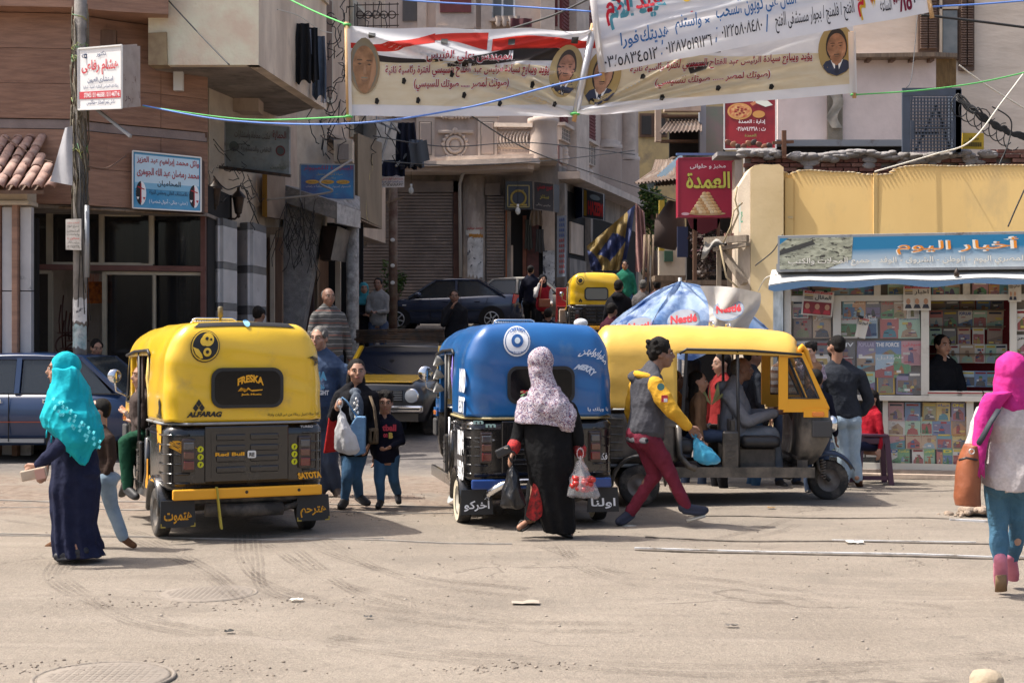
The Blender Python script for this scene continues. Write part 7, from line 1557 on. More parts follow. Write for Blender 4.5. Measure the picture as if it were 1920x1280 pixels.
shape(q,ying(-.36,1.565,.125),BK2,y1,.005,'disc_emblem',False);shape(q,ying(-.36,1.565,.118),M_ryel,y1,.009,'disc_emblem',False);shape(q,ying(-.36,1.565,.108),BK2,y1,.013,'disc_emblem',False)
shape(q,ying(-.34,1.612,.052),M_ryel,y1,.017,'disc_emblem',False);shape(q,ying(-.37,1.60,.036),M_ryel,y1,.017,'disc_emblem',False);shape(q,ying(-.35,1.618,.014),BK2,y1,.021,'disc_emblem',False);shape(q,ying(-.315,1.61,.010),BK2,y1,.021,'disc_emblem',False)
shape(q,ying(-.345,1.515,.034),M_ryel,y1,.017,'disc_emblem',False);shape(q,ying(-.345,1.515,.014),BK2,y1,.021,'disc_emblem',False)
shape(q,[((x+.66)/1.32,(z-.955)/.795)for x,z in((-.47,1.56),(-.42,1.54),(-.39,1.50),(-.38,1.47),(-.40,1.465),(-.44,1.50))],M_ryel,y1,.017,'disc_emblem',False)
shape(q,[((x+.66)/1.32,(z-.955)/.795)for x,z in((-.46,1.715),(.46,1.715),(.40,1.748),(-.40,1.748))],BK2,y1,.004,'roof_stripe',False)
part('roof_ornament',MB().lathe([(.035,0),(.04,.03),(.02,.05),(.012,.085),(0,.09)],10,Matrix.Translation((.03,-.33,1.61))@Matrix.Rotation(R(50),4,'X')),M_chrome,y1)
part('horn_bulb',MB().lathe([(0,0),(.01,.0),(.012,.05),(.022,.06),(.024,.14),(.014,.15),(0,.152)],12,Matrix.Translation((.02,.62,1.78))),mat('brown_bulb',(.12,.10,.05),.5),y1)
shape(q,ying(.02,1.735,.028),paint('7fb4d4'),y1,.008,'roof_sticker',False)
for s_,sx in((-1,-1),(1,1)):
 for i in range(3):
  c=(s_*.385 if s_<0 else .40,.745-i*.062);shape(LQ,[((c[0]+.026*math.cos(a)+.66)/1.32,(c[1]+.026*math.sin(a)-.4)/.555)for a in np.linspace(0,6.28,17)[:-1]],paint('c8c814'),y1,.006,'yellow_badge',False)
  shape(LQ,[((c[0]+dx+.66)/1.32,(c[1]+dz-.4)/.555)for dx,dz in((-.008,-.014),(.002,-.012),(.010,.012),(.0,.008),(-.006,.012),(-.002,0))],BK2,y1,.008,'yellow_badge',False)
lw('Red Bull',-.27,.685,-.03,.715,OY,y1,o=.034);shape(LQ,[((x+.66)/1.32,(z-.4)/.555)for x,z in((-.15,.68),(-.11,.68),(-.105,.665),(-.125,.65),(-.14,.65),(-.155,.665))],OY,y1,.034,'bull_emblem',False)
bd=part('badge',MB().prism([(x,-.46,z)for x,z in rrect(.03,.695,.035,.03,.012)],(0,-.008,0)),M_white,y1);lw('RE',.008,.678,.052,.71,BK2,y1,o=.046)
lw('MO3GZA',-.60,.72,-.44,.80,OY,y1,o=.012,bold=.05,rot=R(38),arc=.4);lw('SATOTA',.43,.475,.63,.53,OY,y1,o=.008,bold=.06,rot=R(6));lw('TURBO',.45,.90,.56,.92,paint('a8a8aa'),y1)
letters(SQ,'1985',.55,.80,1.06,1.12,BK2,y1,.004,.05,world=False);shape(SQ,[(.62,1.12),(.76,1.12),(.72,1.22),(.75,1.3),(.69,1.36),(.63,1.3),(.66,1.22)],BK2,y1,.004,'flame_emblem',False)
shape(SQ,[(.55,.98),(.80,.98),(.78,.7),(.72,.55),(.68,.72),(.6,.68)],OY,y1,.004,'tiger_emblem',False);letters(SQ,'#zzones',.30,.62,.10,.19,OY,y1,.03,.05,world=False)
part('yellow_edge',MB().bar((-.668,.38,.37),(-.668,.38,.62),.006,.10),paint('d8941c'),y1)
part('tail_reflector_strap',MB().bar((-.27,-.50,.44),(-.23,-.50,.10),.012,.055),paint('a89a3a'),y1)
curtains(y1,mat('gold_curtain',(.62,.46,.13),.8),mat('brown_curtain',(.12,.09,.08),.8))
M_rblu=mat('rickshaw_blue',(.010,.125,.36),.3,coat=.5,var=(.012,.09,.28),vscale=1.2,dirt=(.10,.19,.30),dscale=3.5,dmin=.56,dmax=.82,bump=.12,bscale=7)
WT=paint('e6e8ec',.5)
y2=rickshaw('blue auto rickshaw with white lettering between the couple and the cream one',(.169,13.47,0),R(11),M_rblu,M_rblk,mat('bumper_blue',(.01,.05,.22),.4,coat=.4),dict(flap_text=('اخركو','اولنا'),flap_col=WT,ww=True,hub=mat('cream_rim',(.5,.47,.4),.5,dirt=(.2,.18,.15),dscale=5),trim=paint('a89a70',.5),mirrors=((-1,.07),),frame=M_rblu))
q=RQ();shape(q,ying(-.22,1.60,.125),WT,y2,.005,'round_sticker',False);shape(q,ying(-.22,1.60,.112),paint('2a5a92'),y2,.009,'round_sticker',False);shape(q,ying(-.22,1.60,.105),WT,y2,.013,'round_sticker',False);shape(q,ying(-.22,1.60,.055),paint('245a9a'),y2,.017,'round_sticker',False);shape(q,ying(-.22,1.60,.026),paint('c8d4dc'),y2,.021,'round_sticker',False)
rl('I CAN B-BOY',-.30,1.655,-.14,1.685,paint('245a9a'),y2,o=.018,bold=.05,arc=.9);rl('James Borg by the Sea',-.30,1.51,-.14,1.53,paint('245a9a'),y2,o=.018,bold=.02,arc=-.9)
rl('صفوايوليتن',.34,1.42,.62,1.50,WT,y2,bold=.05,rot=R(-30),arc=.6,o=.014);rl('MEKKY',.30,1.33,.50,1.38,paint('c8d4e4'),y2,bold=.05,rot=R(-34),arc=.5,o=.010);rl('يا ويلك يا',.42,1.0,.62,1.04,WT,y2);rl('BA',-.06,1.02,.02,1.07,WT,y2,bold=.05)
rl('222',-.19,1.135,-.03,1.185,paint('b8e8a0'),y2,o=.026,bold=.06);rl('222',-.19,1.16,-.03,1.185,paint('d83040'),y2,o=.028,bold=.05)
letters(S2,'MAD',.55,.95,.34,.66,WT,y2,.010,.07,world=False);letters(S2,'EST',.55,.95,.06,.28,WT,y2,.010,.05,world=False);letters(SQ,'KING',.58,.98,.40,.80,WT,y2,.016,.08,world=False);letters(SQ,'HERO',.58,.98,.02,.32,WT,y2,.016,.06,world=False)
for i in range(4):part('white_stripe',MB().box((-.02,-.462,.58+i*.085),(.10,.01,.05)),WT,y2)
lw('للطخيط',-.56,.72,-.42,.80,paint('c8ccd0'),y2,rot=R(50),o=.012);lw('فكك',.50,.58,.60,.64,WT,y2)
for i in range(2):lw('m',-.60+i*.11,.905-i*.03,-.51+i*.11,.935-i*.03,paint('a8c8c0'),y2,o=.014)
part('chrome_bumper_bar',MB().tube([(-.48,-.44,.27),(-.46,-.50,.32),(-.36,-.54,.385),(-.2,-.56,.41),(.2,-.56,.41),(.36,-.54,.385),(.46,-.50,.32)],.035,12),M_chrome,y2)
for k in range(3):part('side_lamp_cup',MB().lathe([(.01,-.05),(.045,0),(.055,.04)],12,Matrix.Translation((-.64,1.35,1.16+k*.13))@Matrix.Rotation(R(-70),4,'Y')),mat('milky_plastic',(.5,.5,.48),.5),y2)
curtains(y2,mat('violet_curtain',(.16,.12,.42),.8),mat('milky_plastic',(0,)*3))
rg_=MB();rg_.grid(lambda u,v:Vector((-.62-.06*math.sin(v*3+u*5),.32+.22*u,.34-.2*v+.02*math.sin(u*12))),10,8);part('plastic_rag',rg_,mat('torn_plastic',(.5,.55,.56),.3,alpha=.8),y2)
for s_ in(-1,):part('chrome_post',MB().tube([(s_*.67,.46,.36),(s_*.67,.46,.92)],.014,8),M_chrome,y2)
part('grey_fin',MB().prism([(.12,-.25,1.68),(.20,-.25,1.67),(.14,-.25,1.79)],(0,.02,0)),paint('4a4e56'),y2)
M_rcrm=mat('canopy_cream_yellow',(.76,.47,.075),.4,coat=.25,var=(.68,.41,.075),vscale=1.0,dirt=(.42,.33,.2),dscale=2.5,dmin=.56,dmax=.85,bump=.25,bscale=6)
M_rblk2=mat('dusty_black_body',(.03,.028,.026),.35,coat=.3,dirt=(.15,.125,.10),dscale=3.2,dmin=.42,dmax=.66)
y3=rickshaw('cream topped black auto rickshaw standing side-on in front of the newspaper kiosk',(1.267,15.35,0),R(-91.5),M_rcrm,M_rblk2,None,dict(flaps=False,frame=M_rorg,hub=mat('dusty_rim',(.20,.18,.16),.6,.2,var=(.12,.1,.09),vscale=8),fender=mat('dark_blue_fender',(.02,.035,.07),.4),mirrors=()))
part('rear_bar',MB().tube([(.64,-.40,.52),(.66,-.50,.54),(.60,-.56,.54),(-.6,-.56,.54),(-.66,-.50,.54)],.022,8).tube([(.60,-.55,.54),(.60,-.50,.40),(.62,.0,.40)],.022,8),M_grey_metal,y3)
for k in range(3):part('parcel_rack',MB().bar((-.5,.2+.0*k,.98+.12*k),(.5,.2,.98+.12*k),.02,.03),M_metal_dk,y3)
lf=MB()
for k in range(7):a=k*.9;lf.add([(.3,.75,.98),(.3+.03*math.cos(a),.75+.10*math.cos(a),1.10+.02*k),(.3,.75+.13*math.cos(a),1.08)],[(0,1,2)])
part('paper_flowers',lf,paint('8a9060',.8),y3)
y4=rickshaw('small distant yellow auto rickshaw climbing the side street',(P(1117,0,37.6).x,38.0,ground_z(38)),R(2),M_ryel,M_rblk,M_rorg,dict(flaps=False,clear=True))
q=RQ();shape(q,ying(-.42,1.56,.10),BK2,y4,.005,'disc_emblem',False);shape(q,ying(-.42,1.56,.085),M_ryel,y4,.009,'disc_emblem',False);shape(q,ying(-.42,1.56,.055),BK2,y4,.012,'disc_emblem',False)
for cx,cz in((-.40,1.09),(-.425,1.053),(-.375,1.053)):shape(q,[((cx+dx+.66)/1.32,(cz+dz-.955)/.795)for dx,dz in((0,.036),(.024,0),(0,-.03),(-.024,0))],BK2,y4,.006,'three_diamond_emblem',False)
#  CARS
def car_body(parent,prof,W,m,name='body',tumble=.0,y_off=0,cell=None,flare=.03):
 """prof: list of (x along car, z bottom, z top, half width) stations, lofted"""
 rings=[]
 for x,zb_,zt_,w in prof:
  h=zt_-zb_;r=min(.10,h*.3)
  rings.append([(x,-w+.05,zb_),(x,w-.05,zb_),(x,w,zb_+h*.25),(x,w+flare,zb_+h*.55),(x,w-.01,zt_-r),(x,w-.06,zt_-r*.35),(x,w-.16,zt_),(x,0,zt_+.012),(x,-w+.16,zt_),(x,-w+.06,zt_-r*.35),(x,-w+.01,zt_-r),(x,-w-flare,zb_+h*.55),(x,-w,zb_+h*.25)])
 mb=MB();mb.loft(rings);return part(name,mb,m,parent)
flare=.03
def car(label,loc,rz,paint_m,L,W,belt,roof,prof,green,wheels,rwheel,name='parked_car',cat='car',roof_m=None,glass=None,group='cars in the street',hubm=None,spokes=False):
 """green: (x0 base, x1 roof start, x2 roof end, x3 base rear) of the cabin; car points along +x"""
 t=thing(name,label,cat,loc,rz,group);hw=W/2;glass=glass or M_carglass
 b=car_body(t,prof,W,paint_m)
 x0,x1,x2,x3=green;zi=roof-.02;wr=hw*.80;wb=hw-.05
 rr=MB();rings=[]
 for k,x in enumerate(np.linspace(x1,x2,9)):
  e=abs(k-4)/4;z=roof-.045*e**2;rings.append([(x,-wr,z-.05),(x,-wr+.03,z-.012),(x,-wr*.5,z+.012),(x,0,z+.018),(x,wr*.5,z+.012),(x,wr-.03,z-.012),(x,wr,z-.05),(x,0,z-.04)])
 rr.loft(rings);part('roof',rr,roof_m or paint_m,t)
 zr=roof-.06
 for s_ in(-1,1):
  for(xa,xb)in((x0,x1),(x3,x2)):part('pillar',MB().bar((xa,s_*wb,belt),(xb,s_*wr,zr),.06,.05),roof_m or paint_m,t)
  xm=(x1+x2)/2+.0;part('pillar',MB().bar((xm,s_*wb,belt),(xm,s_*wr,zr),.07,.04),roof_m or paint_m,t)
  if x3-x2>.35 or True:part('side_rail',MB().bar((x1,s_*(wr+.005),zr),(x2,s_*(wr+.005),zr),.03,.04),roof_m or paint_m,t)
  ins=.05
  for(a,b_,c,d)in((x0-.10,xm+.05,xm+.05,x1-.02),(xm-.05,x3+.12,x2+.03,xm-.05)):
   part('side_window',MB().prism([(a,s_*(wb-.006),belt+.005),(b_,s_*(wb-.006),belt+.005),(c,s_*(wr-.004),zr),(d,s_*(wr-.004),zr)],(0,-s_*.006,0)),glass,t)
 part('windscreen',MB().prism([(x0,-wb+.04,belt),(x0,wb-.04,belt),(x1,wr-.03,zr+.01),(x1,-wr+.03,zr+.01)],(.006,0,.004)),glass,t)
 part('rear_window',MB().prism([(x3,-wb+.04,belt),(x3,wb-.04,belt),(x2,wr-.03,zr+.01),(x2,-wr+.03,zr+.01)],(-.006,0,.004)),glass,t)
 part('cabin_floor',MB().box(((x0+x3)/2,0,belt-.25),(abs(x0-x3)*.9,W*.8,.04)),M_black,t)
 for xx in((x1+x2)/2+.25,(x1+x2)/2-.65):part('seat',MB().box((xx,-.35,belt-.02),(.14,.45,.6)).box((xx,.35,belt-.02),(.14,.45,.6)),M_seat,t,bevel=.04)
 for xw in wheels:
  for s_ in(-1,1):
   wh=wheel(t,xw,s_*(hw-.10),rwheel,rwheel,.18,.62,hubm or M_rimd,name='wheel');wh.rotation_euler=(0,0,R(90))
   ar_=MB()
   ar_.add([(xw+rwheel*1.16*math.cos(a),s_*(hw+flare-.006),max(.16,rwheel+rwheel*1.16*math.sin(a)))for a in np.linspace(-.4,math.pi+.4,20)],[tuple(range(20))]);part('wheel_well',ar_,M_black,t)
   if spokes:
    sm=MB()
    for k in range(6):
     a=k*math.pi/3+.3;c_,n_=math.cos(a),math.sin(a);sm.bar((rwheel*.1*c_,0,rwheel*.1*n_),(rwheel*.6*c_,0,rwheel*.6*n_),.05,.035)
    sm.torus((0,0,0),rwheel*.62,.014,Matrix.Rotation(R(90),3,'X'),24,5)
    part('alloy_spokes',sm,mat('alloy',(.55,.56,.58),.3,.7),t,loc=(xw,s_*(hw+.02),rwheel))
 return t
M_carglass=mat('car_glass',(.03,.035,.04),.06,alpha=.72,coat=.5)
M_sal=mat('midnight_blue_paint',(.03,.042,.078),.22,.3,coat=.8,dirt=(.07,.065,.06),dscale=2,dmin=.6,dmax=.8)
D=41.5;xs_=P(845,0,D).x
sal=car('dark blue saloon car parked across the top of the street',(xs_,D,ground_z(D)+.02),R(180-6),M_sal,4.3,1.7,.90,1.44,[(-2.10,.50,.80,.68),(-2.05,.32,.95,.76),(-1.75,.25,1.02,.82),(-1.2,.22,1.00,.84),(0,.20,.94,.85),(.9,.20,.92,.85),(1.4,.22,.86,.84),(1.85,.26,.76,.78),(2.08,.34,.66,.70),(2.15,.42,.58,.6)],(1.05,.32,-.85,-1.62),(1.35,-1.25),.315,spokes=True)
for s_ in(-1,1):
 part('tail_lamp',MB().prism([(-2.06,s_*.60,.72),(-1.80,s_*.86,.74),(-1.84,s_*.85,1.0),(-2.03,s_*.64,.96)][::-s_],(-.02,s_*.02,0)),mat('bright_red_lens',(.45,.01,.012),.15,coat=1),sal)
 part('door_line',MB().bar((.42,s_*.885,.3),(.45,s_*.86,.9),.012,.006).bar((-.45,s_*.885,.3),(-.40,s_*.86,.9),.012,.006).bar((-1.0,s_*.885,.5),(-1.15,s_*.86,.92),.012,.006),M_black,sal)
 for x in(.02,-.85):part('door_handle',MB().box((x,s_*.885,.80),(.16,.03,.03)),M_sal,sal,bevel=.01)
 part('mirror',MB().ell((.75,s_*.93,.98),(.09,.10,.07)),M_sal,sal);part('rubbing_strip',MB().bar((1.0,s_*.895,.55),(-.95,s_*.895,.56),.01,.02),M_rub,sal)
 part('side_repeater',MB().box((1.15,s_*.875,.70),(.10,.012,.03)),M_white,sal)
D=43.6;M_old=mat('old_brown_car',(.10,.08,.06),.35,coat=.5,dirt=(.05,.045,.04),dscale=3)
old=car('old dull brown car parked behind the dark saloon',(P(985,0,D).x+.1,D,ground_z(D)),R(-8),M_old,4.0,1.6,.92,1.40,[(-1.95,.45,.85,.7),(-1.8,.3,.93,.76),(-.8,.25,.95,.8),(.7,.25,.93,.8),(1.3,.26,.90,.79),(1.85,.3,.82,.75),(2.0,.4,.7,.68)],(.95,.45,-.95,-1.45),(1.25,-1.2),.30,roof_m=mat('old_cream_roof',(.32,.30,.27),.4),glass=mat('hazy_glass',(.12,.13,.14),.2,alpha=.9))
for s_ in(-1,1):part('headlight',MB().lathe([(0,.03),(.1,.02),(.11,-.02)],16,Matrix.Translation((2.02,s_*.52,.68))@Matrix.Rotation(R(90),4,'Y')),M_chrome,old)
part('bumper',MB().box((2.04,0,.48),(.06,1.5,.09)),M_chrome,old,bevel=.02)
M_txb=mat('taxi_black',(.010,.010,.012),.3,coat=.5,dirt=(.05,.045,.04),dscale=2.5,dmin=.55,dmax=.8);M_txy=mat('taxi_yellow',(.72,.42,.02),.3,coat=.6,dirt=(.35,.25,.1),dscale=4,dmin=.62,dmax=.8)
Dt=22.2;zg=ground_z(22.2)
tx=car('old black taxi with a yellow bonnet and loaded roof rack coming down the street',(P(716,0,Dt).x+.25,Dt+2.0,zg),R(-90-11),M_txb,4.0,1.61,.93,1.42,[(-1.95,.40,.85,.70),(-1.8,.3,.92,.76),(-.8,.24,.95,.79),(.6,.24,.93,.80),(1.0,.24,.92,.79),(1.7,.26,.88,.78),(1.98,.30,.84,.77),(2.02,.38,.80,.76)],(.92,.42,-.95,-1.45),(1.28,-1.14),.29,name='taxi',cat='taxi',glass=mat('taxi_glass',(.006,.010,.022),.18,alpha=.93,spec=.12),group=None)
part('bonnet',MB().prism([(.95,-.56,.935),(.95,.56,.935),(2.0,.60,.855),(2.0,-.60,.855)],(0,0,.018)),M_txy,tx,bevel=.01)
for s_ in(-1,1):
 part('yellow_door_panel',MB().prism([(.9,s_*.835,.45),(-1.0,s_*.835,.45),(-1.0,s_*.80,.90),(.9,s_*.80,.90)][::-s_],(0,s_*.01,0)),M_txy,tx);part('yellow_pillar',MB().bar((.93,s_*.74,.94),(.43,s_*.645,1.38),.065,.055),M_txy,tx)
 hl=part('headlight',MB().lathe([(0,.055),(.10,.03),(.115,0),(.115,-.04)],24,Matrix.Translation((2.03,s_*.60,.66))@Matrix.Rotation(R(90),4,'Y')),M_chrome,tx);part('lens',MB().lathe([(0,.065),(.06,.058),(.098,.038)],24,Matrix.Translation((2.03,s_*.60,.66))@Matrix.Rotation(R(90),4,'Y')),mat('lens_glass',(.45,.47,.48),.12,coat=1),hl)
gr=part('grille',MB().box((2.035,0,.66),(.03,.92,.16)),M_black,tx)
for i in range(6):part('grille_bar',MB().box((2.06,0,.60+i*.025),(.02,.92,.008)),M_grey_metal,gr)
part('front_bumper',MB().box((2.10,0,.47),(.09,1.58,.11)),M_chrome,tx,bevel=.03);part('rubber_strip',MB().box((2.15,0,.47),(.02,1.5,.03)),M_rub,tx)
part('number_plate',MB().box((2.17,.0,.38),(.01,.36,.12)),paint('b8b8b0'),tx);part('valance',MB().box((2.0,0,.34),(.06,1.4,.12)),M_txb,tx)
rk=part('roof_rack',MB().tube([(.5,-.74,1.50),(.5,.74,1.50),(-.9,.74,1.50),(-.9,-.74,1.50),(.5,-.74,1.50)],.018,8),M_metal_dk,tx)
for i in range(7):part('rack_slat',MB().bar((.35-i*.2,-.64,1.50),(.35-i*.2,.64,1.50),.03,.015),M_metal_dk,rk)
for i in range(6):part('rack_foot',MB().bar((.4-(i%3)*.6,(-1 if i<3 else 1)*.62,1.38),(.4-(i%3)*.6,(-1 if i<3 else 1)*.64,1.50),.02,.02),M_metal_dk,rk)
for i in range(9):part('strap',MB().tube([(.5+.01*(i%2),-.72,1.45+i*.024),(.52,0,1.46+i*.023+.01*math.sin(i)),(.5,.72,1.45+i*.024)],.013,6),M_metal_dk,rk)
part('door_mirror',MB().ell((.72,.90,1.0),(.05,.10,.07)),M_chrome,tx);part('fog_mirror',MB().ell((.9,.95,1.16),(.05,.09,.09)),M_chrome,tx);part('wiper',MB().tube([(.96,.1,.95),(.72,-.35,1.10)],.008,5).tube([(.96,-.3,.95),(.80,-.62,1.05)],.008,5),M_rub,tx)
part('steering_wheel',MB().torus((.35,.35,.98),.18,.014,Matrix.Rotation(R(65),3,'Y')),M_seat,tx)
M_ldb=mat('estate_blue',(.011,.030,.085),.28,coat=.6,dirt=(.06,.075,.11),dscale=2,dmin=.6,dmax=.85)
ld=car('dark blue estate car standing at the left edge in front of the shop',(P(60,0,19.8).x-.55,20.6,0),R(180-4),M_ldb,4.1,1.62,.93,1.46,[(-1.98,.42,.80,.72),(-1.92,.32,.93,.78),(-1.2,.26,.96,.81),(.0,.24,.96,.815),(.9,.24,.93,.81),(1.7,.28,.88,.79),(2.0,.34,.82,.76)],(1.0,.45,-1.25,-1.80),(1.25,-1.18),.31,hubm=M_rimd)
for s_ in(-1,1):
 part('door_line',MB().bar((.55,s_*.85,.3),(.55,s_*.835,.93),.010,.012).bar((-.32,s_*.85,.3),(-.32,s_*.835,.93),.010,.012).bar((-1.05,s_*.85,.55),(-.98,s_*.835,.93),.010,.012),M_black,ld)
 for x in(-.15,-.86):part('door_handle',MB().box((x,s_*.852,.83),(.15,.025,.055)),M_chrome,ld,bevel=.008);part('handle_recess',MB().box((x,s_*.858,.83),(.11,.02,.03)),M_black,ld)
 part('orange_pinstripe',MB().bar((1.6,s_*.849,.55),(-1.3,s_*.849,.56),.008,.012),paint('8a3a20'),ld);part('waist_trim',MB().bar((1.6,s_*.838,.92),(-1.9,s_*.838,.93),.008,.016),M_rub,ld);part('sill_strip',MB().bar((.8,s_*.835,.31),(-.8,s_*.835,.31),.02,.05),M_grey_metal,ld)
 part('extra_pillar',MB().bar((-1.1,s_*.765,.93),(-1.0,s_*.655,1.40),.05,.04),M_ldb,ld)
part('rear_seat_cover',MB().box((-.55,.2,1.02),(.3,.5,.3)),mat('patterned_cloth',(.30,.29,.27),.9,var=(.05,.05,.05),vscale=14),ld,bevel=.05)
#  PEOPLE
QUEUE=[]
def queue(mb,vox,smooth,fold,name,m,parent,label=None):QUEUE.append((mb,vox,smooth,fold,name,m,parent,label))
def fold_d(v,A,seed):
 x,y,z=v[:,0]+seed,v[:,1]-seed*.7,v[:,2]
 rd=lambda a:1-2.2*np.abs(np.sin(a))
 w=.9*np.sin(9*x+5*z+2.2*np.sin(6*z+4*y))+.8*rd(8.5*z-6*x+1.5*np.sin(8*y+5*x))+.6*rd(17*z+9*x+2*np.sin(13*x))+.35*rd(26*x-15*z+3*np.sin(17*y))
 return A*1.35*(w/2.2)
def flush():
 sc=bpy.data.scenes.new('tmp');obs=[]
 for(mb,vox,sm,fold,name,m,parent,label)in QUEUE:
  me=bpy.data.meshes.new('t');me.from_pydata(mb.v,[],mb.f);o=bpy.data.objects.new('t',me);sc.collection.objects.link(o)
  r=o.modifiers.new('r','REMESH');r.mode='VOXEL';r.voxel_size=vox
  if sm:k=o.modifiers.new('s','SMOOTH');k.iterations=sm;k.factor=.5
  obs.append(o)
 vl=sc.view_layers[0];vl.update();dg=vl.depsgraph;dg.update()
 for o,(mb,vox,sm,fold,name,m,parent,label)in zip(obs,QUEUE):
  me=bpy.data.meshes.new_from_object(o.evaluated_get(dg));n=len(me.vertices)
  if fold and n:
   v=np.zeros(n*3,np.float32);me.vertices.foreach_get('co',v);v=v.reshape(-1,3)
   nn=np.zeros(n*3,np.float32);me.vertex_normals.foreach_get('vector',nn);nn=nn.reshape(-1,3)
   v=v+nn*fold_d(v,fold,(len(name)*1.3+v[0,0]))[:,None];me.vertices.foreach_set('co',v.astype(np.float32).ravel())
  me.materials.clear();me.materials.append(m);me.polygons.foreach_set('use_smooth',[True]*len(me.polygons));me.update();me.name=name
  q=bpy.data.objects.new(name,me);COL.objects.link(q);q.parent=parent;WM[q.name]=wm(parent)
  if label:q['label']=label
 for o in obs:bpy.data.objects.remove(o)
 bpy.data.scenes.remove(sc);QUEUE.clear()
SK1=mat('skin_warm',(.38,.205,.135),.55,var=(.33,.17,.11),vscale=20);SK2=mat('skin_brown',(.22,.115,.075),.55,var=(.18,.09,.06),vscale=20);SK3=mat('skin_pale',(.48,.29,.21),.55,var=(.42,.24,.17),vscale=20)
HBK=mat('black_hair',(.010,.008,.007),.6,spec=.15,bump=.6,bscale=180);HGR=mat('grey_hair',(.10,.095,.09),.7,var=(.05,.045,.04),vscale=60,bump=.6,bscale=160)
def cloth(name,c,v=None,r=.85,**k):return mat(name,c,r,var=v or tuple(x*.78 for x in c),vscale=k.pop('vs',9),spec=.12,bump=k.pop('bump',.5),bscale=k.pop('bscale',22),**k)
def stripes(name,cols,per):
 m=bpy.data.materials.new(name);m.use_nodes=True;nt=m.node_tree;g_=nd(nt,'ShaderNodeTexCoord');s_=nd(nt,'ShaderNodeSeparateXYZ');nt.links.new(g_.outputs['Object'],s_.inputs[0])
 n=nd(nt,'ShaderNodeTexNoise',i_Scale=4);a=nd(nt,'ShaderNodeMath',operation='MULTIPLY_ADD');a.inputs[1].default_value=.03;nt.links.new(n.outputs[0],a.inputs[0]);nt.links.new(s_.outputs[2],a.inputs[2])
 d=nd(nt,'ShaderNodeMath',operation='DIVIDE');d.inputs[1].default_value=per;nt.links.new(a.outputs[0],d.inputs[0]);f=nd(nt,'ShaderNodeMath',operation='FRACT');nt.links.new(d.outputs[0],f.inputs[0])
 r=nd(nt,'ShaderNodeValToRGB');r.color_ramp.interpolation='CONSTANT';e=r.color_ramp.elements;e[0].color=rgb(cols[0][1]);e[0].position=0;e[1].position=cols[1][0];e[1].color=rgb(cols[1][1])
 for p,c in cols[2:]:x=e.new(p);x.color=rgb(c)
 nt.links.new(f.outputs[0],r.inputs[0]);b=nt.nodes['Principled BSDF'];nt.links.new(r.outputs[0],b.inputs[0]);b.inputs['Roughness'].default_value=.9;return m
def fdir(f):return Vector((math.sin(R(f)),-math.cos(R(f)),0))
def frame(d,tilt=0):
 y=-Vector(d).normalized();z=Vector((0,0,1));x=y.cross(z).normalized();z=x.cross(y);return Matrix((x,y,z)).transposed()@Matrix.Rotation(R(tilt),3,'X')
def hand(mb,w,d,side,u,curl=.6,k=1.0,grip=None):
 """palm and five fingers from wrist w along d; side: direction of the thumb"""
 d=d.normalized();s=(side-d*side.dot(d)).normalized();n=d.cross(s);L=.085*u
 for i in range(4):mb.cap(w,w+d*L+s*(i-1.5)*.019*u,.020*u,.0125*u,8)
 for i,fl in enumerate((.068,.078,.072,.055)):
  p=w+d*L+s*(1.5-i)*.019*u;dd=(d+n*.25*curl).normalized();q=p+dd*fl*.45*u;d2=(d*(1-curl*.5)+n*curl).normalized();q2=q+d2*fl*.33*u;d3=(d*(.7-curl)+n*curl*1.2).normalized();q3=q2+d3*fl*.25*u
  mb.cap(p,q,.0100*u,.0092*u,7);mb.cap(q,q2,.0092*u,.0085*u,7);mb.cap(q2,q3,.0085*u,.0075*u,7)
 a=w+d*.025*u+s*.025*u;b=a+(d*.6+s*.6+n*.25).normalized()*.038*u;mb.cap(a,b,.0145*u,.0115*u,8);mb.cap(b,b+(d*.9+n*.3).normalized()*.032*u,.0112*u,.009*u,8)
def torso(mb,pel,neck,sA,sB,hA,hB,u,inf=0.,fem=0.,belly=0.,fwd=None,low=.10):
 up=(neck-pel);L=up.length;up.normalize();ss=(sB-sA).normalized();hs=(hB-hA);hs=hs.normalized()if hs.length>1e-3 else ss
 sw=(sB-sA).length/2;rings=[];fw=fwd or Vector((0,-1,0))
 for t,w,dp,mx in((-low/L if L else 0,.13,.10,0),(0,.165,.125+belly*.3,0),(.2,.158-.012*fem,.115+belly,.2),(.42,.145-.02*fem,.108+belly,.5),(.68,.165,.118+.01*fem,.8),(.84,None,.105,1),(.93,None,.085,1),(1.0,.065,.062,1)):
  c=pel+up*L*t;s=(hs*(1-mx)+ss*mx).normalized();f=s.cross(up).normalized()
  ww=(w*u if w else(sw*(.98 if t<.9 else .78)+.012*u))+inf;d_=dp*u+inf;mm=(sA+sB)/2
  if t>.8 and t<.99:c=c*.6+(Vector((mm.x,mm.y,c.z)))*.4
  if f.dot(fw)<0:f=-f
  off=f*(belly*.5*u if .1<t<.6 else 0)
  rings.append([c+off+s*ww*math.copysign(abs(math.cos(a))**.85,math.cos(a))+f*d_*math.copysign(abs(math.sin(a))**.9,math.sin(a))for a in np.linspace(0,2*math.pi,25)[:-1]])
 mb.loft(rings)
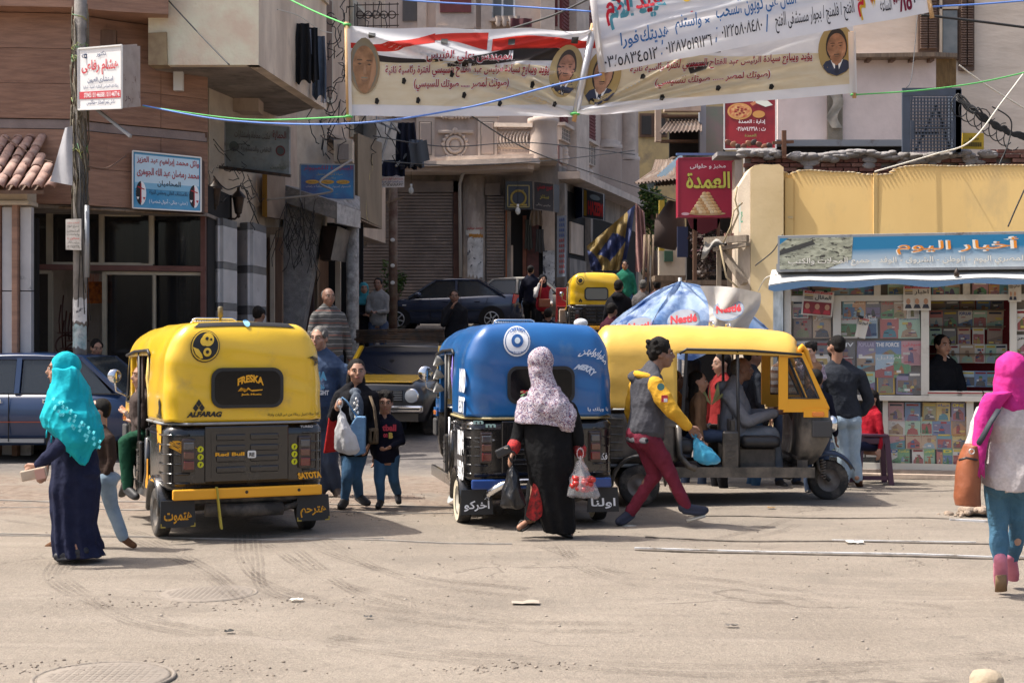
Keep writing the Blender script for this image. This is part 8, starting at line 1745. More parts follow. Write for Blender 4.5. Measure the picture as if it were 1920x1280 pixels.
def person(label,D,J,f,skin=SK1,hair=HBK,u=1.0,top=None,sleeve=None,slen=1.0,bottom=None,shoe=None,hs='short',vox=.014,fb=None,tilt=0,group=None,belly=0.,fem=0.,hem=None,dress=None,scarf=None,scarf_len=.42,tin=.016,lin=.016,fold=.006,curl=.6,feet='shoe',thumb=None,name='person',cuff=None,hood=None,zmin=None,beard=False,cat='person',skipface=False,collar=None):
 """J: pixel joints (x, y, dd): head, neck, shoulderA, elbowA, wristA, shoulderB, elbowB, wristB, pelvis, hipA, kneeA, ankleA, toeA, hipB, kneeB, ankleB, toeB"""
 j=[P(a[0],a[1],D+(a[2]if len(a)>2 else 0))for a in J];hd,nk,sA,eA,wA,sB,eB,wB,pel,hA,kA,aA,tA,hB,kB,aB,tB=j
 base=Vector((pel.x,pel.y,min(aA.z,aB.z)-.08*u));t=thing(name,label,cat,base,0,group);o=lambda v:v-base
 hd,nk,sA,eA,wA,sB,eB,wB,pel,hA,kA,aA,tA,hB,kB,aB,tB=[o(v)for v in(hd,nk,sA,eA,wA,sB,eB,wB,pel,hA,kA,aA,tA,hB,kB,aB,tB)]
 fd=fdir(f);fbd=fdir(fb if fb is not None else f);FM=frame(fd,tilt);h=1.07*u**.45;fine=vox<.013
 b=MB()
 H=lambda x,y,z:hd+FM@Vector((x,y,z))*h
 E=lambda c,r:b.ell(H(*c),tuple(q*h for q in r),FM,14,10)
 E((0,.012,.022),(.076,.094,.092));E((0,-.018,-.030),(.063,.068,.082));E((0,-.048,-.078),(.036,.034,.030));E((0,-.060,.030),(.058,.026,.020))
 E((0,-.095,-.018),(.013,.022,.018));E((0,-.088,.002),(.009,.016,.026));E((0,-.080,-.052),(.026,.014,.012));E((.045,-.045,-.025),(.026,.030,.026));E((-.045,-.045,-.025),(.026,.030,.026))
 for s_ in(-1,1):E((s_*.077,.008,-.008),(.010,.020,.030))
 b.cap(hd+FM@Vector((0,.02,-.05))*h,nk,.058*h,.060*h,14);b.cap(nk,nk*.75+(sA+sB)*.125,.056*h,.07*u,12)
 torso(b,pel,nk,sA,sB,hA,hB,u,-.014*u if top else 0,fem,belly,fbd)
 trap=lambda mm,e:[mm.cap(nk+Vector((0,0,.055*u)),nk.lerp(s,.8),(.046+e)*u,(.05+e)*u)for s in(sA,sB)]
 trap(b,0);LS=.68 if dress else 1
 th=thumb or fbd
 for s,e,w in((sA,eA,wA),(sB,eB,wB)):
  b.cap(s,e,.052*u,.040*u);b.cap(e,w,.040*u,.026*u);d_=(w-e);hand(b,w,d_,th if d_.normalized().dot(th)<.9 else Vector((0,0,1)),h,curl)
 for hp,k,a,tt in((hA,kA,aA,tA),(hB,kB,aB,tB)):
  b.cap(hp,k,.086*u*LS,.056*u*LS);b.cap(k,a,.056*u*LS,.036*u);cf=k.lerp(a,.3)-fbd*.02*u;b.ell(cf,(.036*u*LS,.036*u*LS,.07*u));heel=a-(tt-a).normalized()*.035*u;b.cap(heel,tt,.036*u,.026*u,10)
 queue(b,vox if vox>.01 else .009,2,0,'body',skin,t)
 if not skipface:
  for s_ in(-1,1):
   ey=part('eye',MB().ell(H(s_*.030,-.0775,.010),(.0135*h,.009*h,.0062*h),FM,10,6),mat('eye_white',(.45,.42,.38),.3),t);part('iris',MB().ell(H(s_*.030,-.0845,.010),(.0072*h,.003*h,.0062*h),FM,8,6),mat('iris_dark',(.012,.008,.006),.2),ey)
   part('eyebrow',MB().tube([H(s_*.014,-.088,.026),H(s_*.032,-.088,.033),H(s_*.052,-.076,.027)],[.0035*h,.0045*h,.0025*h],6),hair if hair else HBK,t)
  part('mouth',MB().ell(H(0,-.0915,-.052),(.024*h,.006*h,.0065*h),FM,12,6),mat('lips',(.24,.075,.06),.5),t)
 if hair and not scarf:
  m=MB();Q=lambda c,r:m.ell(H(*c),tuple(q*h for q in r),FM,14,10)
  if hs=='short':Q((0,.026,.042),(.083,.094,.086));Q((0,.055,-.005),(.072,.055,.060));Q((.068,-.012,.035),(.014,.045,.04));Q((-.068,-.012,.035),(.014,.045,.04))
  elif hs=='curly':Q((0,.020,.055),(.092,.098,.090));Q((0,.055,.0),(.080,.058,.070));[Q((.08*math.cos(i*1.3),.03+.08*math.sin(i*1.3),.06+.05*math.sin(i*2.1)),(.022,.022,.022))for i in range(18)]
  elif hs=='long':Q((0,.026,.042),(.086,.096,.086));Q((0,.065,-.02),(.078,.055,.085));Q((.04,.07,-.11),(.05,.045,.10));Q((-.045,.07,-.13),(.05,.045,.12));Q((-.07,.03,-.10),(.03,.04,.10))
  elif hs=='receding':Q((0,.048,.025),(.081,.078,.080));Q((0,.058,-.012),(.072,.05,.055))
  elif hs=='cap':Q((0,.018,.060),(.086,.100,.062));Q((0,.018,.045),(.087,.101,.03))
  queue(m,max(.008,vox*.7),1,.004 if hs!='cap' else 0,'hair' if hs!='cap' else 'cap',hair,t)
 if beard:m=MB();m.ell(H(0,-.028,-.068),(.064*h,.064*h,.048*h),FM,12,8);queue(m,.010,1,.002,'beard',HBK,t)
 if top:
  m=MB();torso(m,pel,nk,sA,sB,hA,hB,u,tin*u,fem,belly,fbd,low=(hem if hem is not None else .06));m.ell(sA,(.066*u,)*3);m.ell(sB,(.066*u,)*3);trap(m,tin*.8)
  sm_=m if sleeve is None else None
  for s,e,w in((sA,eA,wA),(sB,eB,wB)):
   q=sm_ or MB();
   if slen>=1:q.cap(s,e,(.052+tin)*u,(.042+tin)*u);q.cap(e,e.lerp(w,.93),(.042+tin)*u,(.030+tin*.8)*u)
   else:q.cap(s,s.lerp(e,slen),(.056+tin)*u,(.054+tin)*u)
   if sleeve:q.ell(s,(.068*u,)*3);queue(q,vox,2,fold,'sleeve',sleeve,t)
   if cuff:part('cuff',MB().cap(e.lerp(w,.78),e.lerp(w,.96),(.036+tin)*u,(.034+tin)*u,14),cuff,t)
  if hood:m.ell(nk-fbd*.10*u+Vector((0,0,-.02)),(.12*u,.07*u,.07*u))
  queue(m,vox,2,fold,'top',top,t)
  if collar:part('collar',MB().torus(nk+Vector((0,0,.0)),.066*u,.016*u),collar,t)
 if bottom:
  m=MB();m.ell(pel+Vector((0,0,.0)),((hB-hA).length/2+(.085+lin)*u,(.12+lin)*u,.10*u))
  for hp,k,a in((hA,kA,aA),(hB,kB,aB)):m.cap(hp,k,(.088+lin)*u,(.058+lin)*u);m.cap(k,a+(k-a)*.04,(.058+lin)*u,(.040+lin)*u);m.ell(hp-fbd*.04*u,((.10+lin*.5)*u,(.10+lin*.5)*u,.11*u))
  queue(m,vox,2,fold*.9,'trousers',bottom,t)
 if shoe:
  for a,tt in((aA,tA),(aB,tB)):
   d_=(tt-a);d_=d_.normalized()if d_.length>.01 else fbd;m=MB();heel=a-d_*.035*u;m.cap(heel,tt,.044*u,.034*u,12);m.cap(a+Vector((0,0,.02*u)),a,.036*u,.042*u)
   if feet=='sandal':m=MB();m.tube([heel-Vector((0,0,.03*u)),tt-Vector((0,0,.028*u))],[.045*u,.045*u],12,flat=.35);m.torus(a.lerp(tt,.6),.036*u,.010*u,Matrix.Rotation(R(70),3,'X'))
   else:m.tube([heel-Vector((0,0,.034*u)),a.lerp(tt,.5)-Vector((0,0,.034*u)),tt-Vector((0,0,.024*u))],[.046*u,.048*u,.038*u],12,flat=.5)
   queue(m,max(.009,vox*.75),1,0,'shoe',shoe,t)
 if scarf:
  m=MB();Q=lambda c,r:m.ell(H(*c),tuple(q*h for q in r),FM,16,12)
  Q((0,.030,.028),(.102,.106,.108));Q((0,.045,-.05),(.094,.084,.09));m.cap(H(0,.035,-.05),nk-Vector((0,0,.03*u)),.088*h,.125*u,16);Q((0,-.005,-.120),(.078,.085,.052));Q((.075,-.005,-.02),(.018,.055,.09));Q((-.075,-.005,-.02),(.018,.055,.09))
  if scarf_len:
   SL=.72 if scarf_len<.2 else 1;rings=[];ss=(sB-sA).normalized();f2=Vector((-ss.y,ss.x,0)).normalized();sw=(sB-sA).length/2
   for tt_,w,dd in((0,.075,.08),(.18,.10,.10),(.34,sw/u*.9*SL,.135),(.50,(sw/u+.06)*SL,.155),(1,(sw/u+.075)*SL,.17)):
    c=nk+Vector((0,0,.06*u-scarf_len*tt_));rings.append([c+ss*w*u*math.cos(a)+f2*dd*u*math.sin(a)*(1+.05*math.sin(a*9)*tt_)for a in np.linspace(0,2*math.pi,29)[:-1]])
   m.loft(rings)
  queue(m,vox,2,fold*1.1,'headscarf',scarf,t)
 if dress:
  dm,secs,nple=dress;m=MB();rings=[];sc_=D/F
  for i,(x,y,w,dp)in enumerate(secs):
   c=o(P(x,y,D));g=i/(len(secs)-1);ww=w*sc_
   rings.append([c+Vector((ww*math.cos(a)*(1+.05*g*math.sin(nple*a)),dp*math.sin(a)*(1+.13*g*math.sin(nple*a+1)),0))for a in np.linspace(0,2*math.pi,61)[:-1]])
  m.loft(rings);queue(m,vox,1,fold*.7,'dress',dm,t)
 return t,o
def stand(label,px,py,D,hgt,f,top,bottom,hair=HBK,skin=SK2,arms='down',shoe=None,u=None,vox=.022,walk=0.,**k):
 """a generic upright person whose head centre shows at px, py"""
 s=F/D;u=u or hgt/1.72;d=fdir(f);r=Vector((d.y,-d.x,0));H0=P(px,py,D);
 def pt(sd,fw,dn):v=H0+r*sd*u+d*fw*u-Vector((0,0,dn*u));return(960+v.x*F/v.y,640-(v.z-CAMH)*F/v.y,v.y-D)
 A={'down':((-.25,.0,.55),(-.27,.06,.79),(.25,.0,.55),(.27,.06,.79)),'chin':((-.20,.04,.54),(-.14,.20,.62),(.20,.12,.50),(.06,.16,.22)),'phone':((-.20,.03,.54),(-.18,.22,.62),(.22,.10,.42),(.10,.05,.10)),'hands':((-.19,.08,.54),(-.05,.28,.55),(.19,.08,.54),(.05,.28,.55)),'hips':((-.30,-.06,.48),(-.18,.02,.66),(.30,-.06,.48),(.18,.02,.66))}[arms]
 legs=((-.10,0,.80),(-.11,.06+walk,1.20),(-.11,.0+walk*.6,1.60),(-.12,.17+walk*.6,1.63),(.10,0,.80),(.11,.04-walk*.4,1.20),(.11,-.02-walk*1.4,1.58),(.12,.14-walk*1.3,1.62))
 if arms=='sit' or k.pop('sit',0):legs=((-.10,.02,.74),(-.13,.42,.74),(-.12,.40,1.14),(-.12,.56,1.16),(.10,.02,.74),(.13,.42,.74),(.12,.40,1.14),(.12,.56,1.16))
 J=[pt(0,0,0),pt(0,-.02,.16),pt(-.17,0,.25),pt(*A[0]),pt(*A[1]),pt(.17,0,.25),pt(*A[2]),pt(*A[3]),pt(0,0,.76)]+[pt(*q)for q in legs]
 return person(label,D,J,f,skin=skin,hair=hair,u=u,top=top,bottom=bottom,shoe=shoe or paint('201c1a',.5),vox=vox,**k)
def pbag(label,top,w,h,D,m,cat='bag',handle=True,sag=.9,lean=0.,vox=.010,fold=.012,depth=.10,name='carrier_bag',sub=None):
 """a filled carrier bag hanging from the pixel top"""
 p=P(top[0],top[1],D);t=thing(name,label,cat,p-Vector((0,0,h)),0);m_=MB();rings=[]
 for g,ww,dd in((0,.06,.3),(.10,.12,.4),(.25,.38,.6),(.5,.72,.85),(.75,.95,1),(.92,1.0,.95),(1.0,.7,.6)):rings.append([Vector((lean*g+w/2*ww*sag*math.cos(a)*(1+.07*math.sin(5*a+g*3)),depth*dd*math.sin(a)*(1+.1*math.sin(7*a)),h*(1-g)))for a in np.linspace(0,2*math.pi,37)[:-1]])
 m_.loft(rings);queue(m_,vox,1,fold,'bag',m,t)
 if handle:part('handle',MB().torus((0,0,h+.01),.026,.005,Matrix.Rotation(R(90),3,'X'),16,6,1.6),m,t)
 return t
M_turq=cloth('turquoise_scarf',(.01,.38,.46),(.02,.50,.58),.8,translucent=.2);M_navy=cloth('navy_cloth_dress',(.012,.014,.035),(.018,.022,.05))
p,o=person('woman in a turquoise headscarf and long navy dress walking to the left',11.05,[(116,693,0),(132,742,.02),(118,775,.18),(104,826,.22),(88,868,.12),(152,778,-.14),(112,838,-.30),(72,872,-.30),(150,890,0),(138,890,.1),(130,968,.1),(150,1030,.12),(118,1040,.12),(156,890,-.08),(132,968,-.1),(148,1035,-.12),(108,1043,-.12)],-82,SK1,top=M_navy,scarf=M_turq,shoe=paint('1c1c22',.6),u=.95,vox=.010,fem=1,scarf_len=.30,dress=(M_navy,[(138,800,30,.12),(142,860,44,.16),(140,920,47,.18),(140,980,42,.17),(144,1020,44,.17),(150,1043,48,.18)],11),tin=.02,fold=.008)
m=MB();m.loft([[o(P(x0+(x1-x0)*(.5+.5*math.cos(a)),y,11.0))+Vector((0,dp*math.sin(a),0))for a in np.linspace(0,2*math.pi,31)[:-1]]for y,x0,x1,dp in((690,98,150,.13),(735,90,164,.22),(772,84,184,.29),(800,84,193,.31),(822,108,190,.30),(846,138,178,.26),(866,158,170,.2))]);queue(m,.010,1,.014,'scarf_drape',M_turq,p)
for k in range(34):
 g=k/33;x,y=100+84*g+rnd.uniform(-5,5),742+78*g+rnd.uniform(-4,4)if k%2 else 758+75*g+rnd.uniform(-5,5);c=o(P(x,y,10.70));part('fabric_flower',MB().add([c,c+Vector((.018,-.015,-.006)),c+Vector((.008,-.02,-.028)),c+Vector((-.012,-.01,-.018))],[(0,1,2,3)]),cloth('turquoise_flower',(.10,.52,.58),r=.9),p)
for k in range(9):c=o(P(88+9*k,806+6.5*k+(k%2)*3,10.8));part('tassel',MB().tube([c,c-Vector((.005,0,.055))],.006,5),M_turq,p)
m=MB();m.loft([[o(P(150+(x1-150)*g+8*math.cos(a),y,11.1))+Vector((0,.10*math.sin(a),0))for a in np.linspace(0,2*math.pi,17)[:-1]]for y,x1,g in((940,170,.3),(985,180,.7),(1018,190,.9),(1030,188,1))]);queue(m,.010,1,.008,'dress_train',M_navy,p)
t=thing('wallet','flat beige wallet held in the hand of the woman in navy','wallet',P(64,888,10.7));part('body',MB().box((0,0,0),(.19,.035,.075),M=Matrix.Rotation(R(-12),3,'Y')),mat('beige_leather',(.50,.40,.30),.6,var=(.4,.3,.22),vscale=9),t,bevel=.008);part('flap',MB().box((.05,-.02,.0),(.07,.01,.07),M=Matrix.Rotation(R(-12),3,'Y')),mat('pinkish_leather',(.45,.25,.2),.6),t)
M_jl=mat('light_denim',(.36,.45,.52),.85,var=(.25,.33,.41),vscale=7,bump=.3,bscale=90);M_jm=mat('mid_denim',(.045,.13,.25),.85,var=(.03,.085,.17),vscale=6,bump=.3,bscale=90);M_jd=mat('dark_denim',(.02,.035,.07),.85,var=(.03,.05,.10),vscale=6);M_jg=mat('faded_denim',(.13,.19,.25),.85,var=(.24,.31,.38),vscale=5)
M_bootb=cloth('brown_boot',(.13,.065,.035));M_brj=cloth('dark_brown_jacket',(.05,.032,.026))
person('small boy in a brown jacket and faded jeans half hidden behind the woman in navy',11.75,[(184,772),(188,806),(176,822,.1),(184,855,.1),(190,885),(206,822,-.1),(210,860,-.1),(200,888,-.1),(192,895),(184,900,.06),(150,955),(118,1008,.05),(88,1025,.05),(198,900,-.06),(210,950),(232,1008),(252,1022,.0)],-75,SK1,u=.66,top=M_brj,bottom=M_jg,shoe=M_bootb,vox=.011,collar=mat('green_collar',(.1,.45,.28),.8),lin=.03,fold=.005)
M_tee=cloth('slate_blue_tee',(.050,.075,.13),(.036,.055,.10))
p,o=person('broad man in a navy T-shirt with pale blue lettering, beside the yellow rickshaw',15.5,[(598,635),(604,670,.03),(572,692),(560,755),(562,810),(645,696),(662,760),(655,815),(598,785),(584,790),(590,860),(604,915),(596,928,-.15),(612,790),(618,865),(630,915,.05),(640,932,-.1)],-18,SK1,mat('pepper_hair',(.05,.045,.04),.7,var=(.12,.11,.1),vscale=60),u=1.05,top=M_tee,slen=.85,bottom=M_jd,shoe=mat('brown_boot2',(.05,.035,.028),.8),belly=.05,tin=.03,hem=.12,vox=.012,lin=.035)
q=Quad(o(P(578,748,15.27)),o(P(618,748,15.27)),o(P(618,672,15.27)),o(P(578,672,15.27)))
letters(q,'MA',.28,.88,.46,.68,mat('tee_print_blue',(.10,.32,.5),.8),p,.02,.06,world=False);letters(q,'WEEN-',.3,.78,.24,.36,MATS['tee_print_blue'],p,.02,.06,world=False);letters(q,'EIGHT',.35,.98,.10,.22,mat('tee_print_white',(.5,.52,.55),.8),p,.02,.06,world=False)
M_blk=cloth('black_coat',(.012,.012,.015));M_gk=cloth('grey_knit',(.06,.075,.10),(.12,.14,.17),vs=40)
p,o=person('woman in a black jacket and blue jeans carrying three bags',14.45,[(669,697),(666,730,.02),(636,744),(624,786,-.02),(630,765,-.22),(699,744),(702,790),(692,828,-.05),(664,828),(653,835),(652,893,-.1),(646,938,0),(638,948,-.14),(675,835),(668,893),(674,930,.12),(690,942,.02)],12,SK1,HBK,u=.92,top=M_blk,bottom=M_jm,shoe=paint('2a2a2c',.6),hs='long',vox=.011,fem=1,tin=.024,hem=.14,lin=.012,fold=.007)
m=MB();m.ell(o(P(668,765,14.30)),(.075,.06,.16));m.ell(o(P(666,736,14.38)),(.06,.05,.05));queue(m,.011,1,.003,'knit_top',M_gk,p)
for k in range(9):part('white_applique',MB().ell(o(P(668+3.2*math.sin(k*2.3),748+4.2*k,14.235)),(.013,.006,.017),None,6,4),M_white,p)
part('bag_strap',MB().tube([o(P(694,742,14.35)),o(P(702,765,14.3)),o(P(706,800,14.3)),o(P(700,832,14.3))],.018,8,flat=.5),cloth('khaki_strap',(.16,.12,.08)),p);part('shoulder_bag',rbox(o(P(692,832,14.45)),o(P(712,800,14.30)),.03,.04),MATS['khaki_strap'],p)
def fbag(label,pts,D,th,m,hd,name='bag'):
 t=thing(name,label,'bag',P(pts[0][0],pts[0][1],D));b0=Vector(t.location);part('body',MB().prism([P(x,y,D)-b0 for x,y in pts],(0,th,0)),m,t,bevel=.012);part('handle',MB().tube([P(x,y,D+th/2)-b0 for x,y in hd],.010,6),m,t)
M_redb=cloth('red_bag',(.50,.03,.03),(.42,.022,.02),.7);M_denb=cloth('pale_denim_bag',(.16,.30,.48),(.13,.24,.40))
fbag('bright red carrier bag in the womans right hand, leftmost of her three',[(606,850),(632,846),(632,775),(617,775)][::1],14.35,.10,M_redb,[(620,777),(632,757),(630,777)])
fbag('pale blue denim tote bag in the womans hand, rightmost of her three',[(652,846),(666,855),(684,850),(685,781),(668,780),(655,800)],14.15,.10,M_denb,[(670,782),(650,752),(642,745),(636,755)])
M_plas=mat('white_plastic_film',(.66,.66,.67),.35,translucent=.35,bump=.5,bscale=22);pbag('crinkled white plastic bag hanging between the red and the denim bags',(637,758),.26,.46,14.02,M_plas,lean=.07)
M_dnv=cloth('dark_navy_hoodie',(.010,.011,.022))
p,o=person('boy in a navy sweatshirt and jeans walking beside the woman with bags',14.55,[(722,755),(723,785,.01),(703,795),(698,828),(700,850,.02),(744,795),(753,828),(731,838,-.16),(724,852),(714,856),(712,900,-.06),(714,938),(708,948,-.12),(735,856),(738,898,.02),(746,925,.14),(748,940,.05)],8,SK1,HBK,u=.74,top=M_dnv,bottom=M_jm,shoe=paint('26262a',.6),hs='curly',vox=.010,tilt=6,lin=.02,hem=.08,collar=paint('9a8a70',.9))
q=Quad(o(P(705,832,14.40)),o(P(745,832,14.40)),o(P(745,785,14.40)),o(P(705,785,14.40)));letters(q,'tball',.3,.95,.52,.78,paint('a83040',.8),p,.012,.05,world=False);letters(q,'B',.6,.8,.22,.46,paint('b09a4a',.8),p,.012,.08,world=False);letters(q,'on',.35,.55,.26,.42,paint('a83040',.8),p,.012,.05,world=False)
def patt(name,base,a,b_):
 m=bpy.data.materials.new(name);m.use_nodes=True;nt=m.node_tree;tc=nd(nt,'ShaderNodeTexCoord');bb=nt.nodes['Principled BSDF'];bb.inputs['Roughness'].default_value=.85;cur=None
 for i,(sc_,th,c)in enumerate(((34,.10,a),(48,.09,b_))):
  n=nd(nt,'ShaderNodeTexNoise',i_Scale=sc_*.55,i_Detail=2,i_Distortion=2.5);nt.links.new(tc.outputs['Object'],n.inputs[0]);s_=nd(nt,'ShaderNodeMath',operation='SUBTRACT');s_.inputs[1].default_value=.5;nt.links.new(n.outputs[0],s_.inputs[0]);ab=nd(nt,'ShaderNodeMath',operation='ABSOLUTE');nt.links.new(s_.outputs[0],ab.inputs[0])
  l=nd(nt,'ShaderNodeMath',operation='LESS_THAN');l.inputs[1].default_value=th*(.30 if i else .42);nt.links.new(ab.outputs[0],l.inputs[0]);x=nd(nt,'ShaderNodeMix',data_type='RGBA');x.inputs[7].default_value=rgb(c)
  if cur:nt.links.new(cur,x.inputs[6])
  else:x.inputs[6].default_value=rgb(base)
  nt.links.new(l.outputs[0],x.inputs[0]);cur=x.outputs[2]
 nt.links.new(cur,bb.inputs[0]);return m
M_pat=patt('patterned_scarf_cloth',(.52,.48,.52),(.13,.12,.20),(.16,.03,.05));M_bkd=cloth('black_dress_cloth',(.010,.010,.011));M_emb=mat('red_embroidery',(.50,.02,.02),.8,var=(.03,.01,.01),vscale=26)
p,o=person('woman in a patterned headscarf and black dress with red cuffs, seen from behind',12.3,[(1012,682),(1022,728,-.02),(986,762),(972,808),(962,842,-.06),(1068,768),(1082,815),(1088,848),(1028,865),(1012,868),(1002,930),(992,976,.1),(974,988,.02),(1044,868),(1046,940,-.05),(1048,992,-.05),(1070,1000,.02)],-160,SK1,u=1.0,top=M_bkd,scarf=M_pat,shoe=paint('191818',.6),feet='sandal',vox=.010,fem=1,belly=.03,cuff=M_emb,tin=.022,scarf_len=.36,fb=-172,tilt=2,dress=(M_bkd,[(1026,780,46,.15),(1030,850,47,.19),(1034,900,42,.18),(1042,950,36,.16),(1048,985,32,.15),(1050,998,30,.14)],9),fold=.007)
m=MB();m.loft([[o(P(x0+(x1-x0)*(.5+.5*math.cos(a)),y,12.25))+Vector((0,dp*math.sin(a),0))for a in np.linspace(0,2*math.pi,31)[:-1]]for y,x0,x1,dp in((725,992,1050,.12),(755,983,1072,.17),(772,985,1080,.17),(788,1015,1080,.15),(800,1040,1078,.12),(810,1058,1076,.07))]);queue(m,.010,1,.012,'scarf_drape',M_pat,p)
m=MB();m.loft([[o(P(x0+(x1-x0)*(.5+.5*math.cos(a)),y,12.38))+Vector((0,dp*math.sin(a),0))for a in np.linspace(0,2*math.pi,21)[:-1]]for y,x0,x1,dp in((860,1000,1030,.08),(900,988,1030,.10),(950,984,1030,.10),(975,980,1028,.09))]);queue(m,.010,1,.008,'dress_panel',M_bkd,p)
m=MB();m.grid(lambda u,v:o(P(1006-20*v+(22+8*v)*u*1.0,878+88*v+10*math.sin(u*3.1)*(v>.9),12.20-.02*math.sin(u*3.1))),8,12);part('embroidered_hem',m,M_emb,p)
pbag('thin black plastic bag hanging from the left hand of the woman in black',(961,858),.24,.42,12.15,mat('black_plastic_film',(.02,.02,.022),.3,translucent=.1,alpha=.92,bump=.5,bscale=22))
t=thing('purse','small black purse held above the black plastic bag','purse',P(944,846,12.15));part('body',MB().box((0,0,0),(.13,.05,.07),M=Matrix.Rotation(R(-25),3,'Y')),M_seat,t,bevel=.012);part('clasp',MB().box((.02,-.03,.03),(.03,.01,.01)),M_chrome,t)
M_clr=mat('clear_plastic_film',(.72,.72,.74),.25,alpha=.24,bump=.5,bscale=22)
pbag('clear plastic bag of red tomatoes in the right hand of the woman in black',(1088,852),.30,.36,12.15,M_clr,lean=.02)
rg=random.Random(4)
for k in range(26):
 x,y,d_=1092+rg.uniform(-19,19),908+rg.uniform(-14,12),12.13+rg.uniform(-.05,.04);t=thing('tomato','red tomato in the clear plastic bag','tomato',P(x,y,d_),0,'tomatoes in the clear bag');part('fruit',MB().lathe([(0,-.024),(.022,-.018),(.030,0),(.024,.018),(.006,.022),(0,.018)],12),mat('tomato_red',(.45,.03,.025),.3),t);part('stalk',MB().ell((0,0,.022),(.008,.008,.004),None,6,4),M_leaf,t)
M_cg=cloth('charcoal_hoodie',(.055,.055,.065),(.075,.075,.085));M_my=cloth('mustard_sleeve',(.62,.34,.035),(.52,.28,.03));M_mar=cloth('maroon_trousers',(.17,.025,.045),(.13,.02,.035))
p,o=person('young man in a grey hooded jacket with mustard sleeves and maroon trousers striding right',13.15,[(1240,664),(1222,702,0),(1196,722,.10),(1185,775,.24),(1198,805,.30),(1228,722,-.14),(1258,768,-.22),(1290,800,-.20),(1210,812),(1204,820,.08),(1228,890,.06),(1180,962,.1),(1160,977,.0),(1218,820,-.08),(1256,888,-.08),(1288,952,-.05),(1322,956,-.05)],88,SK2,HBK,u=1.02,top=M_cg,sleeve=M_my,bottom=M_mar,shoe=mat('navy_canvas_shoe',(.02,.024,.045),.8),hs='curly',vox=.010,tin=.030,hem=.06,hood=1,lin=.010,fold=.008,fb=84)
J2=p;part('sleeve_badge',MB().disc(o(P(1239,725,12.87)),.032,16,Matrix.Rotation(R(90),4,'X')),paint('4c7a78',.8),J2);part('sleeve_flag',MB().box(o(P(1246,747,12.86)),(.055,.01,.06)),paint('b03038',.8),J2);part('sleeve_flag',MB().box(o(P(1248,750,12.855)),(.03,.01,.03)),paint('d8d8d8',.8),J2)
m=MB();m.tube([o(P(1178,823,13.15)),o(P(1210,826,12.95)),o(P(1240,822,13.1)),o(P(1210,820,13.35)),o(P(1178,823,13.15))],.028,8);part('waistband',m,cloth('waist_grey',(.09,.09,.10)),J2);part('yellow_hood',MB().torus(o(P(1214,706,13.15)),.105,.032,Matrix.Rotation(R(14),3,'Y'),24,8),M_my,J2)
for x,y,dd in((1160,984,.05),(1322,966,-.05)):part('white_sole',MB().tube([o(P(x,y,13.15+dd)),o(P(x+(34 if x<1200 else-34),y+(4 if x<1200 else 10),13.15+dd))],.044,10,flat=.35),paint('b9b4a8',.8),J2)
pbag('bright blue plastic bag swinging from the hand of the man in the mustard sleeved jacket',(1302,812),.26,.26,12.95,mat('blue_plastic_film',(.07,.38,.58),.3,translucent=.35,alpha=.85,bump=.5,bscale=22),lean=.11)
pbag('green packet inside the bright blue plastic bag',(1318,838),.13,.10,12.95,paint('2c9a5a',.5),handle=False,name='packet',cat='packet',depth=.05)
M_pnk=cloth('pink_scarf',(.60,.045,.27),(.50,.03,.22),.8,translucent=.15);M_swt=cloth('pale_grey_sweater',(.52,.47,.46),(.43,.39,.385),vs=60)
p,o=person('woman in a bright pink headscarf and pale sweater walking away at the right edge',9.55,[(1893,700),(1893,752,-.02),(1846,778),(1828,835),(1822,890,.05),(1942,778),(1958,840),(1958,900),(1893,890),(1871,905),(1873,990,.04),(1876,1056,-.02),(1877,1100,.06),(1916,905),(1910,985,.1),(1896,1050,.2),(1900,1080,.30)],176,SK3,u=.98,top=M_swt,scarf=M_pnk,scarf_len=0,bottom=mat('teal_denim',(.055,.155,.25),.8,var=(.035,.11,.18),vscale=4,bump=.8,bscale=24),shoe=mat('pink_trainer',(.55,.19,.27),.7,var=(.45,.14,.21),vscale=9),vox=.010,fem=1,belly=.04,tin=.026,hem=.10,lin=.012,fold=.008)
part('sole',MB().tube([o(P(1877,1078,9.475)),o(P(1877,1108,9.50))],[.036,.040],12,flat=.3),paint('7a6248',.9),p)
m=MB();m.loft([[o(P(1893+w*math.cos(a),y+(14*math.sin(a)*(-1)if i>2 else 0),9.55))+Vector((0,dp*math.sin(a),0))for a in np.linspace(0,2*math.pi,41)[:-1]]for i,(y,w,dp)in enumerate(((820,48,.16),(860,54,.18),(890,60,.20),(905,58,.20)))]);queue(m,.010,1,.006,'sweater_hem',M_swt,p)
m=MB();m.loft([[o(P(1846+(x-1846)+w*math.cos(a),y,9.42))+Vector((0,.06*math.sin(a),0))for a in np.linspace(0,2*math.pi,21)[:-1]]for y,x,w in((735,1872,26),(755,1858,26),(785,1846,19),(820,1841,16),(860,1836,12),(880,1834,9))]);queue(m,.009,1,.008,'scarf_end',M_pnk,p)
for k in range(9):part('fringe',MB().tube([o(P(1824+k*2.6,862,9.38)),o(P(1823+k*2.8,890+3*(k%3),9.37))],.004,5),M_pnk,p)
t=thing('shoulder_bag','brown leather bucket bag on a dark strap at the pink scarfed womans side','bag',P(1815,948,9.45));b0=Vector(t.location);M_lea=mat('brown_leather',(.27,.085,.035),.45,var=(.20,.06,.025),vscale=5,bump=.2,bscale=30)
m=MB();m.loft([[P(x+w*math.cos(a),y,9.45)-b0+Vector((0,.09*math.sin(a),0))for a in np.linspace(0,2*math.pi,25)[:-1]]for y,x,w in((832,1822,14),(850,1819,19),(890,1815,23),(930,1813,25),(948,1814,24))]);queue(m,.009,2,.004,'body',M_lea,t)
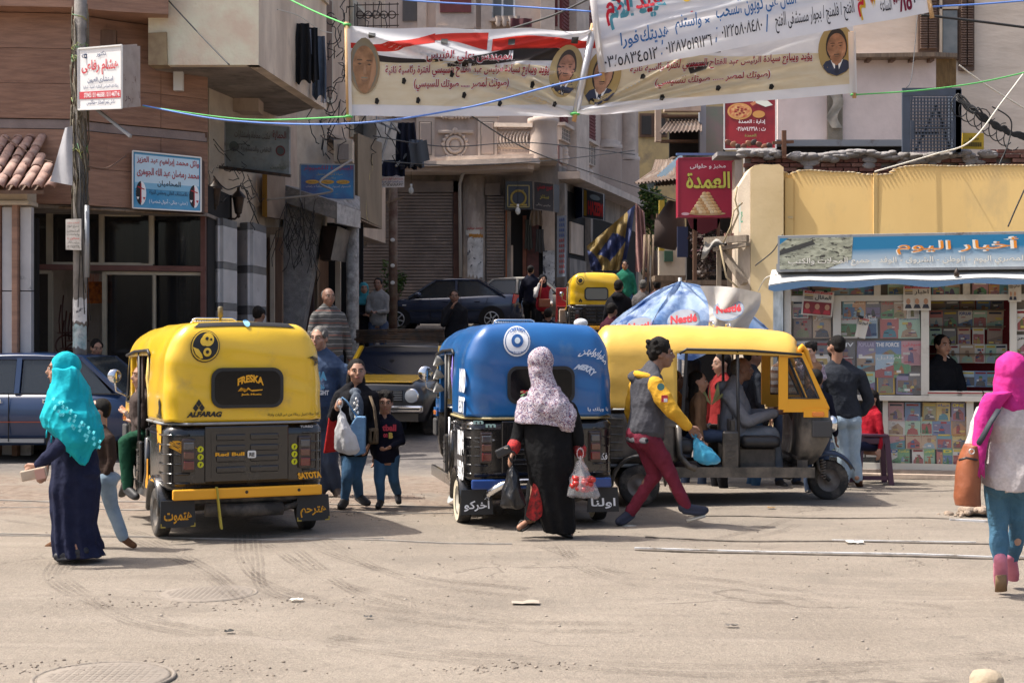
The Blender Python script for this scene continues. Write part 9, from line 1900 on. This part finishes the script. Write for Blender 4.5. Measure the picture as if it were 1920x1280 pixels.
part('strap',MB().tube([P(1872,768,9.36)-b0,P(1858,790,9.30)-b0,P(1842,820,9.34)-b0,P(1830,838,9.4)-b0],.020,8,flat=.5),paint('2a3038',.7),t);part('tie',MB().tube([P(1798,862,9.36)-b0,P(1812,858,9.33)-b0,P(1832,862,9.36)-b0],.008,6),M_seat,t);part('ring',MB().torus(P(1822,846,9.35)-b0,.016,.004,Matrix.Rotation(R(90),3,'X')),M_chrome,t)
M_dsh=cloth('dark_shirt',(.022,.025,.032),(.03,.034,.044))
p,o=person('bearded man in a dark shirt and light blue jeans at the newspaper kiosk',16.6,[(1567,650),(1570,684,0),(1546,702),(1535,742,.0),(1541,722,.22),(1612,704),(1630,752,.02),(1617,775,.05),(1584,780),(1572,788),(1580,846),(1584,902),(1580,912,.12),(1598,788),(1600,846),(1608,897),(1612,906,.14)],-150,SK1,HBK,u=1.0,top=M_dsh,bottom=M_jl,shoe=cloth('tan_sandal',(.16,.08,.05)),feet='sandal',vox=.012,beard=True,hem=.05,lin=.022,tin=.024,fb=175)
person('toddler in a tan waistcoat held in the arms of the bearded man',16.35,[(1519,658),(1524,680),(1506,690),(1500,705),(1494,690,-.1),(1540,690),(1543,706),(1528,718,-.12),(1524,722),(1516,724),(1518,745),(1520,762),(1514,766),(1534,724),(1536,745),(1538,762),(1534,766)],-30,SK3,HBK,u=.46,top=cloth('tan_waistcoat',(.25,.14,.08)),sleeve=cloth('checked_sleeve',(.42,.38,.42),(.22,.16,.22),vs=30),bottom=M_jd,shoe=paint('404048'),hs='curly',vox=.010,tilt=12,tin=.05)
M_gj=cloth('grey_tracksuit',(.22,.225,.245),(.17,.175,.195));M_gt=cloth('grey_trousers',(.24,.255,.28),(.18,.195,.215))
person('grey haired driver in a grey jacket at the handlebar of the cream topped rickshaw',15.2,[(1392,692),(1378,722),(1368,738,.15),(1395,778,.2),(1452,772,.25),(1366,742,-.15),(1400,790,-.2),(1455,774,-.12),(1376,815),(1372,818,.08),(1440,812,.1),(1452,878,.1),(1474,888,.1),(1374,818,-.08),(1446,815,-.1),(1458,882,-.12),(1482,892,-.12)],86,SK2,HGR,u=.98,top=M_gj,bottom=M_gt,shoe=paint('241c1a',.5),vox=.012,hs='receding',hood=1,lin=.03,tin=.028,belly=.03)
stand('boy in an orange and tan hooded jacket seated in the cream topped rickshaw',1266,712,15.35,1.25,75,cloth('orange_tan_jacket',(.40,.16,.03)),M_dnv,sit=1,vox=.016,hood=1,hs='short')
stand('girl with a white headband and tan jacket seated beside the driver',1310,716,15.0,1.25,80,cloth('tan_brown_jacket',(.20,.11,.06)),M_jd,sit=1,vox=.016,hs='long',skin=SK1)
stand('woman with earrings in a red top behind the driver of the cream rickshaw',1352,682,16.6,1.62,-70,cloth('red_top',(.22,.02,.02)),M_blk,hs='long',vox=.018,skin=SK3,shoe=paint('2c2420',.6))
stand('woman standing behind the rickshaw with dark boots showing under it',1300,690,17.0,1.55,160,M_blk,M_jd,scarf=cloth('black_scarf',(.02,.02,.022)),vox=.02,scarf_len=.25)
stand('man in jeans behind the cream rickshaw, feet visible below its floor',1412,668,17.0,1.66,100,M_dsh,M_jm,vox=.02)
stand('boy with cropped hair in a dark jacket behind the rickshaw windscreen',1530,712,16.0,1.30,170,M_dnv,M_jd,vox=.016,skin=SK2)
M_ws=stripes('striped_jumper',[(0,(.50,.42,.33)),(.33,(.26,.13,.08)),(.55,(.55,.52,.47)),(.8,(.32,.19,.12))],.16)
stand('woman in a cream and brown striped jumper seen through the quarter window',1478,652,16.9,1.64,20,M_ws,M_jd,hs='long',skin=SK1,vox=.016)
st_=thing('plastic_stool','purple brown plastic stool under the girl in red beside the kiosk','stool',P(1634,913,17.1));Mst=mat('aubergine_plastic',(.075,.025,.05),.4);hh=98*17.1/F
part('seat',MB().box((0,0,hh),(.32,.30,.035)),Mst,st_,bevel=.012)
for sx in(-1,1):
 for sy in(-1,1):part('leg',MB().bar((sx*.19,sy*.16,0),(sx*.14,sy*.12,hh),.06,.04),Mst,st_)
part('apron',MB().box((0,0,hh-.06),(.30,.28,.07)),Mst,st_,bevel=.01);part('brace',MB().box((0,-.15,.12),(.32,.02,.05)),Mst,st_)
stand('girl in a red jacket and dark leggings seated on the purple stool',1632,748,17.15,1.22,-60,cloth('crimson_jacket',(.36,.012,.025)),cloth('navy_leggings',(.014,.016,.04)),sit=1,hs='long',vox=.014,shoe=paint('c05a90',.7),skin=SK1)
stand('newspaper vendor in a black jacket with a cigarette in the kiosk opening',1768,648,18.15,1.98,18,M_blk,M_blk,arms='hands',vox=.014,skin=SK1)
cg=thing('cigarette','white cigarette in the vendors mouth','cigarette',P(1774,666,17.98));part('paper',MB().tube([(0,0,0),(.02,-.06,-.03)],.005,8),M_white,cg);part('tip',MB().tube([(.0,.01,.005),(0,0,0)],.005,8),paint('b07840'),cg)
M_sw=stripes('grey_striped_jumper',[(0,(.06,.06,.058)),(.35,(.22,.21,.20)),(.42,(.07,.068,.065)),(.62,(.18,.06,.04)),(.68,(.065,.06,.06)),(.92,(.2,.19,.18))],.17)
stand('balding heavy man in a grey striped jumper on the pavement by the pier',616,557,20.6,1.78,28,M_sw,M_jd,HGR,hs='receding',vox=.016,skin=SK2,belly=.04,u=1.08,tin=.022)
stand('man seen from behind sitting by the marble pilasters',486,590,22.0,1.7,160,cloth('drab_jacket',(.09,.075,.06)),M_jd,vox=.02,sit=1)
stand('man in a dark jumper looking at his phone behind the blue estate car',181,652,21.2,1.6,35,M_blk,M_jd,arms='hands',vox=.016,skin=SK1,tilt=14)
ph=thing('mobile_phone','small phone in the hands of the man behind the blue estate car','phone',P(194,694,20.75));part('case',MB().box((0,0,0),(.07,.02,.13),M=Matrix.Rotation(R(40),3,'X')),M_seat,ph,bevel=.005);part('screen',MB().box((0,.008,.01),(.06,.008,.11),M=Matrix.Rotation(R(40),3,'X')),M_carglass,ph)
person('driver in green trousers inside the yellow rickshaw, his foot on the step',13.4,[(268,705,.3),(265,735,.3),(258,750,.4),(250,785,.45),(238,775,.6),(272,750,.15),(268,795,.15),(250,790,.4),(272,818,.4),(266,820,.45),(246,825,.5),(236,905,.45),(228,925,.6),(270,820,.3),(234,828,-.1),(240,915,-.1),(256,930,-.2)],-60,SK1,u=.92,top=cloth('brown_shirt',(.08,.06,.055)),bottom=cloth('green_trousers',(.015,.07,.04)),shoe=paint('202022',.6),vox=.014)
stand('taxi driver in a pale shirt dimly seen behind the windscreen',737,688,23.6,1.7,8,cloth('pale_shirt',(.3,.32,.36)),M_jd,vox=.02,sit=1)
stand('woman with a teal headscarf and black coat standing by the round column',682,541,28.6,1.60,15,M_blk,M_blk,scarf=cloth('teal_scarf',(.05,.24,.28)),scarf_len=.22,vox=.02,skin=SK1,arms='hands',hem=.5)
stand('youth in a black top and open grey jacket beside the teal scarfed woman',709,533,28.4,1.66,-10,cloth('grey_open_jacket',(.22,.215,.21)),M_jd,vox=.02,skin=SK2,arms='hands')
stand('dark haired figure almost hidden behind the teal scarfed woman',671,533,29.6,1.66,180,M_blk,M_blk,vox=.025)
stand('thin man in a black jacket stroking his chin before the dark saloon',852,556,26.5,1.70,5,M_blk,cloth('dark_red_trousers',(.07,.015,.018)),vox=.018,skin=SK2,arms='chin')
stand('man in dark clothes walking away past the old brown car',995,507,37.5,1.78,168,M_dnv,M_blk,vox=.025,walk=.1)
p,o=stand('woman in a red waistcoat talking on the phone in the street',1018,524,36.5,1.66,12,cloth('red_waistcoat',(.28,.015,.025)),M_blk,vox=.02,skin=SK1,arms='phone',sleeve=cloth('white_sleeve',(.50,.48,.46)),scarf=M_blk,scarf_len=0)
t=thing('handbag','tan handbag at the hip of the woman in the red waistcoat','bag',P(1021,568,36.2));part('body',MB().box((0,0,0),(.28,.1,.20)),M_lea,t,bevel=.02);part('strap',MB().tube([(-.12,0,.1),(-.05,.05,.55)],.012,6),M_lea,t)
stand('person in a dark jacket with black hair in front of the woman in red',1028,590,29.5,1.65,175,M_dnv,M_blk,vox=.02)
stand('man in a white skullcap and dark shirt behind the blue rickshaw',1087,614,21.0,1.70,-55,M_blk,M_jd,paint('c8ccd2',.9),vox=.014,skin=SK2,hs='cap')
stand('man in a black hooded jacket seen from behind left of the umbrella',1160,538,27.5,1.74,165,M_blk,M_blk,vox=.02,hood=1)
stand('youth in a green jacket facing down the street behind the far rickshaw',1172,497,38.5,1.76,-5,cloth('green_jacket',(.02,.15,.10)),M_jm,vox=.025,skin=SK2)
stand('man in a dark coat with glasses facing right by the alley',1211,512,35.5,1.72,85,M_dnv,M_blk,vox=.025,skin=SK2)
stand('grey haired man in a grey jacket near the umbrella top',1206,536,31.0,1.66,172,cloth('mid_grey_jacket',(.13,.12,.12)),M_blk,HGR,vox=.025)
stand('person in a red and black jacket nearest the umbrella tip',1232,536,30.0,1.64,176,stripes('dark_red_stripes',[(0,(.10,.025,.03)),(.5,(.04,.03,.03))],.12),M_blk,vox=.025)
stand('man in a dark maroon jumper bent left of the umbrella',1148,582,24.0,1.60,150,cloth('maroon_jumper',(.06,.015,.025)),M_blk,vox=.02)
U=thing('stall_umbrella','big blue and white ice cream parasol, half collapsed, over the stall','umbrella',(P(1275,0,17.6).x,17.6,0));ux,uy=U.location.x,17.6
apx=Vector((0,0,ZY(530,17.6)));M_ub=mat('blue_umbrella_cloth',(.13,.27,.55),.5,translucent=.4,var=(.45,.56,.72),vscale=2.2,dirt=(.05,.12,.34),dscale=3,dmin=.5,dmax=.65);M_uw=mat('pale_umbrella_cloth',(.44,.46,.50),.6,translucent=.3,var=(.32,.35,.40),vscale=4)
rim=[]
for k in range(9):a=R(200+k*45);rx=1.24*math.cos(a);rim.append(Vector((rx+.0,.95*math.sin(a),ZY(640,17.6)-.10+.09*math.cos(a)-.06*(k==0))))
def upanel(a,b_,m,name='panel'):
 mb=MB();mb.grid(lambda u,v:apx.lerp(a.lerp(b_,u),v)+Vector((0,-.03*math.sin(u*9+v*11),.15*math.sin(math.pi*v)*1.0-.10*math.sin(math.pi*u)*v+.02*math.sin(u*14+v*9))),10,12);part(name,mb,m,U);
for k in range(8):upanel(rim[k],rim[k+1],M_ub if k not in(3,)else M_ub)
for k,(px,py,w)in enumerate(((1202,617,60),(1282,603,62),(1366,584,58))):
 D_=(16.86,16.82,16.95)[k];yy=(16.95,16.72,16.50)[k]
 n0=((rim[(0,1,2)[k]]+rim[(1,2,3)[k]])/2);zq=lambda px,py:None
 q=Quad(P(px-w/2,py+w*.42,yy-.08),P(px+w/2,py+w*.30,yy-.08),P(px+w/2,py-w*.50,yy+.18),P(px-w/2,py-w*.42,yy+.18));shape(q,oval(.5,.48,.5,.42),M_ub,U,.008,'logo_oval');shape(q,oval(.5,.48,.48,.38),M_uw,U,.012,'logo_oval');letters(q,'Nestlé',.10,.90,.36,.66,paint('b8202c',.6),U,.017,.035)
mb=MB();mb.grid(lambda u,v:P((1312+114*u)*(1-v)+(1346+58*u)*v+5*math.sin(v*6),(536+14*u-5*math.sin(u*3))*(1-v)+(640-8*u)*v,16.55+.25*u+.10*math.sin(v*5+u*7)),24,14);part('loose_flap',mb,mat('grey_canvas_flap',(.60,.57,.53),.8,translucent=.2,var=(.46,.44,.41),vscale=4),U,True)
part('pole',MB().tube([(0,0,0),(0,0,apx.z+.06)],.022,10),M_grey_metal,U);
for k in range(8):part('rib',MB().tube([apx-Vector((0,0,.03)),rim[k]-Vector((0,0,.02))],.009,6),M_grey_metal,U)
flush()
